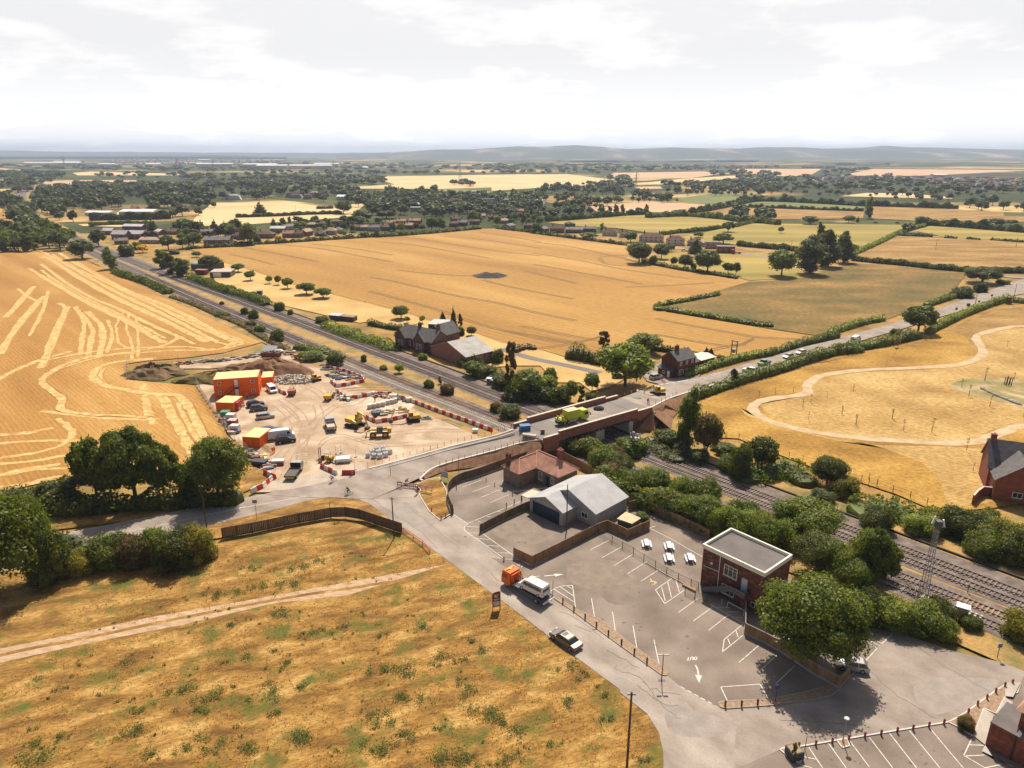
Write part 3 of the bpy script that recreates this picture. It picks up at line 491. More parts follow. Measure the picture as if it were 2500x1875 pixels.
# paths
PATHM = M('path_gravel', [(0, (.42, .3, .17)), (1, (.58, .45, .29))], .3, .95, .1, 4)
mb = MB(); ribbon(mb, PG("0:2700,805;12:2074,730 1900,745 1700,790 1605,825 1595,870 1640,940 1658,1000 1600,1060 1400,1120 1000,1150 500,1170 200,1200 0,1237;4:1570,880 1535,920 1540,980 1450,1015 1200,1045 1060,1078 990,1125 1010,1190 1150,1270 1400,1345 1700,1400 2074,1445;19:2000,405;11:700,105 950,92 1050,55 1200,0;0:2500,1040 2700,1030"), lambda t: 2.8 + .3*math.sin(t*90) + .25*math.sin(t*217), -.018, 0, 6)
setp(mb.build('path', PATHM), kind='structure')
mb = MB(); ribbon(mb, PG("3:300,130 470,185 650,235 900,285 1310,375"), 3.6, 0, 0, 3); setp(mb.build('drive', M('drive_asphalt', (.17, .155, .15), .5)), kind='structure')
sheet('drive', PG("0:1560,905 1640,875 1660,905 1720,905 1690,935 1640,945 1580,930"), .008, ASPH)
# far roads and side turning
mb = MB(); ribbon(mb, PG("12:2074,240 1950,235 1830,225;24:1900,1090 1750,1075;24:1000,995", 0)[:4], 5, .02, 0, 3); ribbon(mb, PG("12:1850,440 2074,440 2500,470"), 6, .03, 0, 0); ribbon(mb, PG("44:2000,515 2212,520;0:1900,632 1960,652"), 5, -.05, 0, 3)
setp(mb.build('road', ASPH), kind='structure')
# ---------------------------------------------------------------- railway
DV = Vector((.656, -.755, 0)); NV = Vector((.755, .656, 0))
def TP(t, o, z=0.0): return DV*t + NV*o + Vector((0, 0, z))
TS = [90, 60, -20, -60, -135, -194, -330, -434, -600, -754, -946, -1120, -1273, -1500, -1888]
O1 = [123.4, 123.4, 123.3, 123.3, 123.2, 123, 120.5, 117.5, 116.5, 119, 128, 143, 163, 196, 268]
O3 = [116.2, 115.8, 114.7, 113.2, 111.3, 109, 107.4, 107.2, 107.5, 110.5, 119.5, 134.5, 154.5, 187.5, 259.5]
def offs(O, dt=6.0):
	P = catmull([Vector((t, o, 0)) for t, o in zip(TS, O)], 30); return [(p.x, p.y) for p in P]
BAL = M('ballast', [(0, (.11, .085, .072)), (.5, (.18, .142, .125)), (1, (.26, .22, .2))], .5, .95, .3, 9, detail=9)
BALR = M('rusty_ballast', [(0, (.2, .13, .09)), (1, (.33, .23, .17))], .5, .95, .3, 7)
SCRUB = M('trackside_scrub', [(0, (.12, .13, .04)), (.5, (.34, .22, .08)), (1, (.45, .27, .09))], .15, .95, .3, 2, detail=9)
RAIL = C('rail_steel', (.12, .09, .08), .5, .3); RAILT = C('rail_top', (.3, .28, .27), .35, .8)
def strip(name, A, B, z, mat):
	mb = MB()
	for (t0, a0), (t1, a1), (s0, b0), (s1, b1) in zip(A, A[1:], B, B[1:]): mb.poly([TP(t0, a0, z), TP(t1, a1, z), TP(s1, b1, z), TP(s0, b0, z)])
	o = mb.build(name, mat)
	if o.data.polygons[0].normal.z < 0: o.data.flip_normals()
	o['kind'] = 'structure'; return o
o1, o3 = offs(O1), offs(O3)
sh = lambda L, d: [(t, o+d) for t, o in L]
strip('railway_verge', sh(o1, 9), sh(o3, -12), .008, SCRUB)
strip('ballast', sh(o1, 4.2), sh(o1, -5.6), .05, BAL); strip('ballast', sh(o3, 2.6), sh(o3, -6), .055, BAL)
SLD = M('sleeper_dark', [(0, (.14, .1, .08)), (1, (.26, .2, .17))], .3, .9); SLL = M('sleeper_pale', [(0, (.5, .42, .33)), (1, (.66, .58, .48))], .3, .9); SLO = M('sleeper_orange', [(0, (.26, .14, .08)), (1, (.42, .26, .15))], .2, .9)
def track(L, label, mats, big=(-440, 90)):
	r = thing('railway_track', label, 'railway track', (0, 0, 0), 0, 'parallel railway tracks running under the bridge')
	for sg in (-.75, .75):
		mb = MB()
		P = [TP(t, o+sg, 0) for t, o in L]
		for a, b in zip(P, P[1:]): mb.wall(a, b, .13 if True else .1, .1, .27, 0); mb.wall(a, b, .05, .272, .275, 1)
		mb.build('rail', [RAIL, RAILT], r)
	mb = MB(); T = np.array([p[0] for p in L]); O_ = np.array([p[1] for p in L]); i = np.argsort(T); T, O_ = T[i], O_[i]
	t = big[0]; ang = math.atan2(NV.y, NV.x); k = 0
	while t < big[1]:
		o = np.interp(t, T, O_); c = TP(t, o, .11); mb.box(c, (2.5, .28, .14), 0 if not callable(mats[1]) else mats[1](t), ang); t += .7 if t > -260 else 1.4
	me = mb.build('sleepers', mats[0], r); me['kind'] = 'stuff'
	return r
track(o1, 'farthest of the four railway tracks, dark sleepers, next to the brick station', ([SLD], 0))
track(sh(o1, -3.4), 'second farthest railway track, dark sleepers, beside the strip of bushes', ([SLD], 0))
track(o3, 'third railway track from the far side, brown sleepers, before the pale one', ([SLO, SLD], lambda t: 0 if int(t/9) % 3 else 1))
track(sh(o3, -3.6), 'nearest railway track with pale sleepers beside the red and white barriers', ([SLL, SLD], lambda t: 0 if -230 < t < -110 or (t > -30 and int(t/3.1) % 2) else 1))
mb = MB(); P = [TP(t, np.interp(-t, [-x for x in TS[::1]], O1) + 4.9, 0) for t in range(80, -330, -6)]
for a, b in zip(P, P[1:]): mb.wall(a, b, .35, 0, .32)
setp(mb.build('cable_trough', C('trough', (.05, .045, .045), .9)), 'long dark cable trough running along the far side of the tracks', 'cable trough')
# ---------------------------------------------------------------- bridge
br = thing('road_bridge', 'new brick road bridge with pale copings carrying the road over the railway', 'bridge')
COPE = M('coping', [(0, (.5, .44, .37)), (1, (.66, .59, .5))], 1, .85, .08, 5)
nl = [G(3, 735, 1030, 5.1), G(3, 890, 960, 5.7), G(3, 1685, 735, 5.7), G(3, 1795, 700, 5.1)]; fl = [G(3, 430, 885, 5.1), G(3, 570, 825, 5.7), G(3, 1360, 610, 5.7), G(3, 1475, 595, 5.1)]
def onl(L, p):      # force onto the straight line of L[1]-L[2]
	d = (L[2]-L[1]).normalized(); return L[1] + d*((p-L[1]).dot(d))
nl = [onl(nl, p) for p in nl]; fl = [onl(fl, p) for p in fl]
for L, lo in ((nl, 3.25), (fl, 3.25)):
	mb = MB()
	mb.wall(L[1], L[2], .5, lo, 5.55); mb.wall(L[0], L[1], .47, 1.2 if L is nl else 2.5, 4.95); mb.wall(L[2], L[3], .47, 2.6, 4.95); mb.build('parapet', BRICKN, br)
	mb = MB(); mb.wall(L[1], L[2], .66, 5.552, 5.7); mb.wall(L[0], L[1], .62, 4.952, 5.1); mb.wall(L[2], L[3], .62, 4.952, 5.1); mb.build('coping', COPE, br)
bd = (nl[2]-nl[1]).normalized(); bn = Vector((-bd.y, bd.x, 0)); bw = (fl[1]-nl[1]).dot(bn)
mb = MB(); q = [nl[0], nl[3], fl[3], fl[0]]; mb.prism([(p.x, p.y) for p in [nl[0]+bn*.3, nl[3]+bn*.3, nl[3]+bn*(bw-.3), nl[0]+bn*(bw-.3)]], 3.5, 4.26); mb.build('deck', DECK, br)
mb = MB()
for s in (.09, .57, .86): a = nl[0].lerp(nl[3], s) + bn*.4; mb.wall(Vector((a.x, a.y, 0)), Vector((a.x, a.y, 0)) + bn*(bw-.8), .25, 4.262, 4.275)
mb.build('expansion_joint', TAR, br)
mb = MB(); k = int((nl[2]-nl[1]).length/1.05)
for i in range(2, k): p = nl[1] + bd*(i*1.05) - bn*.12; mb.box((p.x, p.y, 3.2), (.5, .9, .42), 0, math.atan2(bd.y, bd.x))
for i in range(2, k): p = nl[1] + bd*(i*1.05) + bn*bw/2; mb.box((p.x, p.y, 3.2), (.6, bw, .5), 0, math.atan2(bd.y, bd.x))
mb.build('beams', BLACK, br)
for (kx, ky), w_ in (((1292, 1061), 1.7), ((1618, 973), .9), ((965, 1130), 1.2)):
	p = G(3, kx, ky); p = nl[1] + bd*((p-nl[1]).dot(bd)); p.z = 0
	mb = MB(); c = p + bn*(bw/2); a = math.atan2(bd.y, bd.x)
	mb.box((c.x, c.y, 1.5), (w_*1.6, bw+.3, 3.0), 0, a); mb.box((c.x, c.y, 3.08), (w_*1.6+.2, bw+.5, .2), 0, a); mb.build('pier', CONC, br)
mb = MB(); p = G(3, 1640, 955); p = nl[1] + bd*((p-nl[1]).dot(bd)); e = nl[3] + bd*1.5
mb.poly([(p.x, p.y, 0), (e.x, e.y, 2.2), (e.x, e.y, 3.4), (p.x, p.y, 3.2)]); mb.wall(p + bn*.3, e + bn*.3, .4, (-.3, 2.0), (3.2, 3.3)); mb.build('wing_wall', CONC, br)
# earth slope at the right-hand end, and fill behind the abutments
p2 = nl[1] + bd*((G(3, 1618, 973)-nl[1]).dot(bd)); p2.z = 0; mb = MB()
e0 = nl[3] + Vector((0, 0, 4.2-5.1+.0)); e0.z = 4.1; e1 = e0 + bn*(bw); e2 = G(54, 900, 560, 1.3); a0 = p2 + bd*1.2; a1 = p2 + bd*1.2 + bn*bw
ft = [p2 + bd*1.0 - bn*1.0, G(54, 560, 990), G(4, 60, 1200), G(4, 230, 1180)]
tp = [e0 - bn*.6, G(54, 560, 690, 3.4), G(54, 720, 620, 2.6), G(54, 920, 560, 1.2)]
for i in range(3): mb.poly([ft[i], ft[i+1], tp[i+1], tp[i]])
mb.poly([(a0.x, a0.y, 0), (a0.x, a0.y, 3.3), (e0.x, e0.y, 3.3), (e0.x, e0.y, 0)]); mb.poly([(a0.x, a0.y, 0), (a1.x, a1.y, 0), (a1.x, a1.y, 3.3), (a0.x, a0.y, 3.3)])
mb.poly([ft[0], tp[0], (e0.x, e0.y, 4.0), (e1.x, e1.y, 4.0), (a1.x, a1.y, 0)])
setp(mb.build('embankment', SOIL), kind='structure')
# ---------------------------------------------------------------- foliage
CUBE = None
def _cs():
	v = []; f = []
	for ax in range(3):
		for sg in (-1, 1):
			i = len(v)
			for a in (-1, 0, 1):
				for b in (-1, 0, 1):
					p = [0, 0, 0]; p[ax] = sg; p[(ax+1) % 3] = a*sg; p[(ax+2) % 3] = b; p = np.array(p, float); v.append(p/np.linalg.norm(p))
			for a in (0, 1):
				for b in (0, 1): f.append((i+a*3+b, i+(a+1)*3+b, i+(a+1)*3+b+1, i+a*3+b+1))
	return np.array(v), np.array(f)
CSV, CSF = _cs()
def leaves(P, Nn, size, rs, asp=.62):
	n = len(P); Nn = Nn + rs.normal(size=(n, 3))*.55; Nn /= np.linalg.norm(Nn, axis=1)[:, None]
	t = np.cross(Nn, rs.normal(size=(n, 3))); t /= np.linalg.norm(t, axis=1)[:, None]; b = np.cross(Nn, t)
	s = (size*rs.uniform(.55, 1.35, n))[:, None]
	V = np.stack([P + t*s, P + b*s*asp, P - t*s, P - b*s*asp], 1).reshape(-1, 3); return V, np.arange(n*4).reshape(-1, 4)
def blobs_mesh(name, blobs, nleaf, leaf, seed, core=.8, trunk=None, mats=None):
	rs = np.random.RandomState(seed); B = np.array(blobs, float)   # x y z rx ry rz
	A = (B[:, 3]*B[:, 4])**.8 + (B[:, 4]*B[:, 5])**.8; A /= A.sum(); k = rs.choice(len(B), nleaf, p=A)
	d = rs.normal(size=(nleaf, 3)); d[:, 2] = np.where(rs.rand(nleaf) < .5, np.abs(d[:, 2]), d[:, 2]); d /= np.linalg.norm(d, axis=1)[:, None]
	P = B[k, :3] + d*B[k, 3:]*(.82 + .3*rs.rand(nleaf) + .45*rs.rand(nleaf)**7)[:, None]
	keep = np.ones(nleaf, bool)
	for j, q in enumerate(B): keep &= ~((((P - q[:3])/q[3:])**2).sum(1) < .62)
	keep |= False; P = P[keep]; Nn = (d/B[k, 3:]*B[k, 3:].mean(1)[:, None])[keep]
	V, Q = leaves(P, Nn, leaf, rs); Vs = [V]; Qs = [Q]; off = len(V); nl_ = len(Q)
	if core:
		for q in B:
			Vs.append(q[:3] + CSV*q[3:]*core*(1 + rs.uniform(-.12, .12, (len(CSV), 1))*0)); Qs.append(CSF + off); off += len(CSV)
	mi = np.zeros(sum(len(q) for q in Qs), int)
	if trunk is not None:
		tv, tq = trunk; Vs.append(tv); Qs.append(tq + off); mi = np.concatenate([mi, np.ones(len(tq), int)])
	return mesh_np(name, np.concatenate(Vs), np.concatenate(Qs), mats or [LEAF, BARK], mi)
def trunk_q(segs, n=6):
	V = []; Q = []
	for a, b, r0, r1 in segs:
		a = Vector(a); b = Vector(b); d = (b-a).normalized(); u = d.orthogonal().normalized(); w = d.cross(u); i = len(V)
		for p, r in ((a, r0), (b, r1)):
			for j in range(n): t = 2*math.pi*j/n; V.append(tuple(p + (u*math.cos(t)+w*math.sin(t))*r))
		for j in range(n): Q.append((i+j, i+(j+1) % n, i+n+(j+1) % n, i+n+j))
	return np.array(V), np.array(Q)
def shape(kind, seed, n):
	"""blobs in a unit tree (height 1, width 1) and trunk segments"""
	rs = np.random.RandomState(seed); B = []; T = []
	if kind in ('broad', 'open', 'orchard', 'flat'):
		zc, rz, zt = {'broad': (.58, .40, .34), 'open': (.56, .42, .3), 'orchard': (.62, .36, .42), 'flat': (.56, .4, .3)}[kind]
		for i in range(n):
			a = i*2.4 + rs.rand(); h = 1 - 2*(i+.5)/n*.86; r = math.sqrt(max(0, 1-h*h)); f = rs.uniform(.6, .82)
			br_ = rs.uniform(.12, .25) if kind != 'open' else rs.uniform(.07, .15)
			if kind == 'flat': br_ = rs.uniform(.08, .2); f *= rs.uniform(.85, 1.2)
			c = (.5*f*r*math.cos(a), .5*f*r*math.sin(a), zc + rz*h*rs.uniform(.62, .85)); B.append((*c, br_, br_, br_*.8))
			if i % 3 == 0: T.append(((0, 0, zt*rs.uniform(.6, 1)), c, .022, .006))
		if kind != 'open': q = .3 if kind != 'flat' else .22; B.append((0, 0, zc, q, q, q*.9))
		T.append(((0, 0, -.02), (rs.normal()*.01, rs.normal()*.01, zc), .035, .016))
	elif kind == 'conifer':
		for i in range(n):
			h = i/(n-1); r = .46*(1-h)**.85+.03; m = max(1, int(5*(1-h)+1))
			for j in range(m): a = j*6.28/m + i*1.3; B.append((r*.55*math.cos(a), r*.55*math.sin(a), .1+.86*h, r*.55, r*.55, .07+.03*(1-h)))
		T.append(((0, 0, -.02), (0, 0, .9), .03, .005))
	elif kind == 'column':
		n = 9
		for i in range(n): h = i/(n-1); r = .42*math.sin(.35+2.5*h)**.6; a = rs.rand()*6.28; B.append((.16*math.cos(a), .16*math.sin(a), .1+.82*h, r*rs.uniform(.6, .95), r*rs.uniform(.6, .95), .12))
		T.append(((0, 0, -.02), (0, 0, .6), .03, .01))
	elif kind == 'ragged':
		for i in range(n): h = rs.rand(); a = rs.rand()*6.28; r = rs.uniform(.1, .42)*(1-.4*h); B.append((r*math.cos(a), r*math.sin(a), .12+.82*h, .11, .11, .07)); T.append(((0, 0, .1+.6*h), (r*math.cos(a), r*math.sin(a), .12+.82*h), .012, .004))
		T.append(((0, 0, -.02), (0, 0, .95), .03, .006))
	else:                                               # bush: foliage down to the ground
		for i in range(n):
			a = i*2.4 + rs.rand(); r = .36*math.sqrt((i+.5)/n); br_ = rs.uniform(.17, .27); h = rs.uniform(.25, .5) + .28*(1-r/.4)
			B.append((r*math.cos(a), r*math.sin(a), h*.95, br_*.95, br_*.95, br_*1.1)); B.append((r*1.1*math.cos(a+.5), r*1.1*math.sin(a+.5), .14, br_*.8, br_*.8, .2))
		T.append(((0, 0, -.02), (0, 0, .4), .02, .01))
	return B, trunk_q(T)
LIB = {}
NB = {'broad': 22, 'open': 34, 'orchard': 16, 'flat': 40, 'conifer': 9, 'column': 9, 'ragged': 26, 'bush': 12}
def lib(kind, lvl, var):
	k = (kind, lvl, var)
	if k not in LIB:
		B, T = shape(kind, 11 + var*7 + len(kind), NB[kind] if lvl < 2 else max(6, NB[kind]//2) if kind != 'conifer' else 6)
		nl, ls = {0: (17000, .02), 1: (4200, .036), 2: (700, .066), 3: (70, .15)}[lvl]
		if kind == 'flat': nl, ls = 32000, .0165
		if kind == 'open': nl = int(nl*1.1)
		if kind == 'bush': ls *= 1.25;
		if lvl == 0:
			m = blobs_mesh(kind + '_crown', B, nl, ls, var, .7 if kind not in ('open', 'ragged') else .5); tm = mesh_np(kind + '_trunk', *T, [BARK]); LIB[k] = (m, tm)
		elif lvl == 1: LIB[k] = (blobs_mesh(kind + '_crown', B, nl, ls, var, .84), mesh_np(kind + '_trunk', *T, [BARK]))
		else: LIB[k] = (blobs_mesh(kind + '_tree', B, nl, ls, var, .9, T), None)
	return LIB[k]
GR = {'d': (.088, .102, .018), 'm': (.125, .155, .022), 'l': (.185, .225, .03), 'y': (.2, .185, .028), 'b': (.14, .1, .035), 'p': (.05, .026, .024), 'g': (.11, .125, .058), 'Y': (.55, .38, .03)}
def plant(b, h, w_, kind, lvl, label, cat, name, col, group=None, dep=None):
	var = rnd.randrange(3 if lvl else 2); cm, tm = lib(kind, lvl, var); c = GR[col]; f = rnd.uniform(.85, 1.18); c = tuple(v*f for v in c)
	rz = rnd.random()*6.28
	if dep: rz = 0
	if tm is None:
		o = mob(name, cm); setp(o, label, cat, group, col=c)
	else:
		o = thing(name, label, cat, (0, 0, 0), 0, group); cr_ = mob('crown' if kind != 'bush' else 'foliage', cm, o); setp(cr_, col=c)
		if kind != 'bush' or lvl == 0: mob('trunk' if kind != 'bush' else 'stem', tm, o)
	o.location = b; o.rotation_euler = (0, 0, rz); o.scale = (w_, dep or w_, h); return o
def tree(s, kind, col, label, lvl=None, name=None, cat=None, group=None, z=0.0, dep=None, hs=1.0):
	"""s = 'crop x ybase ytop width'"""
	k, x, yb, yt, wd = [float(q) for q in s.split()]; k = int(k); b = G(k, x, yb, z)
	w_ = wd*(CR[k][2] if k else 1)*scl(b); h = (hgt(k, yt, b) - z)*hs
	h = max(h - w_*.11, h*.55)
	d = b.length
	if lvl is None: lvl = 0 if d < 150 else 1 if d < 520 else 2
	if name is None: name = {'bush': 'bush', 'conifer': 'conifer', 'orchard': 'orchard_tree'}.get(kind, 'tree')
	return plant(b, h, w_, kind, lvl, label, cat or ('bush' if kind == 'bush' else 'tree'), name, col, group, dep)
def hedge(s, wd, h, col, label, leaf=.22, dens=14, name='hedge', cat='hedge', z=0, bumpy=.25, pts=None, n=4, group=None, gaps=0):
	P = catmull(pts or PG(s, z), n); rs = np.random.RandomState(len(label) + int(abs(P[0].x)))
	Vs = []; Qs = []; off = 0; L = 0; Pp = []; Nn = []
	for a, b in zip(P, P[1:]):
		d = b - a; ln_ = d.length
		if ln_ < .01: continue
		q = Vector((-d.y, d.x, 0)).normalized(); m = max(1, int(ln_*dens*(wd+2*h)/3*(1 if wd < 4.2 else 3)))
		t = rs.rand(m); ph = rs.uniform(0, math.pi, m); hh = h*(1 + bumpy*np.sin((L+t*ln_)*.9/max(1, h)+1)*np.sin((L+t*ln_)*.37/max(1, h)) + bumpy*.5*np.sin((L+t*ln_)*2.3/max(1, h)))
		u = np.cos(ph)*abs(1)*wd/2*rs.uniform(.85, 1.08, m); zz = np.clip(np.abs(np.sin(ph))**.6*hh*rs.uniform(.85, 1.08, m), .05, None)
		A = np.array(a); D = np.array(d); Qn = np.array(q)
		Pp.append(A + D*t[:, None] + Qn*u[:, None] + np.stack([np.zeros(m), np.zeros(m), zz], 1)); Nn.append(Qn*np.cos(ph)[:, None] + np.array([0, 0, 1])*np.sin(ph)[:, None])
		k = max(1, int(ln_/(wd*.45)))
		for i in range(k):
			c = A + D*((i+.5)/k); s_ = L + (i+.5)/k*ln_; hk = h*(1 + bumpy*math.sin(s_*.9/max(1, h)+1)*math.sin(s_*.37/max(1, h)))
			kw = .5 if wd < 4.2 else .4; Vs.append(c + CSV*np.array([wd*kw, wd*kw, hk*(.82 if wd < 4.2 else .62)])); Qs.append(CSF + off); off += len(CSV)
		L += ln_
	V, Q = leaves(np.concatenate(Pp), np.concatenate(Nn), leaf, rs); Vs.append(V); Qs.append(Q + off)
	V = np.concatenate(Vs); V[:, 2] = np.maximum(V[:, 2], z-.3)
	o = mob(name, mesh_np(name, V, np.concatenate(Qs), [LEAF])); return setp(o, label, cat, group, col=GR[col])
# ---------------------------------------------------------------- buildings
METR = M('metal_roof', [(0, (.36, .36, .365)), (1, (.46, .46, .465))], .5, .6, .08, 3, stripe=(1.1, 'X', .16)); FIBR = M('fibre_roof', [(0, (.38, .36, .34)), (1, (.5, .48, .45))], .4, .9, .1, 4, stripe=(1.6, 'X', .07))
PANT = M('pantiles', [(0, (.27, .125, .085)), (.5, (.38, .19, .13)), (1, (.47, .26, .19))], .6, .85, .15, 8, stripe=(1.5, 'X', .14)); RIDGE = C('ridge_tile', (.56, .3, .24), .8)
REND = M('grey_render', [(0, (.3, .28, .27)), (1, (.38, .36, .34))], .8, .9, .1, 9); NAVY = C('navy_door', (.015, .025, .045), .5); FELT = M('roof_felt', [(0, (.13, .115, .11)), (1, (.18, .16, .15))], .4, .9, .12, 3); RCREAM = C('cream_coping', (.78, .72, .6), .7)
def rzof(e): return math.atan2(e.y, e.x)
def window(parent, c, w_, h, face, lvl=1, bars=2, frame=WHITE):
	"""c centre on the wall in the thing's frame, face = outward direction ('x+','y-'...)"""
	ax = 0 if face[0] == 'x' else 1; sg = 1 if face[1] == '+' else -1
	def bx(mb, du, dz, su, sz, dep, out):
		p = [c[0], c[1], c[2]+dz]; p[1-ax] += du; p[ax] += sg*out; d = [0, 0, sz]; d[1-ax] = su; d[ax] = dep; mb.box(p, d)
	fr = MB()
	for s in (-1, 1): bx(fr, s*(w_/2-.04), 0, .08, h, .1, .05)
	for s in (-1, 1): bx(fr, 0, s*(h/2-.04), w_-.16, .08, .1, .05)
	for i in range(1, bars+1): bx(fr, -w_/2 + w_*i/(bars+1), 0, .06, h-.16, .08, .04)
	if h > 1.2: bx(fr, 0, h*.18, w_-.17, .05, .07, .035)
	f = fr.build('window', frame, parent); g = MB(); bx(g, 0, 0, w_-.1, h-.1, .03, .018); g.build('pane', GLASS, f)
	if lvl > 1: g = MB(); bx(g, 0, -h/2-.05, w_+.16, .09, .2, .1); g.build('sill', CONC, f)
	return f
def door(parent, c, w_, h, face, mat, handle=True):
	ax = 0 if face[0] == 'x' else 1; sg = 1 if face[1] == '+' else -1
	p = list(c); p[ax] += sg*.04; d = [0, 0, h]; d[1-ax] = w_; d[ax] = .08; o = MB().box(p, d).build('door', mat, parent)
	if handle: p[ax] += sg*.08; p[1-ax] += w_*.35; MB().box(p, (.08, .08, .15)).build('handle', STEEL, o)
def gable_roof(L, W, he, hr, ov=.3, th=.14, x0=0, y0=0):
	mb = MB(); s = (hr-he)/(W/2); ze = he - s*ov
	for sg in (0, 1):
		ye = y0 - ov if sg == 0 else y0 + W + ov; yr = y0 + W/2
		pr = [(x0-ov, ye, ze), (x0+L+ov, ye, ze), (x0+L+ov, yr, hr), (x0-ov, yr, hr)]; i = len(mb.v)
		mb.v += [(a, b, c+.02) for a, b, c in pr] + [(a, b, c+th+.02) for a, b, c in pr]
		for q in ((0,1,2,3), (4,5,6,7), (0,1,5,4), (1,2,6,5), (3,0,4,7)): mb.f.append(tuple(i+j for j in q)); mb.m.append(0)
	return mb
def gable_wall(L, W, he, hr, x0=0, y0=0, z0=0):
	mb = MB(); i = 0; mb.v = [(x0, y0, z0), (x0+L, y0, z0), (x0+L, y0+W, z0), (x0, y0+W, z0), (x0, y0, he), (x0+L, y0, he), (x0+L, y0+W, he), (x0, y0+W, he), (x0, y0+W/2, hr), (x0+L, y0+W/2, hr)]
	mb.f = [(0,1,5,4), (2,3,7,6), (3,0,4,8,7), (1,2,6,9,5)]; mb.m = [0]*4; return mb
def hip_roof(L, W, he, hr, ov=.35, x0=0, y0=0, th=.15):
	mb = MB(); h = W/2; s = (hr-he)/h; a, b, c, d = x0-ov, x0+L+ov, y0-ov, y0+W+ov; z = he - s*ov
	r0, r1 = (x0+min(h, L/2), y0+h, hr), (x0+L-min(h, L/2), y0+h, hr)
	mb.poly([(a, c, z), (b, c, z), r1, r0]); mb.poly([(b, d, z), (a, d, z), r0, r1]); mb.poly([(a, d, z), (a, c, z), r0]); mb.poly([(b, c, z), (b, d, z), r1])
	mb.poly([(a, c, z), (a, d, z), (b, d, z), (b, c, z)]); return mb
def chimney(parent, x, y, z0, z1, w_=.6, d=.5, mat=None, pots=2):
	o = MB().box((x, y, (z0+z1)/2), (w_, d, z1-z0)).box((x, y, z1+.06), (w_+.14, d+.14, .12)).build('chimney', mat or BRICK, parent)
	mb = MB()
	for i in range(pots): mb.tube((x+(i-(pots-1)/2)*.3, y, z1+.12), (x+(i-(pots-1)/2)*.3, y, z1+.55), .1, .08, n=8)
	mb.build('chimney_pot', RIDGE, o)
# --- two-storey flat-roofed brick block
A = G(7, 285, 530, 7.4); Bk = G(7, 560, 370, 7.4); Rr = G(7, 1155, 630, 7.4); Fr = G(7, 900, 820, 7.4); e = (Fr-A).normalized(); LX = (Fr-A).length; LY = ((Bk-A).length + (Rr-Fr).length)/2
sb = thing('signal_box', 'two-storey dark brick block with flat felt roof, cream coping and outside stair', 'building', (A.x, A.y, 0), rzof(e))
MBRK = M('mottled_brick', [(0, (.075, .03, .022)), (.45, (.13, .05, .035)), (.7, (.2, .085, .055)), (1, (.26, .14, .1))], 1.1, .9, .4, 6, detail=9, bump=.3, vec=(1, 1, 2.5, 0))
MB().prism([(0, 0), (LX, 0), (LX, LY), (0, LY)], -.2, 6.75).build('wall', MBRK, sb)
mb = MB(); w_ = .28
for c, d in (((LX/2, w_/2-.12, 7.05), (LX+.3, w_, .7)), ((LX/2, LY-w_/2+.12, 7.05), (LX+.3, w_, .7)), ((w_/2-.15, LY/2, 7.05), (w_, LY-.32, .7)), ((LX-w_/2+.15, LY/2, 7.05), (w_, LY-.32, .7))): mb.box(c, d)
mb.build('coping', RCREAM, sb); MB().box((LX/2, LY/2, 6.85), (LX-.3, LY-.3, .16)).build('roof', FELT, sb)
window(sb, (LX*.485, 0, 4.85), 2.3, 1.8, 'y-', 2, 2); window(sb, (LX*.47, 0, 1.5), 2.2, 1.5, 'y-', 2, 2); window(sb, (LX*.885, 0, 1.25), .7, .9, 'y-', 1, 0)
door(sb, (LX*.72, 0, 3.75), 1.0, 2.2, 'y-', M('slatted_door', (.5, .52, .55), 3, .6, stripe=(3, 'X', .3)))
MB().tube((LX*.3, -.1, .2), (LX*.3, -.1, 6.7), .06).build('drainpipe', WHITE, sb); MB().tube((.4, -.08, 3.7), (LX*.295, -.08, 3.9), .045).build('pipe', WHITE, sb)
MB().box((LX*.17, -.12, 4.8), (.3, .24, .3)).build('wall_lamp', WHITE, sb)
st = MB(); STR = C('stair_steel', (.1, .105, .115), .5, .3)
st.box((LX*.70, -.75, 2.55), (2.6, 1.4, .12)); n_ = 14; xa, xb = LX*.70-1.3, LX*.12
for i in range(n_): t_ = (i+.5)/n_; st.box((xa + (xb-xa)*t_, -.85, 2.55*(1-t_)), (.32, 1.1, .06))
for yy in (-.3, -1.4):
	st.tube((xa, yy, 2.5), (xb, yy, 0), .07);
st.poly([(xa, -1.42, 2.45), (xb, -1.42, -.05), (xb, -1.42, .85), (xa, -1.42, 3.45)]); st.box((LX*.70, -1.44, 3.05), (2.6, .03, .9)); st.box((LX*.70+1.3, -.75, 3.05), (.03, 1.35, .9))
for x_ in (xa+.1, xa+2.5): st.tube((x_, -1.35, 0), (x_, -1.35, 2.5), .06)
st.build('staircase', STR, sb)
mb = MB(); mb.tube((xa+.2, -1.9, .95), (LX*.86, -1.9, .95), .035).tube((xa+.2, -1.9, 0), (xa+.2, -1.9, .95), .035).tube((LX*.86, -1.9, 0), (LX*.86, -1.9, .95), .035).tube((LX*.5, -1.9, 0), (LX*.5, -1.9, .95), .035); mb.build('handrail', WHITE, sb)
# low planter wall and bin beside it
P = PG("6:1090,1365 1130,1335 1240,1395 1300,1460 1290,1475"); mb = MB()
MB().prism([(p.x, p.y) for p in PG("6:1100,1372 1150,1345 1240,1400 1235,1440")][::-1], 0, .35).build('planter', GRAV)
setp(bpy.data.objects['planter'], 'low gravel planter with white kerb at the end of the railings', 'planter')
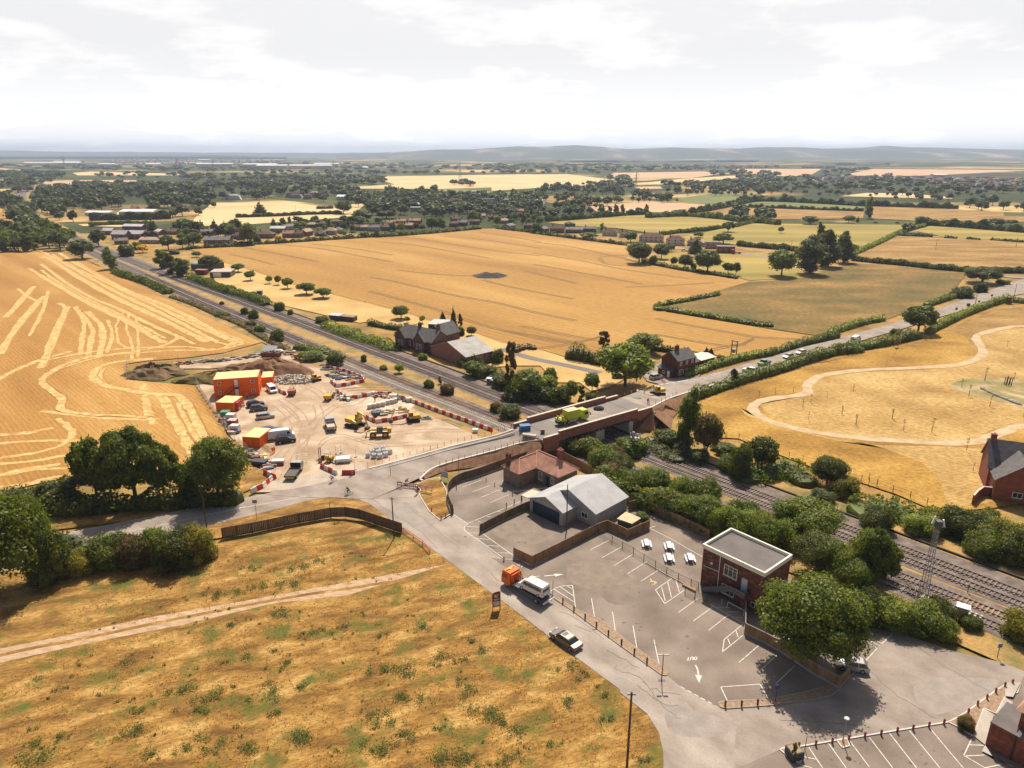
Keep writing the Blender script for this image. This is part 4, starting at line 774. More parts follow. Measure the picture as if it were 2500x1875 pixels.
# --- old station house, hipped pantile roof
E1 = [G(5, *p, 3.6) for p in ((925, 352), (1105, 440), (1280, 372), (1510, 470), (1735, 378))]
L_, A_, I_, B_, R_ = E1; u = (I_-A_).normalized(); v = Vector((u.y, -u.x, 0)); w1 = (L_-A_).length; w2 = (R_-B_).length; l1 = (I_-A_).length; l2 = (B_-I_).dot(v)
sh_ = thing('station_house', 'old brick station house with hipped red pantile roof and two tall chimneys', 'building', (A_.x, A_.y, 0), rzof(u))
w1, w2 = w1*.96, w2*.96
# local: x along u; wing one covers y 0..w1, x 0..l1+w2 ; wing two covers x l1..l1+w2, y -l2..w1
MB().prism([(.3, .3), (l1+.3, .3), (l1+.3, -l2+.3), (l1+w2-.3, -l2+.3), (l1+w2-.3, w1-.3), (.3, w1-.3)], -.1, 3.6).build('wall', BUFF, sh_)
r1 = hip_roof(l1+w2-.6, w1-.6, 3.6, 3.6+w1*.31, x0=.3, y0=.3); r2 = hip_roof(l2+w1-.6, w2-.6, 3.61, 3.61+w2*.312)
mr = MB(); mr.v = [(l1+w2-.3-y, x-l2+.3, z) for x, y, z in r2.v]; mr.f = r2.f; mr.m = r2.m
ro = r1.build('roof', PANT, sh_); PANT2 = M('pantiles_b', [(0, (.27, .125, .085)), (.5, (.38, .19, .13)), (1, (.47, .26, .19))], .6, .85, .15, 8, stripe=(1.5, 'Y', .14)); mr.build('roof', PANT2, sh_)
zr1, zr2 = 3.6+w1*.31, 3.61+w2*.312
mb = MB(); h1 = (w1)/2; h2 = w2/2
mb.tube((h1, w1/2, zr1+.05), (l1+w2/2, w1/2, zr1+.05), .11); mb.tube((l1+h2, w1-h1, zr2+.05), (l1+h2, -l2+h2, zr2+.05), .11)
for q in (((-.02, -.05, 3.45), (h1, w1/2, zr1)), ((-.02, w1+.05, 3.45), (h1, w1/2, zr1)), ((l1, -l2, 3.45), (l1+h2, -l2+h2, zr2)), ((l1+w2, -l2, 3.45), (l1+h2, -l2+h2, zr2)), ((l1-.0, 0, 3.5), (l1+h2*.95, h2*.95, zr2*.99))): mb.tube(q[0], q[1], .09)
mb.build('ridge_tiles', RIDGE, sh_)
chimney(sh_, l1*.12+.3, w1*.78, 3.2, 6.3, .8, .8, MBRK); chimney(sh_, l1+w2*.62, -l2*.5, 3.2, 7.3, .95, .95, BRICK)
window(sh_, (l1+.3, -l2*.17, 1.9), 1.1, 1.9, 'x-', 2, 2); window(sh_, (l1+.3, -l2*.72, 2.0), .9, 1.4, 'x-', 2, 1); door(sh_, (l1+.3, -l2*.5, 1.25), 1.0, 2.3, 'x-', NAVY)
# --- grey metal-roofed hall with garage
P1 = G(5, 1885, 850, 2.8); P2 = G(6, 545, 470, 2.8); e = (P2-P1).normalized(); g = Vector((-e.y, e.x, 0)); q = G(5, 1225, 675, 3.0); Wd = (q-P1).dot(g); q2 = G(5, 1550, 835, 2.9); Wg = (q-q2).dot(g); Lg = (P1-q2).dot(e); LM = (P2-P1).length
gh = thing('hall', 'pale grey hall with pitched metal roof and dark blue garage door', 'building', (P1.x, P1.y, 0), rzof(e))
apx = G(5, 1590, 640, 0); hr = 2.8 + Wd*.2
gable_wall(LM, Wd, 2.8, hr, z0=-.1).build('wall', REND, gh); gable_wall(Lg+.3, Wg, 2.82, 2.82+Wg*.2, x0=-Lg, y0=Wd-Wg-.05, z0=-.1).build('wall', REND, gh)
gable_roof(LM, Wd, 2.8, hr, .25).build('roof', METR, gh); gable_roof(Lg+2.5, Wg, 2.85, 2.85+Wg*.2, .25, x0=-Lg, y0=Wd-Wg-.05).build('roof', METR, gh)
SHT = M('shutter', (.02, .035, .055), 2, .45, stripe=(3, 'Z', .25)); MB().box((-Lg-.04, Wd-Wg/2-.05, 1.3), (.08, Wg*.8, 2.6)).build('garage_door', SHT, gh)
window(gh, (0, Wd*.2, 1.6), 1.5, 1.1, 'x-', 2, 1); MB().tube((-.1, -.25, 2.7), (-.1, -.25, 0), .05).tube((LM*.9, -.25, 2.7), (LM*.9, -.25, 0), .05).build('drainpipe', STEEL, gh)
mb = MB(); c = G(14, 1, 1)
# pale timber canopy beside it
P = [G(5, *p, 2.4) for p in ((1130, 660), (1240, 600), (1330, 630), (1220, 695))]; o = thing('canopy', 'pale timber canopy between the station house and the grey hall', 'canopy', (0, 0, 0))
MB().prism([(p.x, p.y) for p in P][::-1], 2.3, 2.42).build('roof', M('pale_boards', (.6, .5, .36), 1, .8, stripe=(2, 'X', .08)), o)
for p in P: MB().box((p.x, p.y, 1.15), (.12, .12, 2.3)).build('post', WOOD, o)
P = [G(6, *p, 2.3) for p in ((440, 690), (530, 620), (685, 685), (595, 742))]; o = thing('garden_shed', 'small shed with pale board roof inside the fenced garden', 'shed', (0, 0, 0))
MB().prism([(p.x*.93+P[0].x*.035+P[2].x*.035, p.y*.93+P[0].y*.035+P[2].y*.035) for p in P][::-1], 0, 2.2).build('wall', C('shed_blue', (.03, .05, .065)), o); MB().prism([(p.x, p.y) for p in P][::-1], 2.2, 2.34).build('roof', M('osb', [(0, (.5, .38, .22)), (1, (.68, .54, .36))], 1.5, .9, .1, 5), o)
# --- generic house
def house(c, L, D, he, hr, rz, wallm, roofm, label, style='gable', chim=1, win=(3, 2), name='house', lvl=2, group=None, wing=None, cat='house'):
	o = thing(name, label, cat, (c.x, c.y, 0), rz, group); x0, y0 = -L/2, 0
	if style == 'hip': MB().prism([(x0, y0), (-x0, y0), (-x0, D), (x0, D)], 0, he).build('wall', wallm, o); hip_roof(L, D, he, hr, .4, x0, y0).build('roof', roofm, o)
	elif style == 'flat': MB().prism([(x0, y0), (-x0, y0), (-x0, D), (x0, D)], 0, he).build('wall', wallm, o); MB().box((0, D/2, he+.12), (L+.6, D+.6, .24)).build('roof', roofm, o)
	else: gable_wall(L, D, he, hr, x0, y0).build('wall', wallm, o); r_ = gable_roof(L, D, he, hr, .35, .14, x0, y0).build('roof', roofm, o)
	for i in range(chim): chimney(o, x0 + L*(.2 if i == 0 else .82), D/2, hr-1.2, hr+1.1, .9, .6, BRICK, 1)
	nx, nz_ = win; fh = he/max(1, nz_)
	for iz in range(nz_):
		for ix in range(nx):
			x_ = x0 + L*(ix+.5)/nx
			f = MB().box((x_, -.03, fh*iz + fh*.55), (1.4, .1, 1.2)).build('window', WHITE, o); MB().box((x_, -.09, fh*iz + fh*.55), (1.2, .04, 1.0)).build('pane', GLASS, f)
	if wing:
		x_, w_, d_ = wing; gw = gable_wall(d_, w_, he, he + w_*.42); a = gw.v; gw.v = [(x_ + w_/2 - y, x - d_, z) for x, y, z in a]; gw.build('wing', wallm, o)
		gr = gable_roof(d_+D*.4, w_, he, he + w_*.42); gr.v = [(x_ + w_/2 - y, x - d_, z) for x, y, z in gr.v]; gr.build('roof', roofm, o)
	return o
# --- long brick barn and gabled station beyond the tracks
P1 = G(15, 985, 880, 3.2); P2 = G(15, 1260, 815, 3.2); Lf = G(15, 625, 768, 3.2); e = (P2-P1).normalized(); g = Vector((-e.y, e.x, 0)); Wd = (Lf-P1).dot(g); LB = (P2-P1).length
bb = thing('barn', 'long red brick barn with pale corrugated roof beyond the railway', 'barn', (P1.x, P1.y, 0), rzof(e)); gable_wall(LB, Wd, 3.2, 3.2+Wd*.17, z0=-.1).build('wall', BRICKN, bb); gable_roof(LB, Wd, 3.2, 3.2+Wd*.17, .3).build('roof', FIBR, bb)
for x_ in (.42, .56, .8): window(bb, (LB*x_, 0, 1.7), 1.1, 1.3, 'y-', 1, 1)
P1 = G(15, 300, 770); P2 = G(15, 640, 850); e = (P2-P1).normalized(); Ls = (P2-P1).length; OB = M('old_brick', [(0, (.09, .045, .035)), (1, (.17, .085, .06))], 1, .9, .3, 7)
os_ = thing('gabled_station', 'old dark brick station building with slate roof and pointed front gables', 'building', (P1.x, P1.y, 0), rzof(e)); D_ = 8.5
gable_wall(Ls, D_, 4.2, 7.4, z0=-.1).build('wall', OB, os_); gable_roof(Ls, D_, 4.2, 7.4, .35).build('roof', SLATE, os_)
for x_ in (Ls*.16, Ls*.72):
	gw = gable_wall(1.6, 5.2, 4.3, 7.1); gw.v = [(x_ + 2.6 - y, x - 1.4, z) for x, y, z in gw.v]; gw.build('gable_wing', OB, os_); gr = gable_roof(6, 5.2, 4.3, 7.15); gr.v = [(x_ + 2.6 - y, x - 1.4, z) for x, y, z in gr.v]; gr.build('roof', SLATE, os_)
	for dx in (-.8, .8): window(os_, (x_+dx, -1.42, 2.2), .8, 2.0, 'y-', 1, 0)
for dx in (.36, .5): window(os_, (Ls*dx, 0, 2.2), .8, 1.8, 'y-', 1, 0)
gw = gable_wall(9, 7, 5.2, 8.4); gw.v = [(Ls*.75 + 3.5 - y, x + 6, z) for x, y, z in gw.v]; gw.build('rear_wing', OB, os_); gr = gable_roof(9, 7, 5.2, 8.4); gr.v = [(Ls*.75 + 3.5 - y, x + 6, z) for x, y, z in gr.v]; gr.build('roof', SLATE, os_)
chimney(os_, Ls*.42, D_/2, 6.5, 8.8, .8, 1.2, OB); chimney(os_, Ls*.9, D_/2+1, 6.5, 9.2, .8, 1.2, OB)
house(G(15, 720, 645), 9, 8, 3.6, 3.8, R(-12), C('dark_boards', (.06, .05, .045), .8), M('pale_felt', (.5, .48, .46), 1), 'flat pale-roofed outbuilding behind the slate station, beside the conifers', 'flat', 0, (0, 0), 'outbuilding', cat='outbuilding')
# --- brick house by the bridge
A = G(57, 355, 745, .3); Bc = G(57, 590, 765, .3); Cc = G(57, 860, 690, .3); e = (Cc-Bc); e.z = 0; Lh = e.length; e.normalize(); g = Vector((-e.y, e.x, 0)); Wh = (A-Bc).dot(g)
DBR = M('dark_brick', [(0, (.085, .03, .022)), (1, (.17, .06, .04))], .8, .9, .25, 8)
bh = thing('brick_house', 'two-storey dark red brick house with slate roof beside the bridge ramp', 'house', (Bc.x, Bc.y, 0), rzof(e)); Wh = min(max(Wh, 6.5), 9)
gable_wall(Lh, Wh, 5.3, 7.6, z0=-.1).build('wall', DBR, bh); gable_roof(Lh, Wh, 5.3, 7.6, .25).build('roof', SLATE, bh); chimney(bh, Lh*.36, Wh*.5, 6.5, 9.0, 1.3, .7, DBR, 3)
MB().prism([(-1.8, Wh*.15), (0, Wh*.15), (0, Wh*.95), (-1.8, Wh*.95)], -.1, 2.4).build('porch', DBR, bh); MB().poly([(-2.1, Wh*.1, 2.35), (-2.1, Wh, 2.35), (-.01, Wh, 3.4), (-.01, Wh*.1, 3.4)]).poly([(-2.1, Wh*.1, 2.3), (-.01, Wh*.1, 2.3), (-.01, Wh*.1, 3.4), (-2.1, Wh*.1, 2.35)]).build('porch_roof', C('dark_tile', (.05, .05, .06), .7), bh)
door(bh, (-1.8, Wh*.3, 1.1), .9, 2.0, 'x-', WHITE); window(bh, (-1.8, Wh*.6, 1.3), .8, 1, 'x-', 1, 0)
window(bh, (Lh*.22, 0, 1.5), 2.0, 1.7, 'y-', 1, 2); window(bh, (Lh*.52, 0, 1.6), 1.1, 1.3, 'y-', 1, 1)
for x_ in (.17, .5, .82): window(bh, (Lh*x_, 0, 4.3), .9, 1.3, 'y-', 1, 1)
gw = gable_wall(3.2, 4.5, 3, 4.4, x0=Lh, y0=1, z0=-.1); gw.build('annexe', DBR, bh); gable_roof(3.2, 4.5, 3, 4.4, .2, x0=Lh, y0=1).build('roof', SLATE, bh); door(bh, (Lh+1.2, 1, 1.1), .9, 2.0, 'y-', WHITE)
house(G(57, 1060, 600), 7, 6, 2.6, 3.2, rzof(e), DBR, M('white_roof', (.66, .62, .55), 1, .8), 'low garage with shallow white roof behind the hedge of the brick house', 'gable', 0, (0, 0), 'garage', cat='garage')
# --- new house at the right edge
P1 = G(11, 1075, 410, 4.3); Fc = G(11, 1350, 440, 4.3)
nh = thing('new_house', 'new red brick house with slate roof and front gable at the right edge', 'house', (G(11, 1065, 560).x, G(11, 1065, 560).y, 0), R(-24)); NB_ = M('house_brick', [(0, (.19, .06, .035)), (1, (.28, .1, .06))], .8, .9, .25, 9)
gw = gable_wall(5, 9, 4.4, 8.2); gw.v = [(9 - y, x, z) for x, y, z in gw.v]; gw.build('wall', NB_, nh); gr = gable_roof(9, 9, 4.4, 8.2, .35); gr.v = [(9 - y, x, z) for x, y, z in gr.v]; gr.build('roof', SLATE, nh)
gable_wall(16, 8, 5, 9.5, x0=-.5, y0=5).build('wall', NB_, nh); gable_roof(16, 8, 5, 9.5, .35, x0=-.5, y0=5).build('roof', SLATE, nh); chimney(nh, 0, 9, 8.6, 10.6, 1.0, .7, NB_, 1)
window(nh, (4.0, 0, 1.7), 1.7, 1.2, 'y-', 2, 1)
P = PG("11:905,600 940,560 985,528 1060,535"); mb = MB(); cp = MB(); o = thing('garden_wall', 'curved brick garden wall with pale coping beside the new house', 'wall')
for a, b in zip(P, P[1:]): mb.wall(a, b, .25, -.1, 1.9); cp.wall(a, b, .35, 1.902, 2.0)
mb.build('wall', NB_, o); cp.build('coping', COPE, o)
# --- brick corner bottom right
A = G(8, 1860, 1270); Bp = G(8, 1945, 1000, 0); C3_ = G(8, 2380, 1560)
pb = thing('brick_building', 'brick building with tiled roof cut off by the bottom right corner', 'building', (A.x, A.y, 0), rzof((C3_-A).normalized())); PW = (C3_-A).length; wy = 5.0
MB().prism([(0, 0), (PW, 0), (PW, wy), (0, wy)], -.1, 3.3).build('wall', BRICK, pb); MB().box((PW/2, wy/2, 3.36), (PW+.1, wy+.1, .12)).build('flat_roof', FELT, pb)
MB().prism([(2.2, 1.5), (PW, 1.5), (PW, wy+6), (2.2, wy+6)], 3.42, 6.2).build('wall', BRICK, pb); hip_roof(PW-2, wy+4.5, 6.2, 9.5, .5, 2.2, 1.5).build('roof', M('clay_tiles', (.42, .25, .17), 1, .85, .2, 6), pb)
MB().tube((2.6, -.1, 0), (2.6, -.1, 3.2), .07).tube((2.6, -.1, 3.2), (2.3, 1.4, 3.6), .06).build('drainpipe', BLACK, pb)
for s, z in (("8:1755,1190 1850,945 1940,1000 1860,1275", .05), ("8:1960,990 2040,845 2110,890 2075,1060", .05), ("8:1860,1275 1945,1400 2130,1475 2100,1475 1830,1330", .04), ("8:2040,720 2180,720 2110,850 2040,840", .16)): sheet('paving', PG(s), z+.1, M('paving', [(0, (.38, .33, .29)), (1, (.5, .45, .4))], .5, .9, .1, 3))
# --- farm sheds along the railway
SG = M('green_sheet', (.3, .33, .25), 1, .7)
def shed(s, L, D, h, rz, wm, rm, label, name='shed', roof='mono', door_=None):
	k, x, y = [float(q) for q in s.split()]; c = G(int(k), x, y); o = thing(name, label, name.replace('_', ' '), (c.x, c.y, 0), R(rz))
	MB().box((0, D/2, h/2), (L, D, h)).build('wall', wm, o)
	if roof == 'arch':
		pr = [(D/2*math.cos(a), h + 1.3*math.sin(a)) for a in np.linspace(0, math.pi, 9)]; mb = MB(); mb.sideprism(pr, -L/2-.2, L/2+.2); mb.v = [(y_, D/2 + x_, z_) for x_, y_, z_ in mb.v]; mb.build('roof', rm, o)
	else: MB().box((0, D/2, h+.1), (L+.3, D+.3, .16), ry=0, rx=.05).build('roof', rm, o)
	if door_: MB().box((-L*.15, -.03, h*.45), (L*.4, .06, h*.85)).build('door', door_, o)
	return o
shed("16 1330 345", 12, 14, 3.2, -25, C('dk_green', (.03, .045, .03)), SG, 'green arched shed beside the tall willows and the railway', roof='arch')
shed("16 1345 378", 6.5, 3, 2.3, -12, C('maroon', (.15, .04, .03)), C('maroon_top', (.3, .13, .1)), 'red-brown steel container in front of the arched shed', 'container')
shed("16 1515 405", 11, 9, 3, 5, C('black_boards', (.05, .05, .06)), M('pink_roof', (.5, .42, .38), 1), 'low grey shed with white doors in the pale paddock', door_=WHITE)
shed("17 1440 625", 5, 3.4, 1.8, -20, C('shed_dk', (.06, .055, .05)), C('blue_roof', (.42, .46, .55)), 'small shed with pale blue roof beside the dark hedge'); shed("17 1530 630", 8, 3, 1.6, -22, C('shed_dk', (.06, .055, .05)), M('shed_brown', (.3, .22, .16), 1), 'long low animal shelter joined in line with the blue-roofed shed')
shed("17 805 415", 2.2, 2, 1.9, 0, C('shed_dk', (.03, .03, .035)), GREY, 'black hut at the end of the paddock fence, among the orchard trees', 'hut')
for i, (x, y, w) in enumerate(((1215, 1155, 'leftmost'), (1263, 1175, 'middle'), (1305, 1190, 'rightmost'))):
	o = shed(f"15 {x} {y}", 1.3, 1.0, 1.7, -20, C('cabinet_%d' % (i > 0), (.1, .17, .2) if i == 0 else (.2, .2, .19)), STEEL, f'{w} of the three trackside equipment cabinets below the bushes', 'trackside_cabinet'); o['group'] = 'trackside cabinets'
o = shed("33 1000 1500", 1.5, 1.1, 2.2, -35, M('cab', (.42, .33, .2), 1), STEEL, 'beige trackside cabinet beside the nearest track, right of the lattice mast', 'trackside_cabinet')
# --- village houses: crop x yb yroof w | roof wall style rot label
RB = M('brown_tiles', [(0, (.12, .075, .055)), (1, (.2, .125, .09))], .3, .9, .2, 2); RT = M('terracotta_tiles', [(0, (.36, .17, .11)), (1, (.5, .26, .18))], .3, .9, .2, 2); RN = M('tan_tiles', [(0, (.38, .26, .18)), (1, (.5, .36, .26))], .3, .9, .2, 2); RG = M('grey_tiles', [(0, (.17, .15, .14)), (1, (.27, .25, .23))], .3, .9, .2, 2); RW = M('pale_panels', [(0, (.5, .46, .48)), (1, (.64, .6, .6))], .2, .6, .08, 1)
WB_ = M('village_brick', [(0, (.16, .07, .05)), (1, (.26, .13, .09))], .3, .9, .2, 2); WW = M('pale_render', (.55, .5, .45), .5); WP = M('buff_wall', (.36, .29, .22), .5)
CM = {'b': RB, 't': RT, 'n': RN, 'g': RG, 'w': RW, 'B': WB_, 'W': WW, 'P': WP}; ST2 = {'g': 'gable', 'h': 'hip', 'f': 'flat'}
VH = """41 390 470 335 210|wB g -8|brick block with white panel roof, nearest the railway
41 605 460 335 225|wB g -8|brick block with white panel roof, right of its twin near the railway
41 230 400 305 150|wB g -8|white panel-roofed block half hidden behind the front pair
41 565 330 280 280|wB g -8|longest white panel roof at the back of the railway group
41 905 400 325 110|wB g -40|steep white-roofed house end beside the dark red tree
41 420 530 460 150|gB g 20|grey-roofed gabled house in front of the white panel roofs
41 800 520 470 290|nP g -5|long tan roof in front of the dark red tree
41 1125 400 332 190|bB g -5|brown-roofed house behind the dark trees left of the big grey one
41 1580 400 340 150|gP g 15|grey gabled house behind the big skylight roof
41 1710 545 410 340|gB g 4|big grey-roofed house with two skylights at the wheat corner
41 1985 470 360 160|bB h -6|brown hipped house right of the skylight roof
42 470 560 450 230|bB h -3|brown hipped house left of the golden tree
42 650 470 420 200|wP g 0|wide pale grey roof behind the dark small conifer
42 830 440 362 130|gW g 60|house with a white steep gable end in the village row
42 790 550 450 150|tB g -2|red brick house with orange-red roof, left half of a pair
42 925 550 450 110|bB g -2|red brick house with brown roof, right half of a pair
42 1100 410 350 140|nB h -2|brick house with pinkish roof above the tan gable
42 1250 395 335 110|bB h 0|brown pyramid-roofed house beside the flat modern one
42 1430 400 322 170|bB f 0|modern dark house with flat roof and wide glazing
42 1085 525 420 120|nB g 70|tan-roofed house turned gable to the wheat
42 1225 530 440 110|bB h 0|small brown-roofed house behind the grey bush
42 1360 515 405 150|nP h 0|tan pyramid-roofed bungalow above parked cars
42 1460 490 400 90|gP h 0|grey-roofed bungalow touching the tan pyramid roof
42 1700 450 392 130|bB g 0|low brown roof between the clipped round trees
42 1820 450 385 90|nP g 0|low tan roof right of the brown one between trees
42 1950 460 372 160|gP g 0|low grey-green roofed bungalow behind hedges
42 2110 450 385 130|bB g 0|low brown bungalow at the right of the grey-green one
43 110 430 365 130|bB g 0|brown roof at the left foot of the terracotta terrace
43 190 385 318 120|tB g -12|terracotta roof, leftmost of the terrace
43 330 370 295 130|tB g -12|terracotta roof, upper middle of the terrace
43 510 360 290 150|tB g -12|terracotta roof, rightmost and highest of the terrace
43 285 430 355 130|tB g -12|terracotta roof, lower middle of the terrace
43 430 430 345 90|nB g -12|tan roof at the lower right of the terracotta terrace
43 560 130 92 140|wP g 0|white-roofed hall far back in the village trees
43 700 160 95 115|bB g 0|dark brown roof right of the far white hall
43 520 195 158 130|wP f 0|white flat roof below the far white hall
43 1050 130 70 110|gB g 0|grey far house with a pale band in front
43 1165 125 50 90|bB g 0|brown far house, right of the grey one with pale band
43 1040 310 240 100|bB g -5|dark brown roof, upper left of the cul-de-sac
43 1070 340 262 110|bB g -5|dark brown roof, second step of the cul-de-sac
43 1035 400 325 120|bB g -5|dark brown roof, lower left of the cul-de-sac
43 1155 390 310 130|gB g -3|grey-brown roof in the middle of the cul-de-sac
43 1320 370 303 130|bB g -3|brown roof with pale gable at the right of the cul-de-sac
43 1410 290 245 110|nP g 0|tan low roof behind the lime tree
43 1570 310 240 130|bB g 0|brown roof with pink wall behind the tan bungalow
43 1700 355 290 180|nP h -4|tan hipped bungalow with chimney and hedge
43 1830 430 352 130|gP g 60|grey bungalow turned gable to the wheat tip
43 2060 430 348 150|bB g -3|long brown roof right of the gable-on bungalow
43 1940 220 160 70|tP g 0|pinkish house among trees far back right
43 2170 250 205 110|bB g 0|brown far roof at the right of the village centre
44 150 290 240 90|gB g 60|small grey gable beside the bungalow row
44 265 300 215 150|bB g -4|dark brown bungalow, left of the long double one
44 450 300 232 180|gB g -4|grey-brown bungalow, left half of the long roof
44 615 290 225 140|gB g -6|grey-brown bungalow, right half of the long roof
44 830 335 245 150|bW h -14|semi with brown hipped roof, leftmost of the white semis
44 1000 350 268 120|bW h -14|semi with brown hipped roof, second white semi from the left
44 1280 400 290 250|bW h -14|longest white house with brown hipped roof and two chimneys
44 1540 435 322 190|bW h -14|rightmost clear white semi with brown hipped roof
44 1760 440 355 170|bP h -14|brown roof half hidden by the dark conifer
44 1950 470 438 160|gP f -8|flat grey workshop roof beside the field
44 2090 520 468 180|gB f -8|black flat-roofed store next to the red lorry
44 1860 445 405 60|nP g 50|small pinkish shed gable by the workshop
41 655 100 30 130|tB g 10|red manor house with gables, main block
41 735 105 40 90|tB g 80|red manor gable facing right
41 590 110 10 80|tB g 0|red manor tall wing at the left"""
HS = []
for ln_ in VH.split('\n'):
	a, b, lab = ln_.split('|'); k, x, yb, yt, wd = [float(q) for q in a.split()]; k = int(k); cs, stl, rot = b.split(); c = G(k, x, yb)
	wpx = wd*CR[k][2]*scl(c); rz = R(float(rot)); h = max(4.2, hgt(k, yt, c)); L = max(7, wpx/max(.75, abs(math.cos(rz)))); D = min(9, max(6.5, L*.6)); h = max(h - D*.12, 4.2); two = h > 6.2; he = h*.62 if stl != 'f' else h
	HS.append((c.x, c.y, L/2+1.5, 14 + D))
	house(c, L, D, he, h, rz, CM[cs[1]], CM[cs[0]], lab, ST2[stl], 0 if stl == 'f' or cs[0] == 'w' else 2 if L > 15 else 1, (max(2, int(L/3.5)), 2 if two else 1), group='village houses')
# far sheds and warehouses
for i, (s, wpx, lab) in enumerate([("21 400 236", 440, 'longest white warehouse on the far left plain'), ("21 510 224", 200, 'pale warehouse just above the longest one'), ("21 815 240", 130, 'small white warehouse right of the longest one'), ("21 1180 236", 110, 'small pale warehouse near the far left chimneys'), ("21 1570 200", 90, 'white block, highest of the far town buildings'), ("21 1650 246", 280, 'long grey warehouse under the far town'), ("21 2000 250", 260, 'long pale warehouse, second under the far town'), ("22 200 262", 240, 'wide white warehouse in the middle distance'), ("22 500 262", 330, 'widest white warehouse in the middle distance'), ("22 620 245", 190, 'tallest pale warehouse behind the widest one'), ("22 890 262", 100, 'white warehouse furthest right of the far town'), ("21 750 620", 190, 'low white-roofed yard building left of the manor'), ("21 1050 622", 260, 'long low white roof in front of the manor'), ("22 800 498", 200, 'pale long roof beside the gold field'), ("24 800 168", 90, 'white block on the right-hand hillside'), ("24 750 328", 40, 'white house in the right-hand far village'), ("24 1000 335", 50, 'pale house row end in the right-hand far village'), ("24 1570 318", 100, 'white long building in the right-hand far village'), ("44 1060 90", 90, 'white polytunnel between the poplars')]):
	k, x, y = [float(q) for q in s.split()]; c = G(int(k), x, y); L = wpx*CR[int(k)][2]*scl(c); h = min(14, max(3, L*.12)); D = min(L*.6, 45)
	house(c, L, D, h, h + D*.08, 0, WW, M('white_sheet', (.72, .7, .7), 1, .6), lab, 'gable', 0, (0, 0), 'warehouse', cat='warehouse', group='distant warehouses')
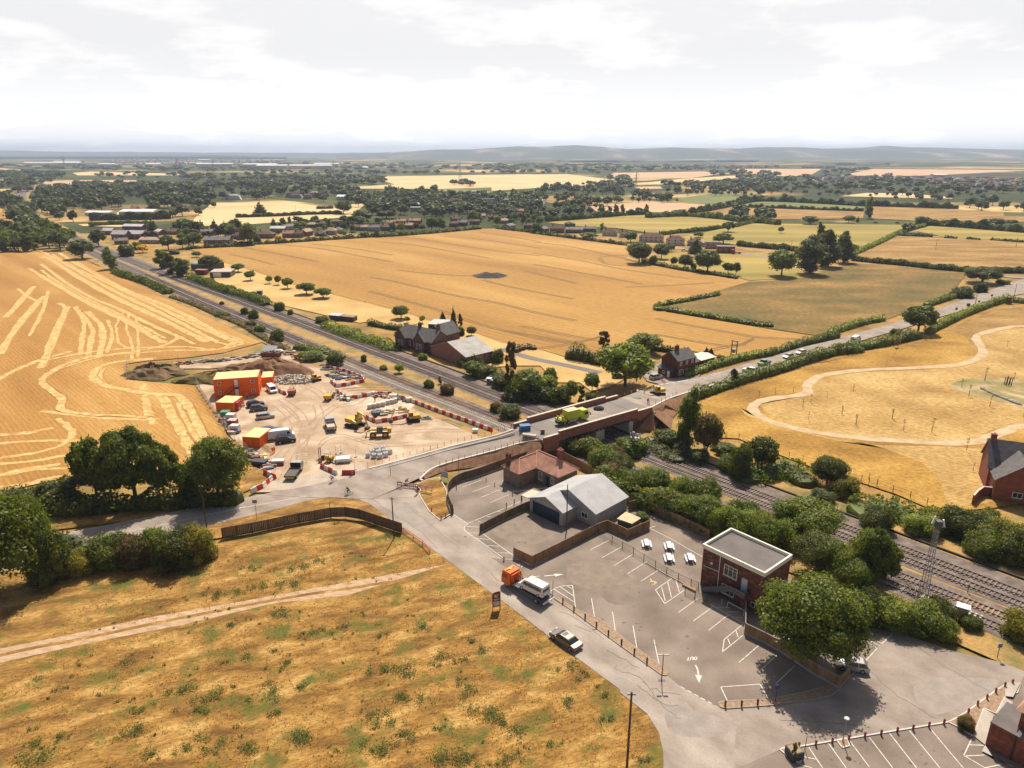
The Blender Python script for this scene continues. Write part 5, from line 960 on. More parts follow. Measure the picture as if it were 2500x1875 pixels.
# ---------------------------------------------------------------- vehicles
def wheel(parent, x, y, r, w_=.22, rim=STEEL):
	t_ = MB().tube((x, y-w_/2, r), (x, y+w_/2, r), r, n=14).build('wheel', RUBBER, parent); s = 1 if y > 0 else -1
	MB().tube((x, y+s*w_*.3, r), (x, y+s*(w_/2+.015), r), r*.6, n=10).build('rim', rim, t_)
def car(a, b, kind, paint, label, L=None, z=0, group=None, name='parked_car', cat='car', side=1):
	"""a, b: front and rear ends of the side nearest the camera, on the ground; side=+1 when the car lies to the left of rear->front"""
	d = (a-b); d.z = 0; Lm = d.length; d.normalize(); n_ = Vector((-d.y, d.x, 0))
	K = dict(saloon=(4.9, 1.85, 1.45), hatch=(4.2, 1.78, 1.5), estate=(4.75, 1.82, 1.5), suv=(4.6, 1.88, 1.7), van=(5.4, 2.0, 2.35), minibus=(5.0, 1.92, 1.95), pickup=(5.2, 1.88, 1.8))[kind]
	L_ = L or K[0]; W_, Hc = K[1], K[2]; c = (a+b)/2 + n_*side*W_/2; c.z = z
	o = thing(name, label, cat, c, math.atan2(d.y, d.x), group); h = L_/2; w = W_/2
	if kind in ('van', 'minibus'): low = [(-h, .35), (h-.1, .35), (h, .6), (h-.05, Hc*.42), (h-.55, Hc*.52), (h-1.35, Hc-.1), (h-1.7, Hc), (-h+.12, Hc), (-h, Hc-.25)]
	elif kind == 'pickup': low = [(-h, .4), (h-.1, .4), (h, .65), (h-.05, .98), (h-1.3, 1.05), (-h, 1.05)]
	else:
		bz = .95 if kind != 'suv' else 1.08; low = [(-h, .32), (-h+.1, .25), (h-.15, .25), (h, .45), (h-.02, bz-.28), (h-.35, bz-.14), (h-1.25, bz), (-h+(.75 if kind == 'saloon' else .15), bz), (-h+.03, bz-.12)]
	tp = (lambda x, zz: .16 if zz > Hc*.9 else .05 if zz > Hc*.6 else 0) if kind in ('van', 'minibus') else (lambda x, zz: .05 if zz > .8 else .02)
	MB().sideprism(low, -w, w, 0, tp).build('body', paint, o)
	if kind in ('van', 'minibus'):
		mb = MB(); zz0, zz1 = Hc*.56, Hc*.84
		for s in (-1, 1):
			xs = [(h-1.75, h-1.15)] if kind == 'van' else [(h-1.85, h-1.2), (h-3.1, h-1.95), (-h+.35, h-3.2)]
			for q0, q1 in xs: mb.sideprism([(q0, zz0), (q1+.25, zz0), (q1-.1, zz1), (q0, zz1)], s*(w-.055)-.03, s*(w-.055)+.03)
		mb.build('side_windows', GLASS, o); dx, dz = .8*.86, (Hc*.48-.1)*.86
		MB().box((h-.95+.03, 0, Hc*.735), (.04, W_-.42, math.hypot(.8, Hc*.48-.1)*.85), ry=-math.atan2(.8, Hc*.48-.1)).build('windscreen', GLASS, o)
		MB().box((-h+.02 if kind == 'minibus' else -h-.01, 0, Hc*.68), (.06, W_-.45, Hc*.24)).build('rear_window', GLASS, o)
	else:
		z0 = low[6][1] if kind != 'pickup' else 1.05
		if kind == 'pickup': g0, g1, g2, g3 = h-1.25, h-1.85, h-2.9, h-3.05
		else: g0 = h-1.15; g1 = h-2.0; g2 = -h + dict(saloon=1.35, hatch=.65, estate=.5, suv=.5)[kind]; g3 = -h + dict(saloon=.7, hatch=.15, estate=.12, suv=.15)[kind]
		MB().sideprism([(g3, z0-.02), (g0, z0-.02), (g1, Hc-.07), (g2, Hc-.07)], -w+.07, w-.07, 0, lambda x, zz: .16 if zz > z0+.2 else 0).build('windows', GLASS, o)
		rf = MB().sideprism([(g2-.05, Hc-.09), (g1+.08, Hc-.09), (g1-.05, Hc-.01), (g2+.1, Hc-.01)], -w+.2, w-.2, 0, lambda x, zz: .06 if zz > Hc-.05 else 0); m0 = (g1+g2)/2
		for s in (-1, 1): rf.box((m0, s*(w-.15), (z0+Hc)/2-.03), (.09, .05, Hc-z0-.05), rx=s*.33)
		rf.build('roof', paint, o)
		if kind == 'saloon': MB().box((g1-.45, 0, Hc+.0), (.6, .85, .02)).build('sunroof', BLACK, o)
		if kind == 'pickup': MB().box((-h+1.1, 0, 1.06), (2.0, W_-.25, .05)).build('load_bed', DGREY, o)
	for x_ in (h-.85, -h+.85):
		for s in (-1, 1): wheel(o, x_, s*(w-.1), .33 if kind != 'suv' else .37)
	for s in (-1, 1):
		MB().box((h-.08, s*(w-.3), .68), (.14, .34, .14)).build('headlight', C('lamp_glass', (.7, .72, .75), .2), o); MB().box((-h+.03, s*(w-.2), .8), (.1, .22, .22)).build('tail_light', C('tail_red', (.4, .02, .02), .3), o)
		MB().box((h-1.45, s*(w+.08), max(1.0, Hc*.6)), (.1, .16, .13)).build('wing_mirror', paint, o)
	return o
P_ = lambda k, x, y, z=0: G(k, x, y, z)
cp = lambda n, c, r=.3, m=.3: C('paint_' + n, c, r, m)
wv = cp('white', (.75, .76, .76), .3, 0)
gc = 'cars parked in the site yard'
car(P_(1,1440,708), P_(1,1262,738), 'suv', cp('navy', (.03, .04, .07)), 'dark blue estate car, furthest of the row below the orange cabins', group=gc)
car(P_(1,1472,752), P_(1,1290,775), 'suv', cp('dkgrey', (.09, .09, .095)), 'dark grey car, second of the row below the orange cabins', group=gc)
car(P_(1,1552,830), P_(1,1345,858), 'estate', cp('silver', (.42, .41, .42), .3, .6), 'silver estate car, standing alone in the middle of the row', group=gc)
car(P_(1,1605,975), P_(1,1390,1010), 'suv', cp('blue', (.05, .11, .26)), 'bright blue car tucked behind the big white van', group=gc)
car(P_(1,1752,1035), P_(1,1462,1070), 'van', wv, 'large white van with orange rear, between the blue and the black car', 6.3, group=gc, name='van', cat='van')
car(P_(1,1768,1075), P_(1,1545,1105), 'suv', cp('black', (.015, .015, .018)), 'black car nearest the camera in the row, in front of the white van', group=gc)
car(P_(1,1500,592), P_(1,1452,545), 'minibus', wv, 'white van facing the camera beside the stacked orange cabins', group=gc, name='van', cat='van')
car(P_(9,612,872), P_(9,800,1000), 'saloon', cp('bronze', (.2, .18, .16), .35, .3), 'bronze grey saloon with sunroof driving up the lane', 5.0, side=-1, name='car')
car(P_(4,905,782), P_(4,985,795), 'suv', wv, 'white pickup waiting on the main road right of the mesh panels', side=-1, name='car')
car(P_(4,1330,652), P_(4,1405,632), 'hatch', cp('silver', (.4, .4, .4)), 'silver car in the queue on the main road behind the hedge', side=-1, name='car'); car(P_(4,1455,612), P_(4,1535,592), 'hatch', wv, 'white car at the back of the queue on the main road', side=-1, name='car')
car(P_(4,1090,722), P_(4,1160,702), 'pickup', cp('green', (.25, .35, .25)), 'pale green pickup in the queue on the main road', side=-1, name='pickup_truck', cat='pickup truck')
car(P_(12,350,880), P_(12,405,890), 'van', wv, 'white van with striped rear driving away up the main road', 6, side=1, name='van', cat='van').rotation_euler.z = R(48)
car(P_(57,395,780), P_(57,205,825), 'suv', cp('sage', (.35, .38, .36)), 'pale grey-green car parked at the gable of the brick house', name='parked_car')
car(P_(3,1535,432), P_(3,1465,432), 'hatch', cp('dkgreen', (.03, .08, .05)), 'dark green car parked behind the trunk of the big round tree')
car(P_(8,185,345), P_(8,290,385), 'hatch', wv, 'white car half hidden under the big tree behind the board fence', side=1); car(P_(8,600,530), P_(8,690,545), 'hatch', cp('silver', (.42, .42, .43)), 'silver car under the outer branches of the big tree', side=1)
for s, lab in (("42 1330 548", 'white car in a back garden below the tan pyramid roof'), ("42 1425 556", 'pale car right of the white one below the tan roofs'), ("42 1640 525", 'white car between the round clipped trees'), ("41 1930 492", 'white car beside the corner of the skylight roof'), ("41 2110 520", 'pale car under the tall tree at the wheat corner'), ("44 230 300", 'white car beside the grey bungalow gable'), ("44 1640 500", 'pale car in front of the white semis'), ("24 1070 680", 'dark car on the far lane between the trees'), ("24 1240 682", 'black car on the far lane left of the leaning tree')):
	k, x, y = [float(q) for q in s.split()]; c = G(int(k), x, y); car(c + Vector((2.1, 0, 0)), c - Vector((2.1, 0, 0)), 'hatch', wv if 'white' in lab else cp('dk', (.03, .03, .035)) if 'dark' in lab or 'black' in lab else cp('silver', (.42, .42, .42)), lab)
# lorries
def lorry(a, b, label, kind, z=0, L=8, side=1):
	d = a-b; d.z = 0; d.normalize(); n_ = Vector((-d.y, d.x, 0)); W_ = 2.35; c = (a+b)/2 + n_*side*W_/2; c.z = z; h = L/2
	o = thing(kind + '_truck', label, 'truck', c, math.atan2(d.y, d.x)); cc = {'tow': ORANGE, 'tipper': C('cab_grey', (.35, .35, .34)), 'flatbed': C('cab_grey', (.35, .35, .34)), 'patching': C('lime', (.42, .5, .01), .45)}[kind]
	ch = 2.75 if kind in ('tow', 'patching') else 2.2; cl = 1.9 if kind != 'flatbed' else 1.8
	MB().sideprism([(h-cl, .55), (h-.05, .55), (h, .8), (h, 1.5), (h-.18, ch-.15), (h-.35, ch), (h-cl, ch)], -W_/2, W_/2, 0, lambda x, zz: .1 if zz > ch-.4 else 0).build('cab', cc, o)
	MB().box((h-.06, 0, ch*.68), (.06, W_-.3, ch*.28), ry=-.17).build('windscreen', GLASS, o); mb = MB()
	for s in (-1, 1): mb.box((h-.75, s*(W_/2-.03), ch*.68), (.9, .05, ch*.22))
	mb.build('side_windows', GLASS, o); MB().box((0, 0, .72), (L-.6, .9, .3)).build('chassis', DGREY, o)
	for x_ in (h-1.1, -h+1.5) + ((-h+2.6,) if kind == 'patching' else ()):
		for s in (-1, 1): wheel(o, x_, s*(W_/2-.18), .48, .3)
	x0, x1 = -h, h-cl-.15; m_ = (x0+x1)/2; ll = x1-x0
	if kind == 'tow':
		MB().box((m_, 0, 1.0), (ll, W_, .12)).box((m_, W_/2, 1.1), (ll, .06, .12)).box((m_, -W_/2, 1.1), (ll, .06, .12)).build('load_bed', DGREY, o); fr = MB()
		for s in (-1, 1): fr.box((h-cl-.3, s*.95, 1.8), (.12, .12, 1.5)); fr.tube((h-cl-.3, s*.95, 2.5), (h-cl-.9, s*.95, 1.1), .06)
		fr.box((h-cl-.3, 0, 2.5), (.12, 1.9, .12)).box((h-cl-.3, 0, 1.9), (.08, 1.9, .08)).build('headboard', ORANGE, o); MB().box((h-.9, 0, ch+.05), (.5, .6, .12)).build('roof_hatch', ORTOP, o); MB().box((h-cl*.45, 0, ch+.12), (.2, 1.6, .1)).build('light_bar', YEL, o); MB().box((-h-.1, 0, .75), (.15, W_, .2)).build('bumper', WHITE, o)
	elif kind == 'tipper':
		MB().box((m_, 0, 1.0), (ll, W_-.1, .1)).build('load_bed', C('bed_dust', (.5, .43, .34), .9), o); t_ = MB()
		for s in (-1, 1): t_.box((m_, s*(W_/2-.05), 1.3), (ll, .06, .55))
		t_.box((x0, 0, 1.3), (.06, W_-.1, .55)).box((x1, 0, 1.45), (.06, W_-.1, .8)); t_.build('side_boards', C('board_grey', (.4, .36, .3), .7), o)
	elif kind == 'flatbed':
		MB().box((m_, 0, 1.0), (ll, W_, .1)).build('load_bed', C('bed_dark', (.1, .09, .08), .8), o); t_ = MB()
		for s in (-1, 1): t_.box((m_, s*W_/2, 1.1), (ll, .05, .25))
		t_.box((x0, 0, 1.05), (.06, W_, .35)).build('side_boards', DGREY, o); MB().box((x0-.06, 0, .8), (.05, 1.8, .3)).build('rear_chevrons', M('chev', (.5, .45, .05), 2, .5, stripe=(2.2, 'Y', .6)), o); MB().box((x1+.1, 0, 1.7), (.08, W_-.1, 1.1)).build('headboard', BLACK, o)
	else:
		lm = cc; MB().box((m_+.7, 0, 2.2), (ll*.52, W_-.1, 2.1)).build('hopper', lm, o); MB().box((m_+.7, 0, 3.29), (ll*.52, W_-.05, .08)).build('hopper_lid', M('lid', (.55, .48, .32), 1), o)
		MB().box((x0+1.1, 0, 1.3), (2.0, W_-.3, .6)).build('rear_deck', lm, o); t_ = MB().tube((x0+.4, .6, 1.5), (x0+1.6, .2, 2.6), .12).tube((x0+1.6, .2, 2.6), (x0+2.1, -.5, 1.6), .1).tube((x0+.3, -.7, 1.6), (x0+.3, .8, 2.3), .08); t_.ico((x0+1.2, -.6, 2.0), .35).ico((x0+.5, .5, 1.9), .3); t_.build('machinery', YEL, o)
		MB().ico((x0+1.5, .1, 2.0), .28).ico((x0+.8, -.3, 2.2), .2).build('tank', CREAM, o); MB().box((x0+.1, -.3, 1.0), (.9, 1.5, .7)).build('spreader', BLACK, o); MB().box((0, -W_/2, 1.0), (1.6, .2, .5)).build('tool_locker', GREY, o); MB().box((h+.15, 0, 1.9), (.3, 2.9, .12)).box((h+.3, -1.35, 1.6), (.1, .25, .6)).build('mirror', BLACK, o)
	for s in (-1, 1): MB().box((h+.02, s*.85, .85), (.06, .35, .2)).build('headlight', C('lamp_glass', (.7, .72, .75), .2), o)
	return o
tow = lorry(P_(52,160,487), P_(52,850,890), 'orange recovery truck with flat bed stopped at the car park entrance', 'tow', L=9.0, side=-1)
car(P_(52,440,560,1.1), P_(52,790,740,1.1), 'minibus', cp('cream', (.68, .66, .62), .3, 0), 'white minibus carried on the bed of the orange recovery truck', 5.0, z=1.07, side=-1, name='minibus', cat='minibus')
lorry(P_(2,385,900), P_(2,415,985), 'small tipper lorry with dusty open bed in the middle of the yard', 'tipper', L=6.2, side=-1)
lorry(P_(55,660,540), P_(55,590,640), 'flatbed lorry with black bed leaving the yard gate', 'flatbed', L=6.4, side=-1)
lorry(P_(51,800,590,4.27), P_(51,190,740,4.27), 'lime yellow road patching lorry working on the bridge', 'patching', 4.27, 8.6, 1)
o = lorry(P_(44,2160,525), P_(44,2230,525), 'red lorry parked beside the black flat-roofed store', 'tow', L=7)
for c_ in o.children:
	if c_.name.startswith('cab'): c_.data = c_.data.copy(); c_.data.materials[0] = C('lorry_red', (.4, .02, .02))
# plant
def excavator(c, rz, label, s=1.0, reach=(3.0, 2.9, 4.8, 1.6), z=0, canopy=None):
	o = thing('excavator', label, 'excavator', (c.x, c.y, z), rz);
	for sg in (-1, 1):
		MB().sideprism([(-1.6*s, .1*s), (-1.9*s, .4*s), (-1.6*s, .75*s), (1.6*s, .75*s), (1.9*s, .4*s), (1.6*s, .1*s), (1.3*s, 0), (-1.3*s, 0)], sg*1.2*s-.32*s, sg*1.2*s+.32*s).build('track', C('track_black', (.03, .028, .025), .8), o)
	MB().box((0, 0, .6*s), (1.2*s, 1.5*s, .4*s)).build('undercarriage', DGREY, o)
	MB().sideprism([(-1.9*s, .95*s), (1.1*s, .95*s), (1.1*s, 1.35*s), (-.1*s, 1.8*s), (-1.9*s, 1.9*s), (-2.1*s, 1.4*s)], -1.0*s, 1.0*s).build('body', YEL, o)
	cb = MB().sideprism([(-.1*s, 1.4*s), (1.25*s, 1.4*s), (1.15*s, 2.0*s), (.85*s, 2.75*s), (-.1*s, 2.75*s)], .2*s, 1.15*s).build('cab', YEL if canopy is None else canopy, o); w_ = MB(); w_.sideprism([(.0, 1.65*s), (1.24*s, 1.65*s), (.9*s, 2.62*s), (0, 2.62*s)], .16*s, 1.19*s); w_.build('window', GLASS, cb)
	x1, z1, x2, z2 = reach; a, b, d = (.9*s, -.2*s, 1.6*s), (x1*s*.75, -.2*s, (z1+.6)*s), (x2*s*.8, -.2*s, z1*s*.95)
	bm = MB(); bm.tube(a, (x1*s*.5, -.2*s, (z1+.5)*s), .24*s, .26*s, n=4).tube((x1*s*.5, -.2*s, (z1+.5)*s), d, .26*s, .18*s, n=4).build('boom', YEL, o)
	e_ = (x2*s*.95, -.2*s, .7*s); MB().tube((d[0]-.3*s, d[1], d[2]+.25*s), e_, .2*s, .14*s, n=4).build('arm', YEL, o); MB().tube((1.2*s, -.2*s, 1.3*s), (x1*s*.62, -.2*s, (z1+.2)*s), .08*s).build('ram', STEEL, o)
	MB().sideprism([(e_[0]-.1*s, .85*s), (e_[0]+.25*s, .7*s), (e_[0]+.2*s, .15*s), (e_[0]-.3*s, 0), (e_[0]-.7*s, .15*s), (e_[0]-.6*s, .5*s)], -.2*s-.45*s, -.2*s+.45*s).build('bucket', DGREY, o)
	return o
def aim(a, b): d = b-a; return math.atan2(d.y, d.x)
c = P_(1, 1950, 455); excavator(c, aim(c, P_(1, 1845, 480)), 'small yellow excavator with blue-black cab beside the heap of broken concrete', .8)
c = P_(2, 695, 915); excavator(c, aim(c, P_(2, 800, 940)), 'big yellow excavator turned to face the camera behind the telehandler', 1.15, (2.6, 3.2, 4.0, 1))
c = P_(2, 1280, 860); excavator(c, aim(c, P_(2, 1070, 875)), 'yellow excavator with arched boom reaching left over the barrier ring', .95, (4.2, 3.2, 6.4, 1))
c = P_(54, 610, 480, 1.9); excavator(c, aim(c, P_(54, 435, 505, 1.9)), 'excavator with green window working on the road at the end of the bridge', .95, (3.4, 2.6, 5, 1), 1.9)
# telehandler
a, b = P_(2, 865, 1035), P_(2, 1003, 1030); d = (b-a).normalized(); c = (a+b)/2 + Vector((0, 1.1, 0)); th = thing('telehandler', 'yellow telehandler with orange wheels and forks down in the yard', 'telehandler', (c.x, c.y, 0), math.atan2(-d.y, -d.x)); OW = C('wheel_orange', (.65, .25, .02), .5)
for x_ in (1.5, -1.5):
	for s in (-1, 1): wheel(th, x_, s*1.2, .78, .45, OW); MB().box((x_, s*1.15, 1.66), (1.2, .5, .07)).build('mudguard', CREAM, th)
MB().box((-.3, 0, 1.1), (4.6, 1.1, .7)).build('body', YEL, th); MB().box((-2.4, 0, 1.6), (1.0, 1.5, 1.2)).build('counterweight', YEL, th); MB().tube((-2.2, -.35, 2.0), (3.0, -.35, 1.3), .28, .24, n=4).build('boom', YEL, th)
cb = MB().box((-.2, .55, 1.9), (1.4, .9, 1.5)).build('cab', DGREY, th); MB().box((-.2, .55, 2.1), (1.44, .94, .9)).build('window', GLASS, cb); MB().box((3.2, -.1, .75), (.2, 1.3, 1.2)).box((3.8, .3, .08), (1.1, .12, .06)).box((3.8, -.5, .08), (1.1, .12, .06)).build('forks', YEL, th)
# site dumpers / forklift
def dumper(c, rz, label, name='site_dumper', body=YEL, mast=False):
	o = thing(name, label, name.replace('_', ' '), (c.x, c.y, 0), rz)
	for x_ in (1.0, -1.0):
		for s in (-1, 1): wheel(o, x_, s*.8, .5, .35, body)
	MB().box((-.7, 0, .95), (1.6, 1.2, .7)).build('body', body, o)
	if mast:
		m_ = MB()
		for s in (-.45, .45): m_.box((1.4, s, 1.7), (.12, .12, 3.0))
		m_.box((1.4, 0, 3.1), (.12, 1, .1)).box((1.9, -.3, .2), (1.0, .12, .06)).box((1.9, .3, .2), (1.0, .12, .06)).build('mast', DGREY, o); MB().box((-.3, 0, 2.2), (1.3, 1.2, .08)).build('roof', GREY, o)
	else: MB().box((1.1, 0, 1.2), (1.7, 1.8, .9), tap=1.15).build('skip', body, o)
	r_ = MB()
	for x_, y_ in ((-.9, -.5), (-.9, .5), (.1, -.5), (.1, .5)): r_.tube((x_, y_, 1.2), (x_, y_, 2.2), .04)
	r_.build('roll_frame', BLACK, o); return o
c = P_(2, 432, 640); dumper(c, R(-95), 'yellow front-tipping dumper parked facing the camera by the barriers'); c = P_(2, 400, 1270); dumper(c, R(170), 'yellow rough-terrain forklift with black mast near the site gate', 'forklift', YEL, True)
c = P_(1, 1715, 590); dumper(c, R(-80), 'rust red dumper beside the barrier under the rubble heap', 'site_dumper', C('rust', (.3, .1, .06), .8)); c = P_(1, 1790, 235); dumper(c, R(150), 'small orange dumper at the back corner of the yard', 'site_dumper', C('dull_orange', (.45, .22, .05), .8)); c = P_(1, 1850, 262); dumper(c, R(20), 'yellow-brown roller beside the back fence', 'site_roller', C('ochre', (.4, .28, .06), .8))
# skip, tank and cabins
def cabin(c, L, W_, h, rz, z, label, name='site_cabin', mat=ORANGE, top=ORTOP, wins=(), dr=None, parent=None):
	o = thing(name, label, name.replace('_', ' '), (c.x, c.y, z), rz)
	MB().box((L/2, W_/2, h/2+.1), (L, W_, h-.2)).build('wall', mat, o); MB().box((L/2, W_/2, h-.02), (L-.1, W_-.1, .1)).build('roof', top, o)
	t_ = MB()
	for x_ in (0, L):
		for y_ in (0, W_): t_.box((x_, y_, h/2), (.16, .16, h))
	for z_ in (.1, h-.1): t_.box((L/2, 0, z_), (L, .14, .18)); t_.box((0, W_/2, z_), (.14, W_, .18)); t_.box((L/2, W_, z_), (L, .14, .18)); t_.box((L, W_/2, z_), (.14, W_, .18))
	n_ = int(L/.45)
	for i in range(1, n_): t_.box((L*i/n_, -.02, h/2), (.1, .05, h-.4))
	t_.build('frame', mat, o)
	for x_ in wins: window(o, (x_, -.02, h*.55), .95, .9, 'y-', 1, 1)
	if dr is not None: door(o, (dr, -.02, h*.45), .9, h*.78, 'y-', WHITE if name == 'site_cabin' else mat)
	return o
a, b = P_(1, 938, 632), P_(1, 1385, 600); e = (b-a); LC = e.length; rz = math.atan2(e.y, e.x); WC = 7.2; ch = 2.75
for lv in (0, 1):
	for j in (0, 1): cabin(a + Matrix.Rotation(rz, 3, 'Z') @ Vector((0, j*WC/2, 0)), LC, WC/2-.02, ch, rz, lv*ch, ['front orange cabin, ground floor of the stack with the outside stair', 'rear orange cabin, ground floor of the stack', 'front orange cabin, upper floor of the stack', 'rear orange cabin, upper floor of the stack'][lv*2+j], wins=(LC*.12, LC*.87) if j == 0 else (), dr=LC*.5 if j == 0 else None)
s_ = thing('outside_stair', 'dark steel stair up the front of the stacked orange cabins', 'staircase', (a.x, a.y, 0), rz); mb = MB()
for i in range(12): mb.box((LC*.5-.6-i*.28, -.8, ch*(1-(i+.5)/12)), (.28, .9, .05))
mb.box((LC*.5, -.7, ch), (1.4, 1.3, .1)); mb.tube((LC*.5-.6, -1.2, ch+1), (LC*.5-4, -1.2, 1), .05).tube((LC*.5-.6, -1.2, ch), (LC*.5-4, -1.2, 0), .08).tube((LC*.5+.7, -1.3, ch+1), (LC*.5-.6, -1.3, ch+1), .05)
for x_ in (-.6, .7): mb.tube((LC*.5+x_, -1.25, 0), (LC*.5+x_, -1.25, ch+1), .05)
mb.build('steps', C('dk_steel', (.05, .03, .03)), s_)
c = P_(1, 1375, 520); cabin(c + Vector((.6, 1.2, 0)), 3.2, 6, 2.6, rz, 0, 'small orange container behind the right end of the stacked cabins', 'container')
a, b = P_(1, 952, 765), P_(1, 1130, 770); cabin(a, (b-a).length, 5.5, 2.6, R(-6), 0, 'orange store container just below the stacked cabins', 'container', dr=1.6)
a, b = P_(1, 1225, 1125), P_(1, 1362, 1150); cabin(a, (b-a).length+.2, 6.0, 2.6, R(-8), 0, 'orange container nearest the camera beside the round tree', 'container', dr=1.8)
o = thing('skip', 'rusty brown skip full of waste under the metal sheets', 'skip', (P_(1, 1410, 215)).to_tuple(), R(-6)); MB().box((2.8, 1.2, .8), (6, 2.4, 1.5), tap=1.08).build('body', C('skip_rust', (.13, .05, .03), .9), o); mb = MB()
for i in range(14): mb.box((rnd.uniform(.5, 5), rnd.uniform(.4, 2), 1.6+rnd.random()*.5), (rnd.uniform(.4, 1.5), .4, .2), 0, rnd.random()*3, rnd.uniform(-.4, .4))
mb.build('waste', M('waste', [(0, (.12, .1, .08)), (1, (.4, .34, .26))], 1), o)
o = thing('steel_form', 'pale grey tilted steel formwork behind the rusty skip', 'steel form', P_(1, 1490, 165).to_tuple(), R(-8)); mb = MB()
for i in range(5): mb.box((i*.9-2, 0, 1.6), (.12, 3, .12), rx=.5)
mb.box((0, 0, 1.45), (5, 2.6, .08), rx=.5).box((-1.5, 1, .7), (.1, .1, 1.4)).box((1.5, 1, .7), (.1, .1, 1.4)).build('panel', C('form_grey', (.42, .44, .5), .6), o)
# heaps
def heap(s, rx, ry, h, mat, label, name, rough=.12, rz=0, kind=None, cat=None):
	k, x, y = [float(q) for q in s.split()]; c = G(int(k), x, y); mb = MB(); nr_, na = 7, 26; rs = np.random.RandomState(len(label)); ph = rs.rand(5)*6
	for i in range(nr_+1):
		for j in range(na):
			a = 6.283*j/na; t = i/nr_; rr = 1 + .16*math.sin(2*a+ph[0]) + .1*math.sin(5*a+ph[1]); z = h*(1-t**2.1)*(1+rough*.6*rs.normal())
			mb.v.append((rx*t*rr*math.cos(a) + rough*rs.normal(), ry*t*rr*math.sin(a) + rough*rs.normal(), z if i < nr_ else -.05))
	for i in range(nr_):
		for j in range(na): mb.f.append((i*na+j, (i+1)*na+j, (i+1)*na+(j+1) % na, i*na+(j+1) % na)); mb.m.append(0)
	o = mb.build(name, mat); o.location = c; o.rotation_euler.z = rz; return setp(o, label, cat or name.replace('_', ' '), kind=kind)
heap("1 1530 360", 11, 7, 4.2, SOIL, 'big rounded mound of brown earth behind the stacked cabins', 'earth_mound', .1); heap("1 1000 440", 14, 5.5, 2.4, M('weedy', [(0, (.1, .09, .03)), (1, (.25, .17, .06))], .5, .95, .4, 3, bump=.8), 'low weedy bank between the stubble and the orange cabins', 'weedy_bank', .25, -.1)
heap("1 330 380", 11, 6, 2.6, M('weedy2', [(0, (.09, .08, .03)), (1, (.26, .16, .09))], .5, .95, .4, 3, bump=.8), 'weedy spoil heap at the left tip of the yard', 'spoil_heap', .3, -.2); heap("1 1300 330", 9, 3, 1.8, SOIL, 'flat brown earth bank left of the big mound', 'earth_mound', .15)
CR_ = M('broken_concrete', [(0, (.3, .26, .22)), (1, (.62, .56, .48))], 2)
c0 = P_(1, 1710, 450); mb = MB()
for i in range(420): a = rnd.random()*6.28; r_ = math.sqrt(rnd.random()); s = rnd.uniform(.25, .8); mb.box((c0.x + 7.5*r_*math.cos(a), c0.y + 4.2*r_*math.sin(a), max(0, 1.5*(1-r_))+s*.25), (s, s*rnd.uniform(.6, 1), s*rnd.uniform(.4, .9)), 0, rnd.random()*3, rnd.uniform(-.5, .5), rnd.uniform(-.5, .5))
setp(mb.build('rubble_heap', CR_), 'heap of broken pale concrete beside the small excavator', 'rubble heap', kind='stuff')
# materials lying along the back of the yard
mb = MB(); MM = [C('m_white', (.7, .66, .6)), C('m_red', (.3, .05, .04)), C('m_wood', (.45, .33, .2)), DGREY, CONC, C('m_green', (.05, .14, .08)), C('m_pipe', (.4, .25, .15)), C('m_blue', (.06, .12, .3))]
def litter(s, n, w_=1.5, hh=.8, seed=1):
	P = catmull(PG(s), 4); rs = random.Random(seed)
	for i in range(n):
		j = rs.randrange(len(P)-1); p = P[j].lerp(P[j+1], rs.random()) + Vector((rs.uniform(-w_, w_), rs.uniform(-w_, w_), 0)); m_ = rs.randrange(8); q = rs.random(); z = rs.random()*hh
		if q < .4: L = rs.uniform(1, 3.2); mb.box((p.x, p.y, .1+z*.5), (L, rs.uniform(.15, .8), rs.uniform(.1, .4)), m_, rs.uniform(-.5, .6))
		elif q < .75: s_ = rs.uniform(.4, 1.1); mb.box((p.x, p.y, s_*.4), (s_, s_*.8, s_*.8), m_, rs.random()*3)
		else: mb.tube((p.x, p.y, .25+z*.3), (p.x+rs.uniform(1, 2.4), p.y+rs.uniform(-.5, .5), .25+z*.3), rs.uniform(.12, .32), m=m_, n=7)
litter("1:560,290 800,260 1000,250 1200,230 1380,195", 85, 1.6, .8, 3); litter("1:1600,140 1680,180 1780,220 1900,255", 30, 2, .8, 4); litter("2:360,300 500,360 640,400 740,430", 50, 1.5, .8, 5); litter("2:430,400 560,440 680,420", 30, 1.5, 1, 6)
litter("2:500,580 540,640 660,650", 26, .8, .8, 7); litter("2:830,600 960,610 1080,640 1150,660", 45, 1.5, 1, 8); litter("2:880,780 980,790 1050,770 1180,760", 34, 1.2, .8, 9); litter("1:1010,820 1050,900 1090,960 1120,990", 40, .9, 1, 10); litter("55:60,250 160,380 300,420 400,480", 36, 1.0, .8, 11); litter("1:1120,690 1150,760", 14, .8, 1.4, 12); litter("2:500,1290 560,1260 620,1280", 14, .8, .6, 13); litter("2:1380,820 1420,850", 5, .4, .4, 14); litter("54:90,500 180,530 320,560", 9, .6, .3, 15)
setp(mb.build('building_materials', MM), 'scattered pipes, boards, crates and kerbs lying about the yard', 'building materials', kind='stuff')
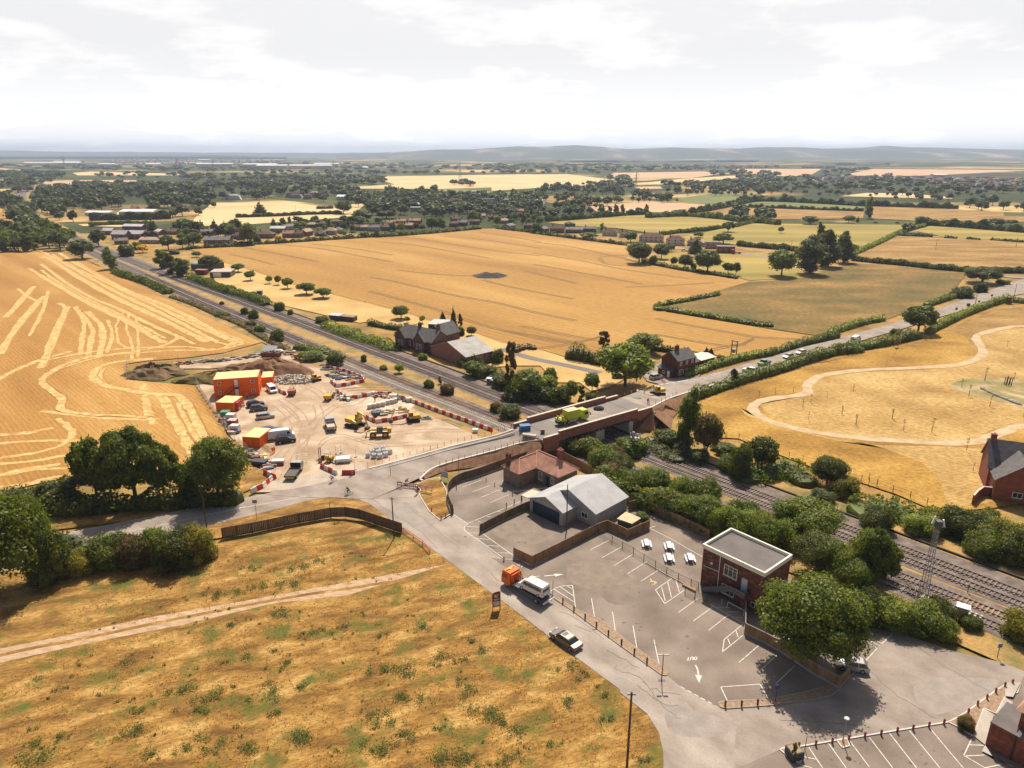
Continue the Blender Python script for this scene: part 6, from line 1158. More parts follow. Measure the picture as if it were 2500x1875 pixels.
# named yard items
def item(k, x, y, label, name, parts, rz=0, z=0, cat=None, group=None):
	c = G(k, x, y, z); o = thing(name, label, cat or name.replace('_', ' '), c, rz, group)
	for pn, mb_, mt in parts: mb_.build(pn, mt, o)
	return o
def box_item(k, x, y, d, mat, label, name, rz=0, z=0, lid=None): return item(k, x, y, label, name, [('body', MB().box((0, 0, d[2]/2), d), mat), ('lid', MB().box((0, 0, d[2]+.05), (d[0]+.06, d[1]+.06, .1)), lid or mat)], rz, z)
for i in range(7): box_item(2, 840 + i*46 - (i > 5)*20, 735 - i*9 - (i > 3)*8, (1.1, 1.1, 1.1), C('crate_white', (.6, .55, .47), .7), ['first', 'second', 'third', 'fourth', 'fifth', 'sixth', 'seventh'][i] + ' white crate from the left in the row behind the barrier ring', 'crate', .1)['group'] = 'white crates'
box_item(2, 1240, 665, (1.5, 1.2, 1.1), C('crate_grey', (.62, .58, .54)), 'white crate standing against the long red and white barrier line', 'crate', .3); box_item(2, 900, 815, (1, 1, 1.1), C('bin_dk', (.03, .05, .04)), 'dark green drum inside the barrier ring', 'drum'); box_item(2, 1080, 650, (2.0, 1.4, 1.6), C('cream_box', (.62, .58, .5)), 'cream tank beside the corner of the barrier line', 'tank')
box_item(1, 1100, 850, (2.1, 1.7, 1.6), C('wc_white', (.66, .6, .55)), 'white box unit, upper of the three below the orange store', 'site_toilet', -.1); box_item(1, 1118, 905, (2.1, 1.7, 1.5), C('wc_maroon', (.25, .05, .05)), 'maroon box unit, middle of the three', 'site_toilet', -.1, lid=C('wc_lid', (.6, .42, .38))); box_item(1, 1140, 960, (2.1, 1.5, 1.5), C('wc_white', (.66, .6, .55)), 'white box unit, lowest of the three', 'site_toilet', -.1)
box_item(1, 1040, 815, (2.2, 1.8, 1.4), C('tank_green', (.06, .25, .13)), 'green fuel tank beside the orange store container', 'fuel_tank'); box_item(1, 1165, 745, (1.2, 2.4, 2.2), C('tank_red', (.4, .03, .03)), 'red storage unit at the door end of the orange store', 'storage_unit')
box_item(1, 1575, 1300, (2.6, 1.3, 1.0), C('wrap', (.55, .47, .38)), 'pale wrapped pallet behind the flatbed lorry', 'pallet', .1, lid=C('wrapw', (.72, .7, .66))); box_item(3, 545, 965, (2.4, 1.6, 1.5), C('gen_blue', (.02, .12, .3)), 'blue generator standing on the bridge approach', 'generator', .2, 3.9); box_item(3, 590, 1015, (3.2, .9, .35), CONC, 'long pale kerb stones lying on the bridge approach', 'kerb_stones', -.35, 4.1)
box_item(3, 725, 985, (.9, .9, .9), C('comp_brown', (.12, .09, .06)), 'small brown compactor behind the near parapet', 'compactor', 0, 4.26); box_item(54, 300, 568, (2.6, .9, .7), C('mach_green', (.03, .09, .03)), 'dark green machine lying on the new road surface', 'compressor', .1, 2.9); box_item(2, 575, 1275, (3.0, 1.8, 1.0), C('wrapw', (.72, .7, .66)), 'white wrapped bundles near the site gate', 'wrapped_bundle', .2)
item(2, 1910, 975, 'small white tower light near the end of the yard', 'tower_light', [('base', MB().box((0, 0, .5), (1.3, 1.0, .8)), WHITE), ('mast', MB().tube((0, 0, .9), (0, 0, 2.2), .06), STEEL)]); item(3, 1290, 745, 'dark rubble heap at the foot of the far parapet', 'rubble', [('heap', MB().ico((0, 0, .2), (1.4, 1, .8)).ico((.8, .3, .2), (.7, .6, .5)), C('dkrub', (.07, .065, .06), .95))], z=4.27)
item(1, 1445, 1240, 'crossed yellow timber boards at the edge of the yard', 'timber_boards', [('board', MB().box((0, 0, .6), (.7, 3.4, .15), rz=.4), C('ytimber', (.62, .5, .22))), ('board', MB().box((-.3, .2, .8), (2.2, .5, .12), rz=.2), C('ytimber', (.62, .5, .22)))])
box_item(1, 1390, 1300, (3.2, 1.8, .9), C('dk_box', (.03, .035, .05)), 'long dark box among the waste beside the round tree', 'storage_box', -.2)
# bulk bags
BAGW = M('bag', [(0, (.5, .5, .54)), (1, (.66, .66, .68))], 2)
mb0 = MB().box((0, 0, .5), (.98, .98, .95), tap=.93); bag = thing('bulk_bag', 'x', 'bulk bag', (0, 0, -50)); mb0.build('bag', BAGW, bag)
tr_ = MB()
for a in range(10): tr_.ico((.42*math.cos(a*.628), .42*math.sin(a*.628), 1.0), (.17, .17, .08), n=5)
tr_.build('rim', BAGW, bag); MB().box((0, 0, .97), (.6, .6, .04)).build('sand', M('sand', (.3, .24, .2), 3), bag)
bp = [(825, 1225), (885, 1235), (945, 1238), (1005, 1222), (865, 1195), (930, 1200), (990, 1190), (1045, 1190), (910, 1165), (975, 1158)]; orn = ['first', 'second', 'third', 'fourth', 'fifth', 'sixth', 'seventh', 'eighth', 'ninth', 'tenth', 'eleventh', 'twelfth', 'thirteenth', 'fourteenth', 'fifteenth', 'sixteenth', 'seventeenth', 'eighteenth', 'nineteenth', 'twentieth']
def ordi(i):
	if i < 20: return orn[i]
	n_ = i+1; return f"{n_}{'th' if n_ % 100 in (11, 12, 13) else {1: 'st', 2: 'nd', 3: 'rd'}.get(n_ % 10, 'th')}"
for i, (x, y) in enumerate(bp):
	rw = 'front' if i < 4 else 'middle' if i < 8 else 'back'; k_ = i - (0 if i < 4 else 4 if i < 8 else 8); lab = f'grey-white bulk bag, {orn[k_]} from the left in the {rw} row'
	if i == 0: bag.location = G(2, x, y); bag['label'] = lab; bag['group'] = 'bulk bags'
	else: dup(bag, G(2, x, y), rnd.random()*.6, lab, 'bulk bags')
# ---------------------------------------------------------------- barriers
def bar_proto(mat, nm):
	o = thing(nm, 'x', 'barrier', (0, 0, -50)); MB().sideprism([(-.28, 0), (.28, 0), (.28, .2), (.16, .45), (.12, .95), (-.12, .95), (-.16, .45), (-.28, .2)], -.7, .7).build('body', mat, o); MB().box((0, 0, 1.0), (.2, 1.3, .1)).box((0, 0, .32), (.62, .25, .1)).build('top_rail', mat, o); return o
BR_, BW_ = bar_proto(RED, 'water_barrier'), bar_proto(CREAM, 'water_barrier'); used = {0: False, 1: False}
def barriers(s, where, start=0, L=1.42, z=0, pat=None):
	P = PG(s, z); seg = 0; i = 0; acc = 0; pos = 0; cnt = [0, 0]
	for a, b in zip(P, P[1:]):
		d = b-a; ln_ = d.length; d.normalize(); t = acc
		while t + L*.5 <= ln_:
			c = a + d*(t+L/2); k = (i + start) % 2 if pat is None else pat[i % len(pat)]; pr = (BR_, BW_)[k]; rz = math.atan2(d.y, d.x) + math.pi/2
			lab = f"{('red', 'white')[k]} barrier, {ordi(cnt[k])} {('red', 'white')[k]} one {where}"; cnt[k] += 1
			if not used[k]: pr.location = c; pr.rotation_euler.z = rz; pr['label'] = lab; pr['group'] = 'red and white water-filled barriers'; used[k] = True
			else: dup(pr, c, rz, lab, 'red and white water-filled barriers')
			t += L; i += 1
		acc = max(0, t - ln_) if t > ln_ else 0
barriers("2:925,598 1050,600 1290,680 1540,775 1830,875 2040,955;3:235,975", 'from the left in the long line beside the railway')
barriers("2:805,835 905,882 1060,862 1215,825", 'from the left in the ring by the arched-boom excavator'); barriers("2:345,1330 500,1405", 'from the left in the slanting group beside the forklift', L=1.5); barriers("2:560,1405 680,1402", 'of the straight red piece at the kerb by the cyclist', pat=[0])
barriers("1:1430,1395 1530,1440 1420,1540 1310,1590", 'from the top in the zigzag at the yard entrance'); barriers("2:445,465 505,520 640,500 785,468 760,430 600,370 470,340 420,310", 'from the left tip of the pen at the mesh fence', start=1); barriers("2:500,560 600,640 700,635 860,605", 'from the left in the crooked line behind the tipper', start=1); barriers("1:1580,565 1650,600", 'at the foot of the rubble heap, from the left')
# mesh panels (site fencing)
def mesh_fence(s, label, h=2.0, name='mesh_fence', step=3.5, mat=STEEL, z=0, feet=True, posts=True, group=None, wires=5):
	P = PG(s, z) if isinstance(s, str) else s; o = thing(name, label, name.replace('_', ' '), P[0], 0, group); wm = MB(); off = P[0]
	for a, b in zip(P, P[1:]):
		n_ = max(1, round((b-a).length/step))
		for i in range(n_):
			p = a.lerp(b, i/n_) - off; q = a.lerp(b, (i+1)/n_) - off; up = Vector((0, 0, h))
			for f_ in [j/(wires-1) for j in range(wires)]: wm.tube(p + up*f_ + Vector((0, 0, .05)), q + up*f_ + Vector((0, 0, .05)), .018 if 0 < f_ < 1 else .03, n=3, cap=False)
			for j in range(1, 8): c_ = p.lerp(q, j/8); wm.tube(c_, c_+up, .010, n=3, cap=False)
			if posts: MB().tube(p, p+up+Vector((0, 0, .1)), .045, n=4).build('post', mat, o)
			if feet: MB().box(tuple(p + Vector((0, 0, .06))), (.7, .25, .12), 0, math.atan2((b-a).y, (b-a).x)+1.57).build('foot', DGREY, o)
	wm.build('mesh', mat, o); return o
mesh_fence("1:745,485 800,600 860,690 980,860 1080,1010 1240,1165 1340,1280", 'grey mesh fence along the stubble on the left edge of the yard'); mesh_fence("1:45,440 40,290 75,270", 'short mesh fence at the far left tip of the yard'); mesh_fence("2:345,245 470,300 600,360 780,445", 'pale mesh fence between the barrier pen and the railway'); mesh_fence("1:320,255 560,240 800,235 1100,210 1340,185", 'thin wire fence along the top edge of the yard', 1.6, 'wire_fence', 6, GREY, feet=False, wires=3)
mesh_fence("2:100,1285 225,1275", 'lone mesh panel behind the flatbed lorry'); mesh_fence("2:500,1200 550,1190 700,1230 810,1270", 'mesh panels between the forklift and the bulk bags'); mesh_fence("2:690,1360 760,1380", 'mesh panel at the kerb end beside the gate', 1.8); mesh_fence("1:1490,415 1530,480 1590,555", 'pale mesh panels on barriers beside the white van', 2.0)
mesh_fence("1:1370,1000 1430,1130 1510,1190", 'orange netting fence between the cars and the nearest container', 1.1, 'netting_fence', 2, C('net_orange', (.6, .16, .05)), feet=False, wires=6); mesh_fence("4:215,945 340,925 405,920 470,900 540,885 610,865 670,848 735,828", 'mesh panels across the main road right of the bridge', 1.8, group=None)
mesh_fence("54:440,250 530,262 660,270 730,350", 'orange plastic fence round the plot by the brick house', 1.0, 'plastic_fence', 2, C('net_orange', (.6, .16, .05)), feet=False)
# posts on the ramp kerbs
def railposts(P, label, h=1.0, n=14, mat=BLACK, rail=True):
	P = catmull(P, 6); o = thing('post_rail', label, 'railing', P[0]); L = [0]
	for a, b in zip(P, P[1:]): L.append(L[-1] + (b-a).length)
	pts = []
	for i in range(n):
		s = L[-1]*i/(n-1); j = max(0, min(len(P)-2, int(np.searchsorted(L, s)-1))); pts.append(P[j].lerp(P[j+1], (s-L[j])/max(1e-6, L[j+1]-L[j])) - P[0])
	for p in pts: MB().tube(p, p + Vector((0, 0, h)), .05, n=5).build('post', mat, o)
	if rail:
		m_ = MB()
		for a, b in zip(pts, pts[1:]): m_.tube(a + Vector((0, 0, h*.85)), b + Vector((0, 0, h*.85)), .015, n=3)
		m_.build('rope', ORANGE, o)
	return o
railposts([p + Vector((.2, -.5, .1)) for p in RE[8:12]], 'thin dark posts along the near kerb of the ramp', 1.1, 18); railposts([p + Vector((-.5, .8, .1)) for p in LE[6:12]], 'thin dark posts with orange tape along the yard side of the ramp', 1.0, 22); railposts([G(54, 490, 640, 3.6), G(54, 660, 600, 2.8), G(54, 760, 560, 1.9), G(54, 870, 500, 1.2)], 'brown wooden posts beyond the right end of the near parapet', 1.4, 7, POLE, False)
o = railposts([G(54, 40, 545, 4.0), G(54, 220, 475, 3.4), G(54, 400, 400, 2.4)], 'grey guard rail on the far side beyond the bridge', .9, 5, STEEL);
# striped road-works barriers
def stripe_mat(n, a=(.6, .03, .03), b=(.75, .73, .7), s=1.3, d='X'):
	m = bpy.data.materials.new(n); m.use_nodes = True; t = m.node_tree; bs = t.nodes['Principled BSDF']; wv_ = t.nodes.new('ShaderNodeTexWave'); wv_.bands_direction = d; wv_.inputs['Scale'].default_value = s; tc_ = t.nodes.new('ShaderNodeTexCoord'); t.links.new(tc_.outputs['Object'], wv_.inputs['Vector'])
	r_ = t.nodes.new('ShaderNodeValToRGB'); r_.color_ramp.interpolation = 'CONSTANT'; r_.color_ramp.elements[0].color = (*a, 1); r_.color_ramp.elements[1].position = .5; r_.color_ramp.elements[1].color = (*b, 1); t.links.new(wv_.outputs[0], r_.inputs[0]); t.links.new(r_.outputs[0], bs.inputs['Base Color']); return m
RW_ = stripe_mat('red_white_stripes'); MP = stripe_mat('maroon_panel', (.3, .06, .08), (.42, .12, .13), 2)
def rbar(k, x0, y0, x1, y1, label, panel=RW_, h=1.0, lean=0):
	a, b = G(k, x0, y0), G(k, x1, y1); d = b-a; L = d.length; o = thing('road_barrier', label, 'barrier', a, math.atan2(d.y, d.x), 'road-works barriers at the junction')
	MB().box((L/2, 0, h-.12), (L, .05, .28), rx=lean).build('board', panel, o); MB().box((L/2, 0, h*.42), (L, .05, .2), rx=lean).build('lower_board', panel if lean else DGREY, o); m_ = MB()
	for x_ in (.15, L-.15): m_.box((x_, 0, h/2), (.06, .06, h)).box((x_, 0, .03), (.1, .9, .06))
	m_.build('feet', C('foot_red', (.35, .04, .04)), o)
rbar(53, 250, 440, 335, 450, 'maroon-faced barrier at the left end of the road closure', MP, 1.3); rbar(53, 345, 440, 430, 447, 'striped barrier, second from the left in the road closure'); rbar(53, 435, 448, 520, 455, 'striped barrier in the middle of the road closure'); rbar(53, 525, 455, 610, 465, 'striped barrier beside the flared white one in the road closure'); rbar(53, 615, 500, 700, 520, 'white and red double barrier on the grass tip, left half', RW_, 1.5, .3); rbar(53, 702, 520, 800, 540, 'white and red double barrier on the grass tip, right half', RW_, 1.5, .3)
# sign boards
def sign(k, x, yb, yt, label, w_, h_, mat, name='road_sign', rz=0, posts=1, pm=GREY, z=0):
	c = G(k, x, yb, z); H_ = hgt(k, yt, c) - z; o = thing(name, label, name.replace('_', ' '), c, rz)
	for i in range(posts): MB().tube(((i-(posts-1)/2)*w_*.9, 0, 0), ((i-(posts-1)/2)*w_*.9, 0, H_-.1), .05).build('post', pm, o)
	MB().box((0, -.06, H_-h_/2), (w_, .05, h_)).build('sign_board', mat, o); return o
sign(14, 440, 580, 415, 'dark back of a road sign on the verge by the board fence', .9, .7, GREY); sign(53, 700, 240, 200, 'yellow notice on the kerb of the ramp', .9, .7, C('sign_yellow', (.6, .5, .08)), rz=.2); sign(8, 1970, 480, 355, 'small blue sign on a dark post beside the scrub', .55, .6, C('sign_blue', (.03, .15, .5)), pm=BLACK); sign(12, 1500, 570, 500, 'square road sign back on the main road verge', 1.6, 1.3, DGREY); sign(12, 1920, 500, 440, 'large dark board at the meadow corner beside the road', 3.6, 3.0, C('maroon_b', (.1, .03, .04)), 'notice_board', .3, 2); sign(12, 775, 945, 875, 'round brown board between two stakes behind the hedge', 1.7, 1.9, C('brown_b', (.12, .07, .05)), 'notice_board', .1, 2)
for k, x, y, t_ in ((12, 1745, 440, 410), (12, 1862, 428, 410), (12, 1388, 565, 543), (12, 1618, 488, 472)): sign(k, x, y, t_, f'small dark temporary sign on the road surface, {["nearest the large junction board", "far one beside the lamp post", "lowest one above the orange stake", "one right of the square sign"][(1745, 1862, 1388, 1618).index(x)]}', 1.0, .9, DGREY, 'temporary_sign')
# blue banner at fence corner
a, b = G(53, 935, 310), G(53, 1040, 340); o = thing('banner', 'pale blue banner on the mesh panel at the curved fence corner', 'banner', a, aim(a, b)); L = (b-a).length; MB().box((L/2, 0, 1.2), (L, .04, 1.3)).build('sheet', M('banner_blue', [(0, (.25, .28, .42)), (1, (.5, .52, .6))], 2), o); MB().tube((0, 0, 0), (0, 0, 2), .04).tube((L, 0, 0), (L, 0, 2), .04).tube((0, 0, 2), (L, 0, 2), .04).build('frame', STEEL, o)
# the maroon totem sign beside the lane
c = G(9, 50, 575); H_ = hgt(9, 390, c); o = thing('totem_sign', 'maroon totem sign with arched top, white lines and a white panel beside the lane', 'sign', c, R(12)); MR = C('maroon', (.07, .02, .02), .5); w_ = 1.25
pr = [(-w_/2, .6), (w_/2, .6), (w_/2, H_-.05), (w_*.3, H_), (0, H_-.05), (-w_*.3, H_-.18), (-w_/2, H_-.4)]; MB().sideprism(pr, -.06, .06).build('sign_board', MR, o)
for s in (-1, 1): MB().box((s*(w_/2-.05), 0, H_*.5-.1), (.1, .14, H_-.3)).build('post', MR, o)
MB().box((0, -.075, 1.15), (w_-.28, .02, .75)).build('white_panel', C('panel_w', (.6, .58, .68)), o); mb = MB()
for i, (z_, l_) in enumerate(((H_-.55, .8), (H_-.9, .5), (H_-1.0, .25), (H_-1.3, .85), (H_-1.45, .7))): mb.box((0, -.075, z_), (l_, .02, .07))
mb.box((-.2, -.08, H_-.75), (.2, .02, .2)).box((.12, -.08, H_-.78), (.12, .02, .16)).build('lettering', WHITE, o)
# ---------------------------------------------------------------- poles and lamps
def pole(k, x, yb, yt, label, r=.13, arms=1, name='telegraph_pole', h=None):
	c = G(k, x, yb); H_ = h or hgt(k, yt, c); o = thing(name, label, name.replace('_', ' '), c); MB().tube((0, 0, 0), (0, 0, H_), r, r*.65, n=8).build('post', POLE, o)
	if arms: MB().box((0, 0, H_-.3), (.9, .08, .08)).build('crossarm', POLE, o); MB().tube((-.3, 0, H_-.26), (-.3, 0, H_-.1), .04).tube((.3, 0, H_-.26), (.3, 0, H_-.1), .04).build('insulator', WHITE, o)
	return c, H_
p1 = pole(14, 1598, 740, 395, 'telegraph pole standing at the right end of the dark board fence'); p2 = pole(13, 1745, 820, 465, 'telegraph pole beside the west road at the left'); p3 = pole(0, 1525, 1960, 1690, 'tall telegraph pole cut by the bottom edge, at the grass edge', .16); p4 = pole(5, 1588, 1030, 550, 'wooden pole right in front of the grey metal hall', .12, 0)
pole(12, 1575, 535, 415, 'wooden pole on the main road verge, right of the square sign'); pole(12, 1962, 485, 305, 'leaning telegraph pole near the right-hand junction'); pole(14, 1062, 570, 440, 'slim pale pole rising behind the board fence corner', .06, 0); pole(53, 1212, 345, 5, 'slim grey pole inside the curved car park fence', .06, 0, 'slim_pole'); pole(2, 1052, 1420, 1300, 'slim grey post in the middle of the junction', .06, 0, 'slim_pole')
pole(24, 415, 880, 810, 'thin far pole in the yellow-green field'); pole(24, 1010, 880, 820, 'thin far pole beside the diagonal hedge'); pole(24, 1530, 880, 800, 'thin far pole in the brown pasture'); pole(24, 2150, 860, 790, 'thin far pole in the brown pasture at the right edge'); pole(42, 895, 190, 110, 'thin pole in the gold field behind the village')
def wire(a, b, label, sag=.6):
	mb = MB(); P = [Vector(a).lerp(Vector(b), t/8) - Vector((0, 0, sag*4*(t/8)*(1-t/8))) for t in range(9)]
	for u_, v_ in zip(P, P[1:]): mb.tube(u_, v_, .018, n=3)
	setp(mb.build('overhead_wire', BLACK), label, 'wire')
top = lambda q: Vector((q[0].x, q[0].y, q[1]-.1))
wire(top(p1), top(p4), 'black wire from the fence-end pole to the pole at the grey hall'); wire(top(p1), top(p2), 'black wire between the fence-end pole and the west road pole', 1); wire(top(p2), G(13, 2020, 570), 'black stay wire from the west road pole to the roadside', .1)
# H-pole with transformer
c1, c2 = G(4, 762, 628), G(4, 818, 640); Hh = hgt(4, 460, c1); o = thing('transformer_pole', 'twin-pole transformer frame beside the main road hedge', 'transformer pole', c1, aim(c1, c2)); L = (c2-c1).length
for x_ in (0, L): MB().tube((x_, 0, 0), (x_*.85+L*.07, 0, Hh), .2, .15).build('post', POLE, o)
MB().box((L/2, 0, Hh-.1), (L*1.3, .15, .2)).box((L/2, 0, Hh*.75), (L*1.1, .15, .15)).box((L/2, 0, Hh*.4), (L*1.1, .12, .12)).build('crossarm', POLE, o); MB().box((L/2, -.4, Hh*.42), (1.1, .8, 1.2)).build('transformer', C('tr_blue', (.25, .3, .32)), o)
# lamps
c = G(8, 580, 1240); Hl = hgt(8, 1032, c); o = thing('street_lamp', 'slim lamp post with round flat head on the kerb of the lower car park', 'street lamp', c); MB().tube((0, 0, 0), (0, 0, Hl), .06, .05).tube((0, 0, 0), (0, 0, .6), .09).build('post', GREY, o); MB().tube((0, 0, Hl), (0, 0, Hl+.12), .32, .26, n=14).build('lamp_head', C('lamp_w', (.6, .6, .58)), o)
c = G(10, 78, 965); Hl = hgt(10, 640, c); o = thing('street_lamp', 'T-shaped lamp post with two flat heads at the end of the gravel strip', 'street lamp', c); MB().tube((0, 0, 0), (0, 0, Hl), .07, .05).build('post', DGREY, o); MB().box((0, 0, .03), (.9, .35, .06)).build('base', DGREY, o)
for s in (-1, 1): MB().box((s*.42, 0, Hl), (.62, .25, .1)).build('lamp_head', C('lamp_b', (.3, .24, .22)), o)
c = G(12, 1690, 340); o = thing('street_lamp', 'pale street lamp in front of the dark roadside tree', 'street lamp', c); MB().tube((0, 0, 0), (0, 0, 7), .08).build('post', STEEL, o); MB().box((.3, 0, 7), (.8, .35, .2)).build('lamp_head', WHITE, o)
c = G(10, 1518, 1240); o = thing('disc_sign', 'blue disc sign on a black post in the tree shadow', 'road sign', c); MB().tube((0, 0, 0), (0, 0, 2.5), .05).build('post', BLACK, o); MB().tube((0, -.05, 2.35), (0, .0, 2.35), .33, n=16).build('disc', C('disc_blue', (.04, .05, .25)), o)
# bollards
def bollards(k, pts, labelf, mat=POLE, h=.9, r=.09, cap=None, group='bollards'):
	pr = None
	for i, (x, y) in enumerate(pts):
		lab = labelf.format(ordi(i)); c = G(k, x, y)
		if pr is None:
			pr = thing('bollard', lab, 'bollard', c, .3, group); MB().box((0, 0, h/2), (r*2, r*2, h)).build('post', mat, pr); MB().box((0, 0, h+.03), (r*1.7, r*1.7, .06)).box((0, 0, h*.82), (r*2.1, r*2.1, .09)).build('cap', cap or mat, pr)
		else: dup(pr, c, .3, lab, group)
RP = C('red_post', (.3, .045, .03), .6)
bollards(8, [(185, 1288), (337, 1272), (485, 1250), (633, 1225), (778, 1200), (925, 1178), (1070, 1155), (1212, 1132), (1355, 1108), (1490, 1082), (1708, 985), (1792, 915), (1876, 858), (1955, 800), (2038, 748), (2105, 722)], 'red bollard, {} from the left along the white kerb of the lower car park', RP, .75, .09, C('rcap', (.2, .03, .03)), 'red bollards')
bollards(9, [(722, 508), (835, 588), (948, 668), (1062, 750), (1183, 835), (1316, 927), (1445, 1022), (1573, 1117)], 'brown wooden bollard, {} from the top on the gravel strip', POLE, .85, .09, None, 'wooden bollards on the strip')
bollards(10, [(882, 1300), (1090, 1298), (1293, 1280)], 'dark bollard, {} from the left on the small kerbed island', POLE, .9, .09, None, 'bollards on the island')
bollards(5, [(223, 825), (322, 905), (367, 875), (955, 1325)], 'reddish bollard, {} from the left around the dry grass tip', RP, .8, .08, None, 'reddish bollards'); bollards(5, [(443, 850), (980, 790), (1060, 750), (1137, 715), (712, 1040)], 'black post, {} in the car park entrance group by the low fence', BLACK, 1.1, .07, None, 'black posts'); bollards(5, [(775, 520), (862, 570), (950, 615), (1043, 665), (475, 605)], 'black post, {} in the chain fence before the station house', BLACK, .8, .06, None, 'chain posts')
pole(9, 620, 420, 275, 'thin black pole at the top end of the gravel strip', .05, 0, 'slim_pole'); pole(8, 240, 1310, 1185, 'thin black pole beside the square planter', .05, 0, 'slim_pole')
# red tubular rail at lane edge
P = PG("14:1680,690 1760,745 1840,800 1900,870"); o = thing('red_rail', 'red tubular rail at the lane edge beyond the board fence', 'railing', P[0])
m_ = MB()
for a, b in zip(P, P[1:]):
	for z_ in (.95, .55): m_.tube(a-P[0]+Vector((0, 0, z_)), b-P[0]+Vector((0, 0, z_)), .05)
m_.build('rail', C('rail_red', (.5, .07, .04)), o)
for p in P: MB().tube(p-P[0], p-P[0]+Vector((0, 0, 1)), .06).build('post', C('rail_red', (.5, .07, .04)), o)
# ---------------------------------------------------------------- timber fences
def timber(s, label, h=1.9, mat=WOOD, step=2.4, name='timber_fence', cap=True, z=0, plinth=False, sm=0):
	P = PG(s, z); P = catmull(P, sm) if sm else P; o = thing(name, label, 'fence', P[0]); b_ = MB(); pl = MB(); off = P[0]; rem = 0
	for a, b in zip(P, P[1:]):
		n_ = max(1, round((b-a).length/step));
		for i in range(n_):
			p, q = a.lerp(b, i/n_)-off, a.lerp(b, (i+1)/n_)-off; m_ = max(3, int((q-p).length/.3)); d = (q-p).normalized()
			for j in range(m_): u_, v_ = p.lerp(q, j/m_), p.lerp(q, (j+.94)/m_); b_.wall(u_, v_, .05, .05 if not plinth else .32, h-.06+rnd.uniform(-.02, .02))
			if cap: pl.wall(p, q, .1, h-.04, h+.02)
			if plinth: pl.wall(p, q, .14, -.02, .3)
			MB().box(tuple(p + Vector((0, 0, h/2))), (.12, .12, h+.1), 0, math.atan2(d.y, d.x)).build('post', mat, o)
	b_.build('boards', mat, o)
	if cap or plinth: pl.build('capping', mat if not plinth else C('plinth', (.32, .3, .28), .9), o)
	return o
timber("14:150,742 400,697 540,668 800,612 930,590 1065,565 1190,560 1310,580 1430,620 1560,665 1668,700", 'long dark board fence bending along the junction verge', 2.1)
timber("5:440,850 395,745 388,650 430,575 520,520 610,492 700,466 880,400 1000,358 1200,290 1400,215", 'curved board fence behind the small car park under the ramp', 1.9, sm=2)
timber("5:715,1040 970,905 1165,815 1225,795", 'low board fence leading to the grey hall', 1.7)
timber("5:1055,1285 1240,1372 1640,1172 1900,1042;6:0,950 250,828 345,792", 'light brown board fence in front of the grey hall', 1.85, WOODN)
timber("6:345,795 550,888 772,790", 'brown board fence round the little garden, front side', 1.8, WOODN); timber("6:560,600 728,560", 'board fence behind the little garden', 1.8, WOODN)
timber("5:1430,235 1560,300 1900,480;6:545,515 735,600 950,700 1200,810 1375,900", 'long brown board fence between the car park and the railway trees', 1.9, WOODN)
timber("7:700,1200 695,1440 900,1540 1080,1640;8:330,640 545,757 642,655", 'board fence on a concrete plinth under the big tree', 1.8, WOODN, plinth=True)
timber("3:740,1080 850,1040", 'short board fence where the ramp meets the near parapet', 1.6)
# iron railings
def railing(s, label, h=1.2):
	P = PG(s); o = thing('iron_railing', label, 'railing', P[0]); b_ = MB(); off = P[0]
	for a, b in zip(P, P[1:]):
		n_ = max(1, round((b-a).length/2.7))
		for i in range(n_+1):
			p = a.lerp(b, i/n_)-off; MB().box(tuple(p + Vector((0, 0, h*.55))), (.09, .09, h*1.1)).build('post', BLACK, o)
			if i < n_:
				q = a.lerp(b, (i+1)/n_)-off; up = lambda z_: Vector((0, 0, z_))
				b_.tube(p+up(h), q+up(h), .025, n=4); b_.tube(p+up(.15), q+up(.15), .025, n=4)
				for j in range(1, 16): c_ = p.lerp(q, j/16); b_.tube(c_+up(.15), c_+up(h), .012, n=3, cap=False)
	b_.build('bars', BLACK, o)
railing("6:250,840 390,930 497,990 605,1048 712,1115 828,1185 942,1250 1062,1312 1188,1372 1265,1400", 'black iron railing between the car park and the picnic tables'); railing("6:1128,1445 1228,1500 1350,1535", 'short black iron railing at the foot of the brick block')
mb = MB(); P = PG("6:745,1130 940,1245 1190,1375")
for a, b in zip(P, P[1:]): mb.wall(a + Vector((-.2, -.2, 0)), b + Vector((-.2, -.2, 0)), .25, 0, .14)
setp(mb.build('kerb', KBD), kind='structure')
# picnic tables
pt = None; PT = C('table_top', (.62, .63, .68), .6); TD = C('table_dark', (.1, .1, .12), .7)
for (x, y), lab in zip(((740, 965), (967, 990), (967, 1112), (1180, 1112)), ('picnic table nearest the garden shed, standing alone', 'picnic table, upper of the middle pair', 'picnic table, lower of the middle pair', 'picnic table nearest the brick block')):
	c = G(6, x, y)
	if pt is None:
		pt = thing('picnic_table', lab, 'picnic table', c, R(-4), 'grey picnic tables'); MB().box((0, 0, .75), (.78, 2.2, .07)).build('table_top', PT, pt)
		for s in (-1, 1): MB().box((s*.7, 0, .45), (.28, 2.2, .06)).build('bench', PT, pt)
		for s in (-1, 1): MB().box((0, s*.8, .42), (1.6, .1, .08)).box((-.4, s*.6, .36), (.1, .1, .74), ry=.35).box((.4, s*.6, .36), (.1, .1, .74), ry=-.35).build('leg_frame', TD, pt)
	else: dup(pt, c, R(-4), lab, 'grey picnic tables', None)
# planter with shrub
c = G(8, 140, 1370); o = thing('square_planter', 'square dark planter with a small upright shrub at the car park entrance', 'planter', c, R(15)); MB().box((0, 0, .55), (1.5, 1.5, 1.1)).build('box', C('planter_dk', (.05, .055, .06), .8), o); MB().box((0, 0, 1.1), (1.3, 1.3, .08)).build('soil', GRAV, o)
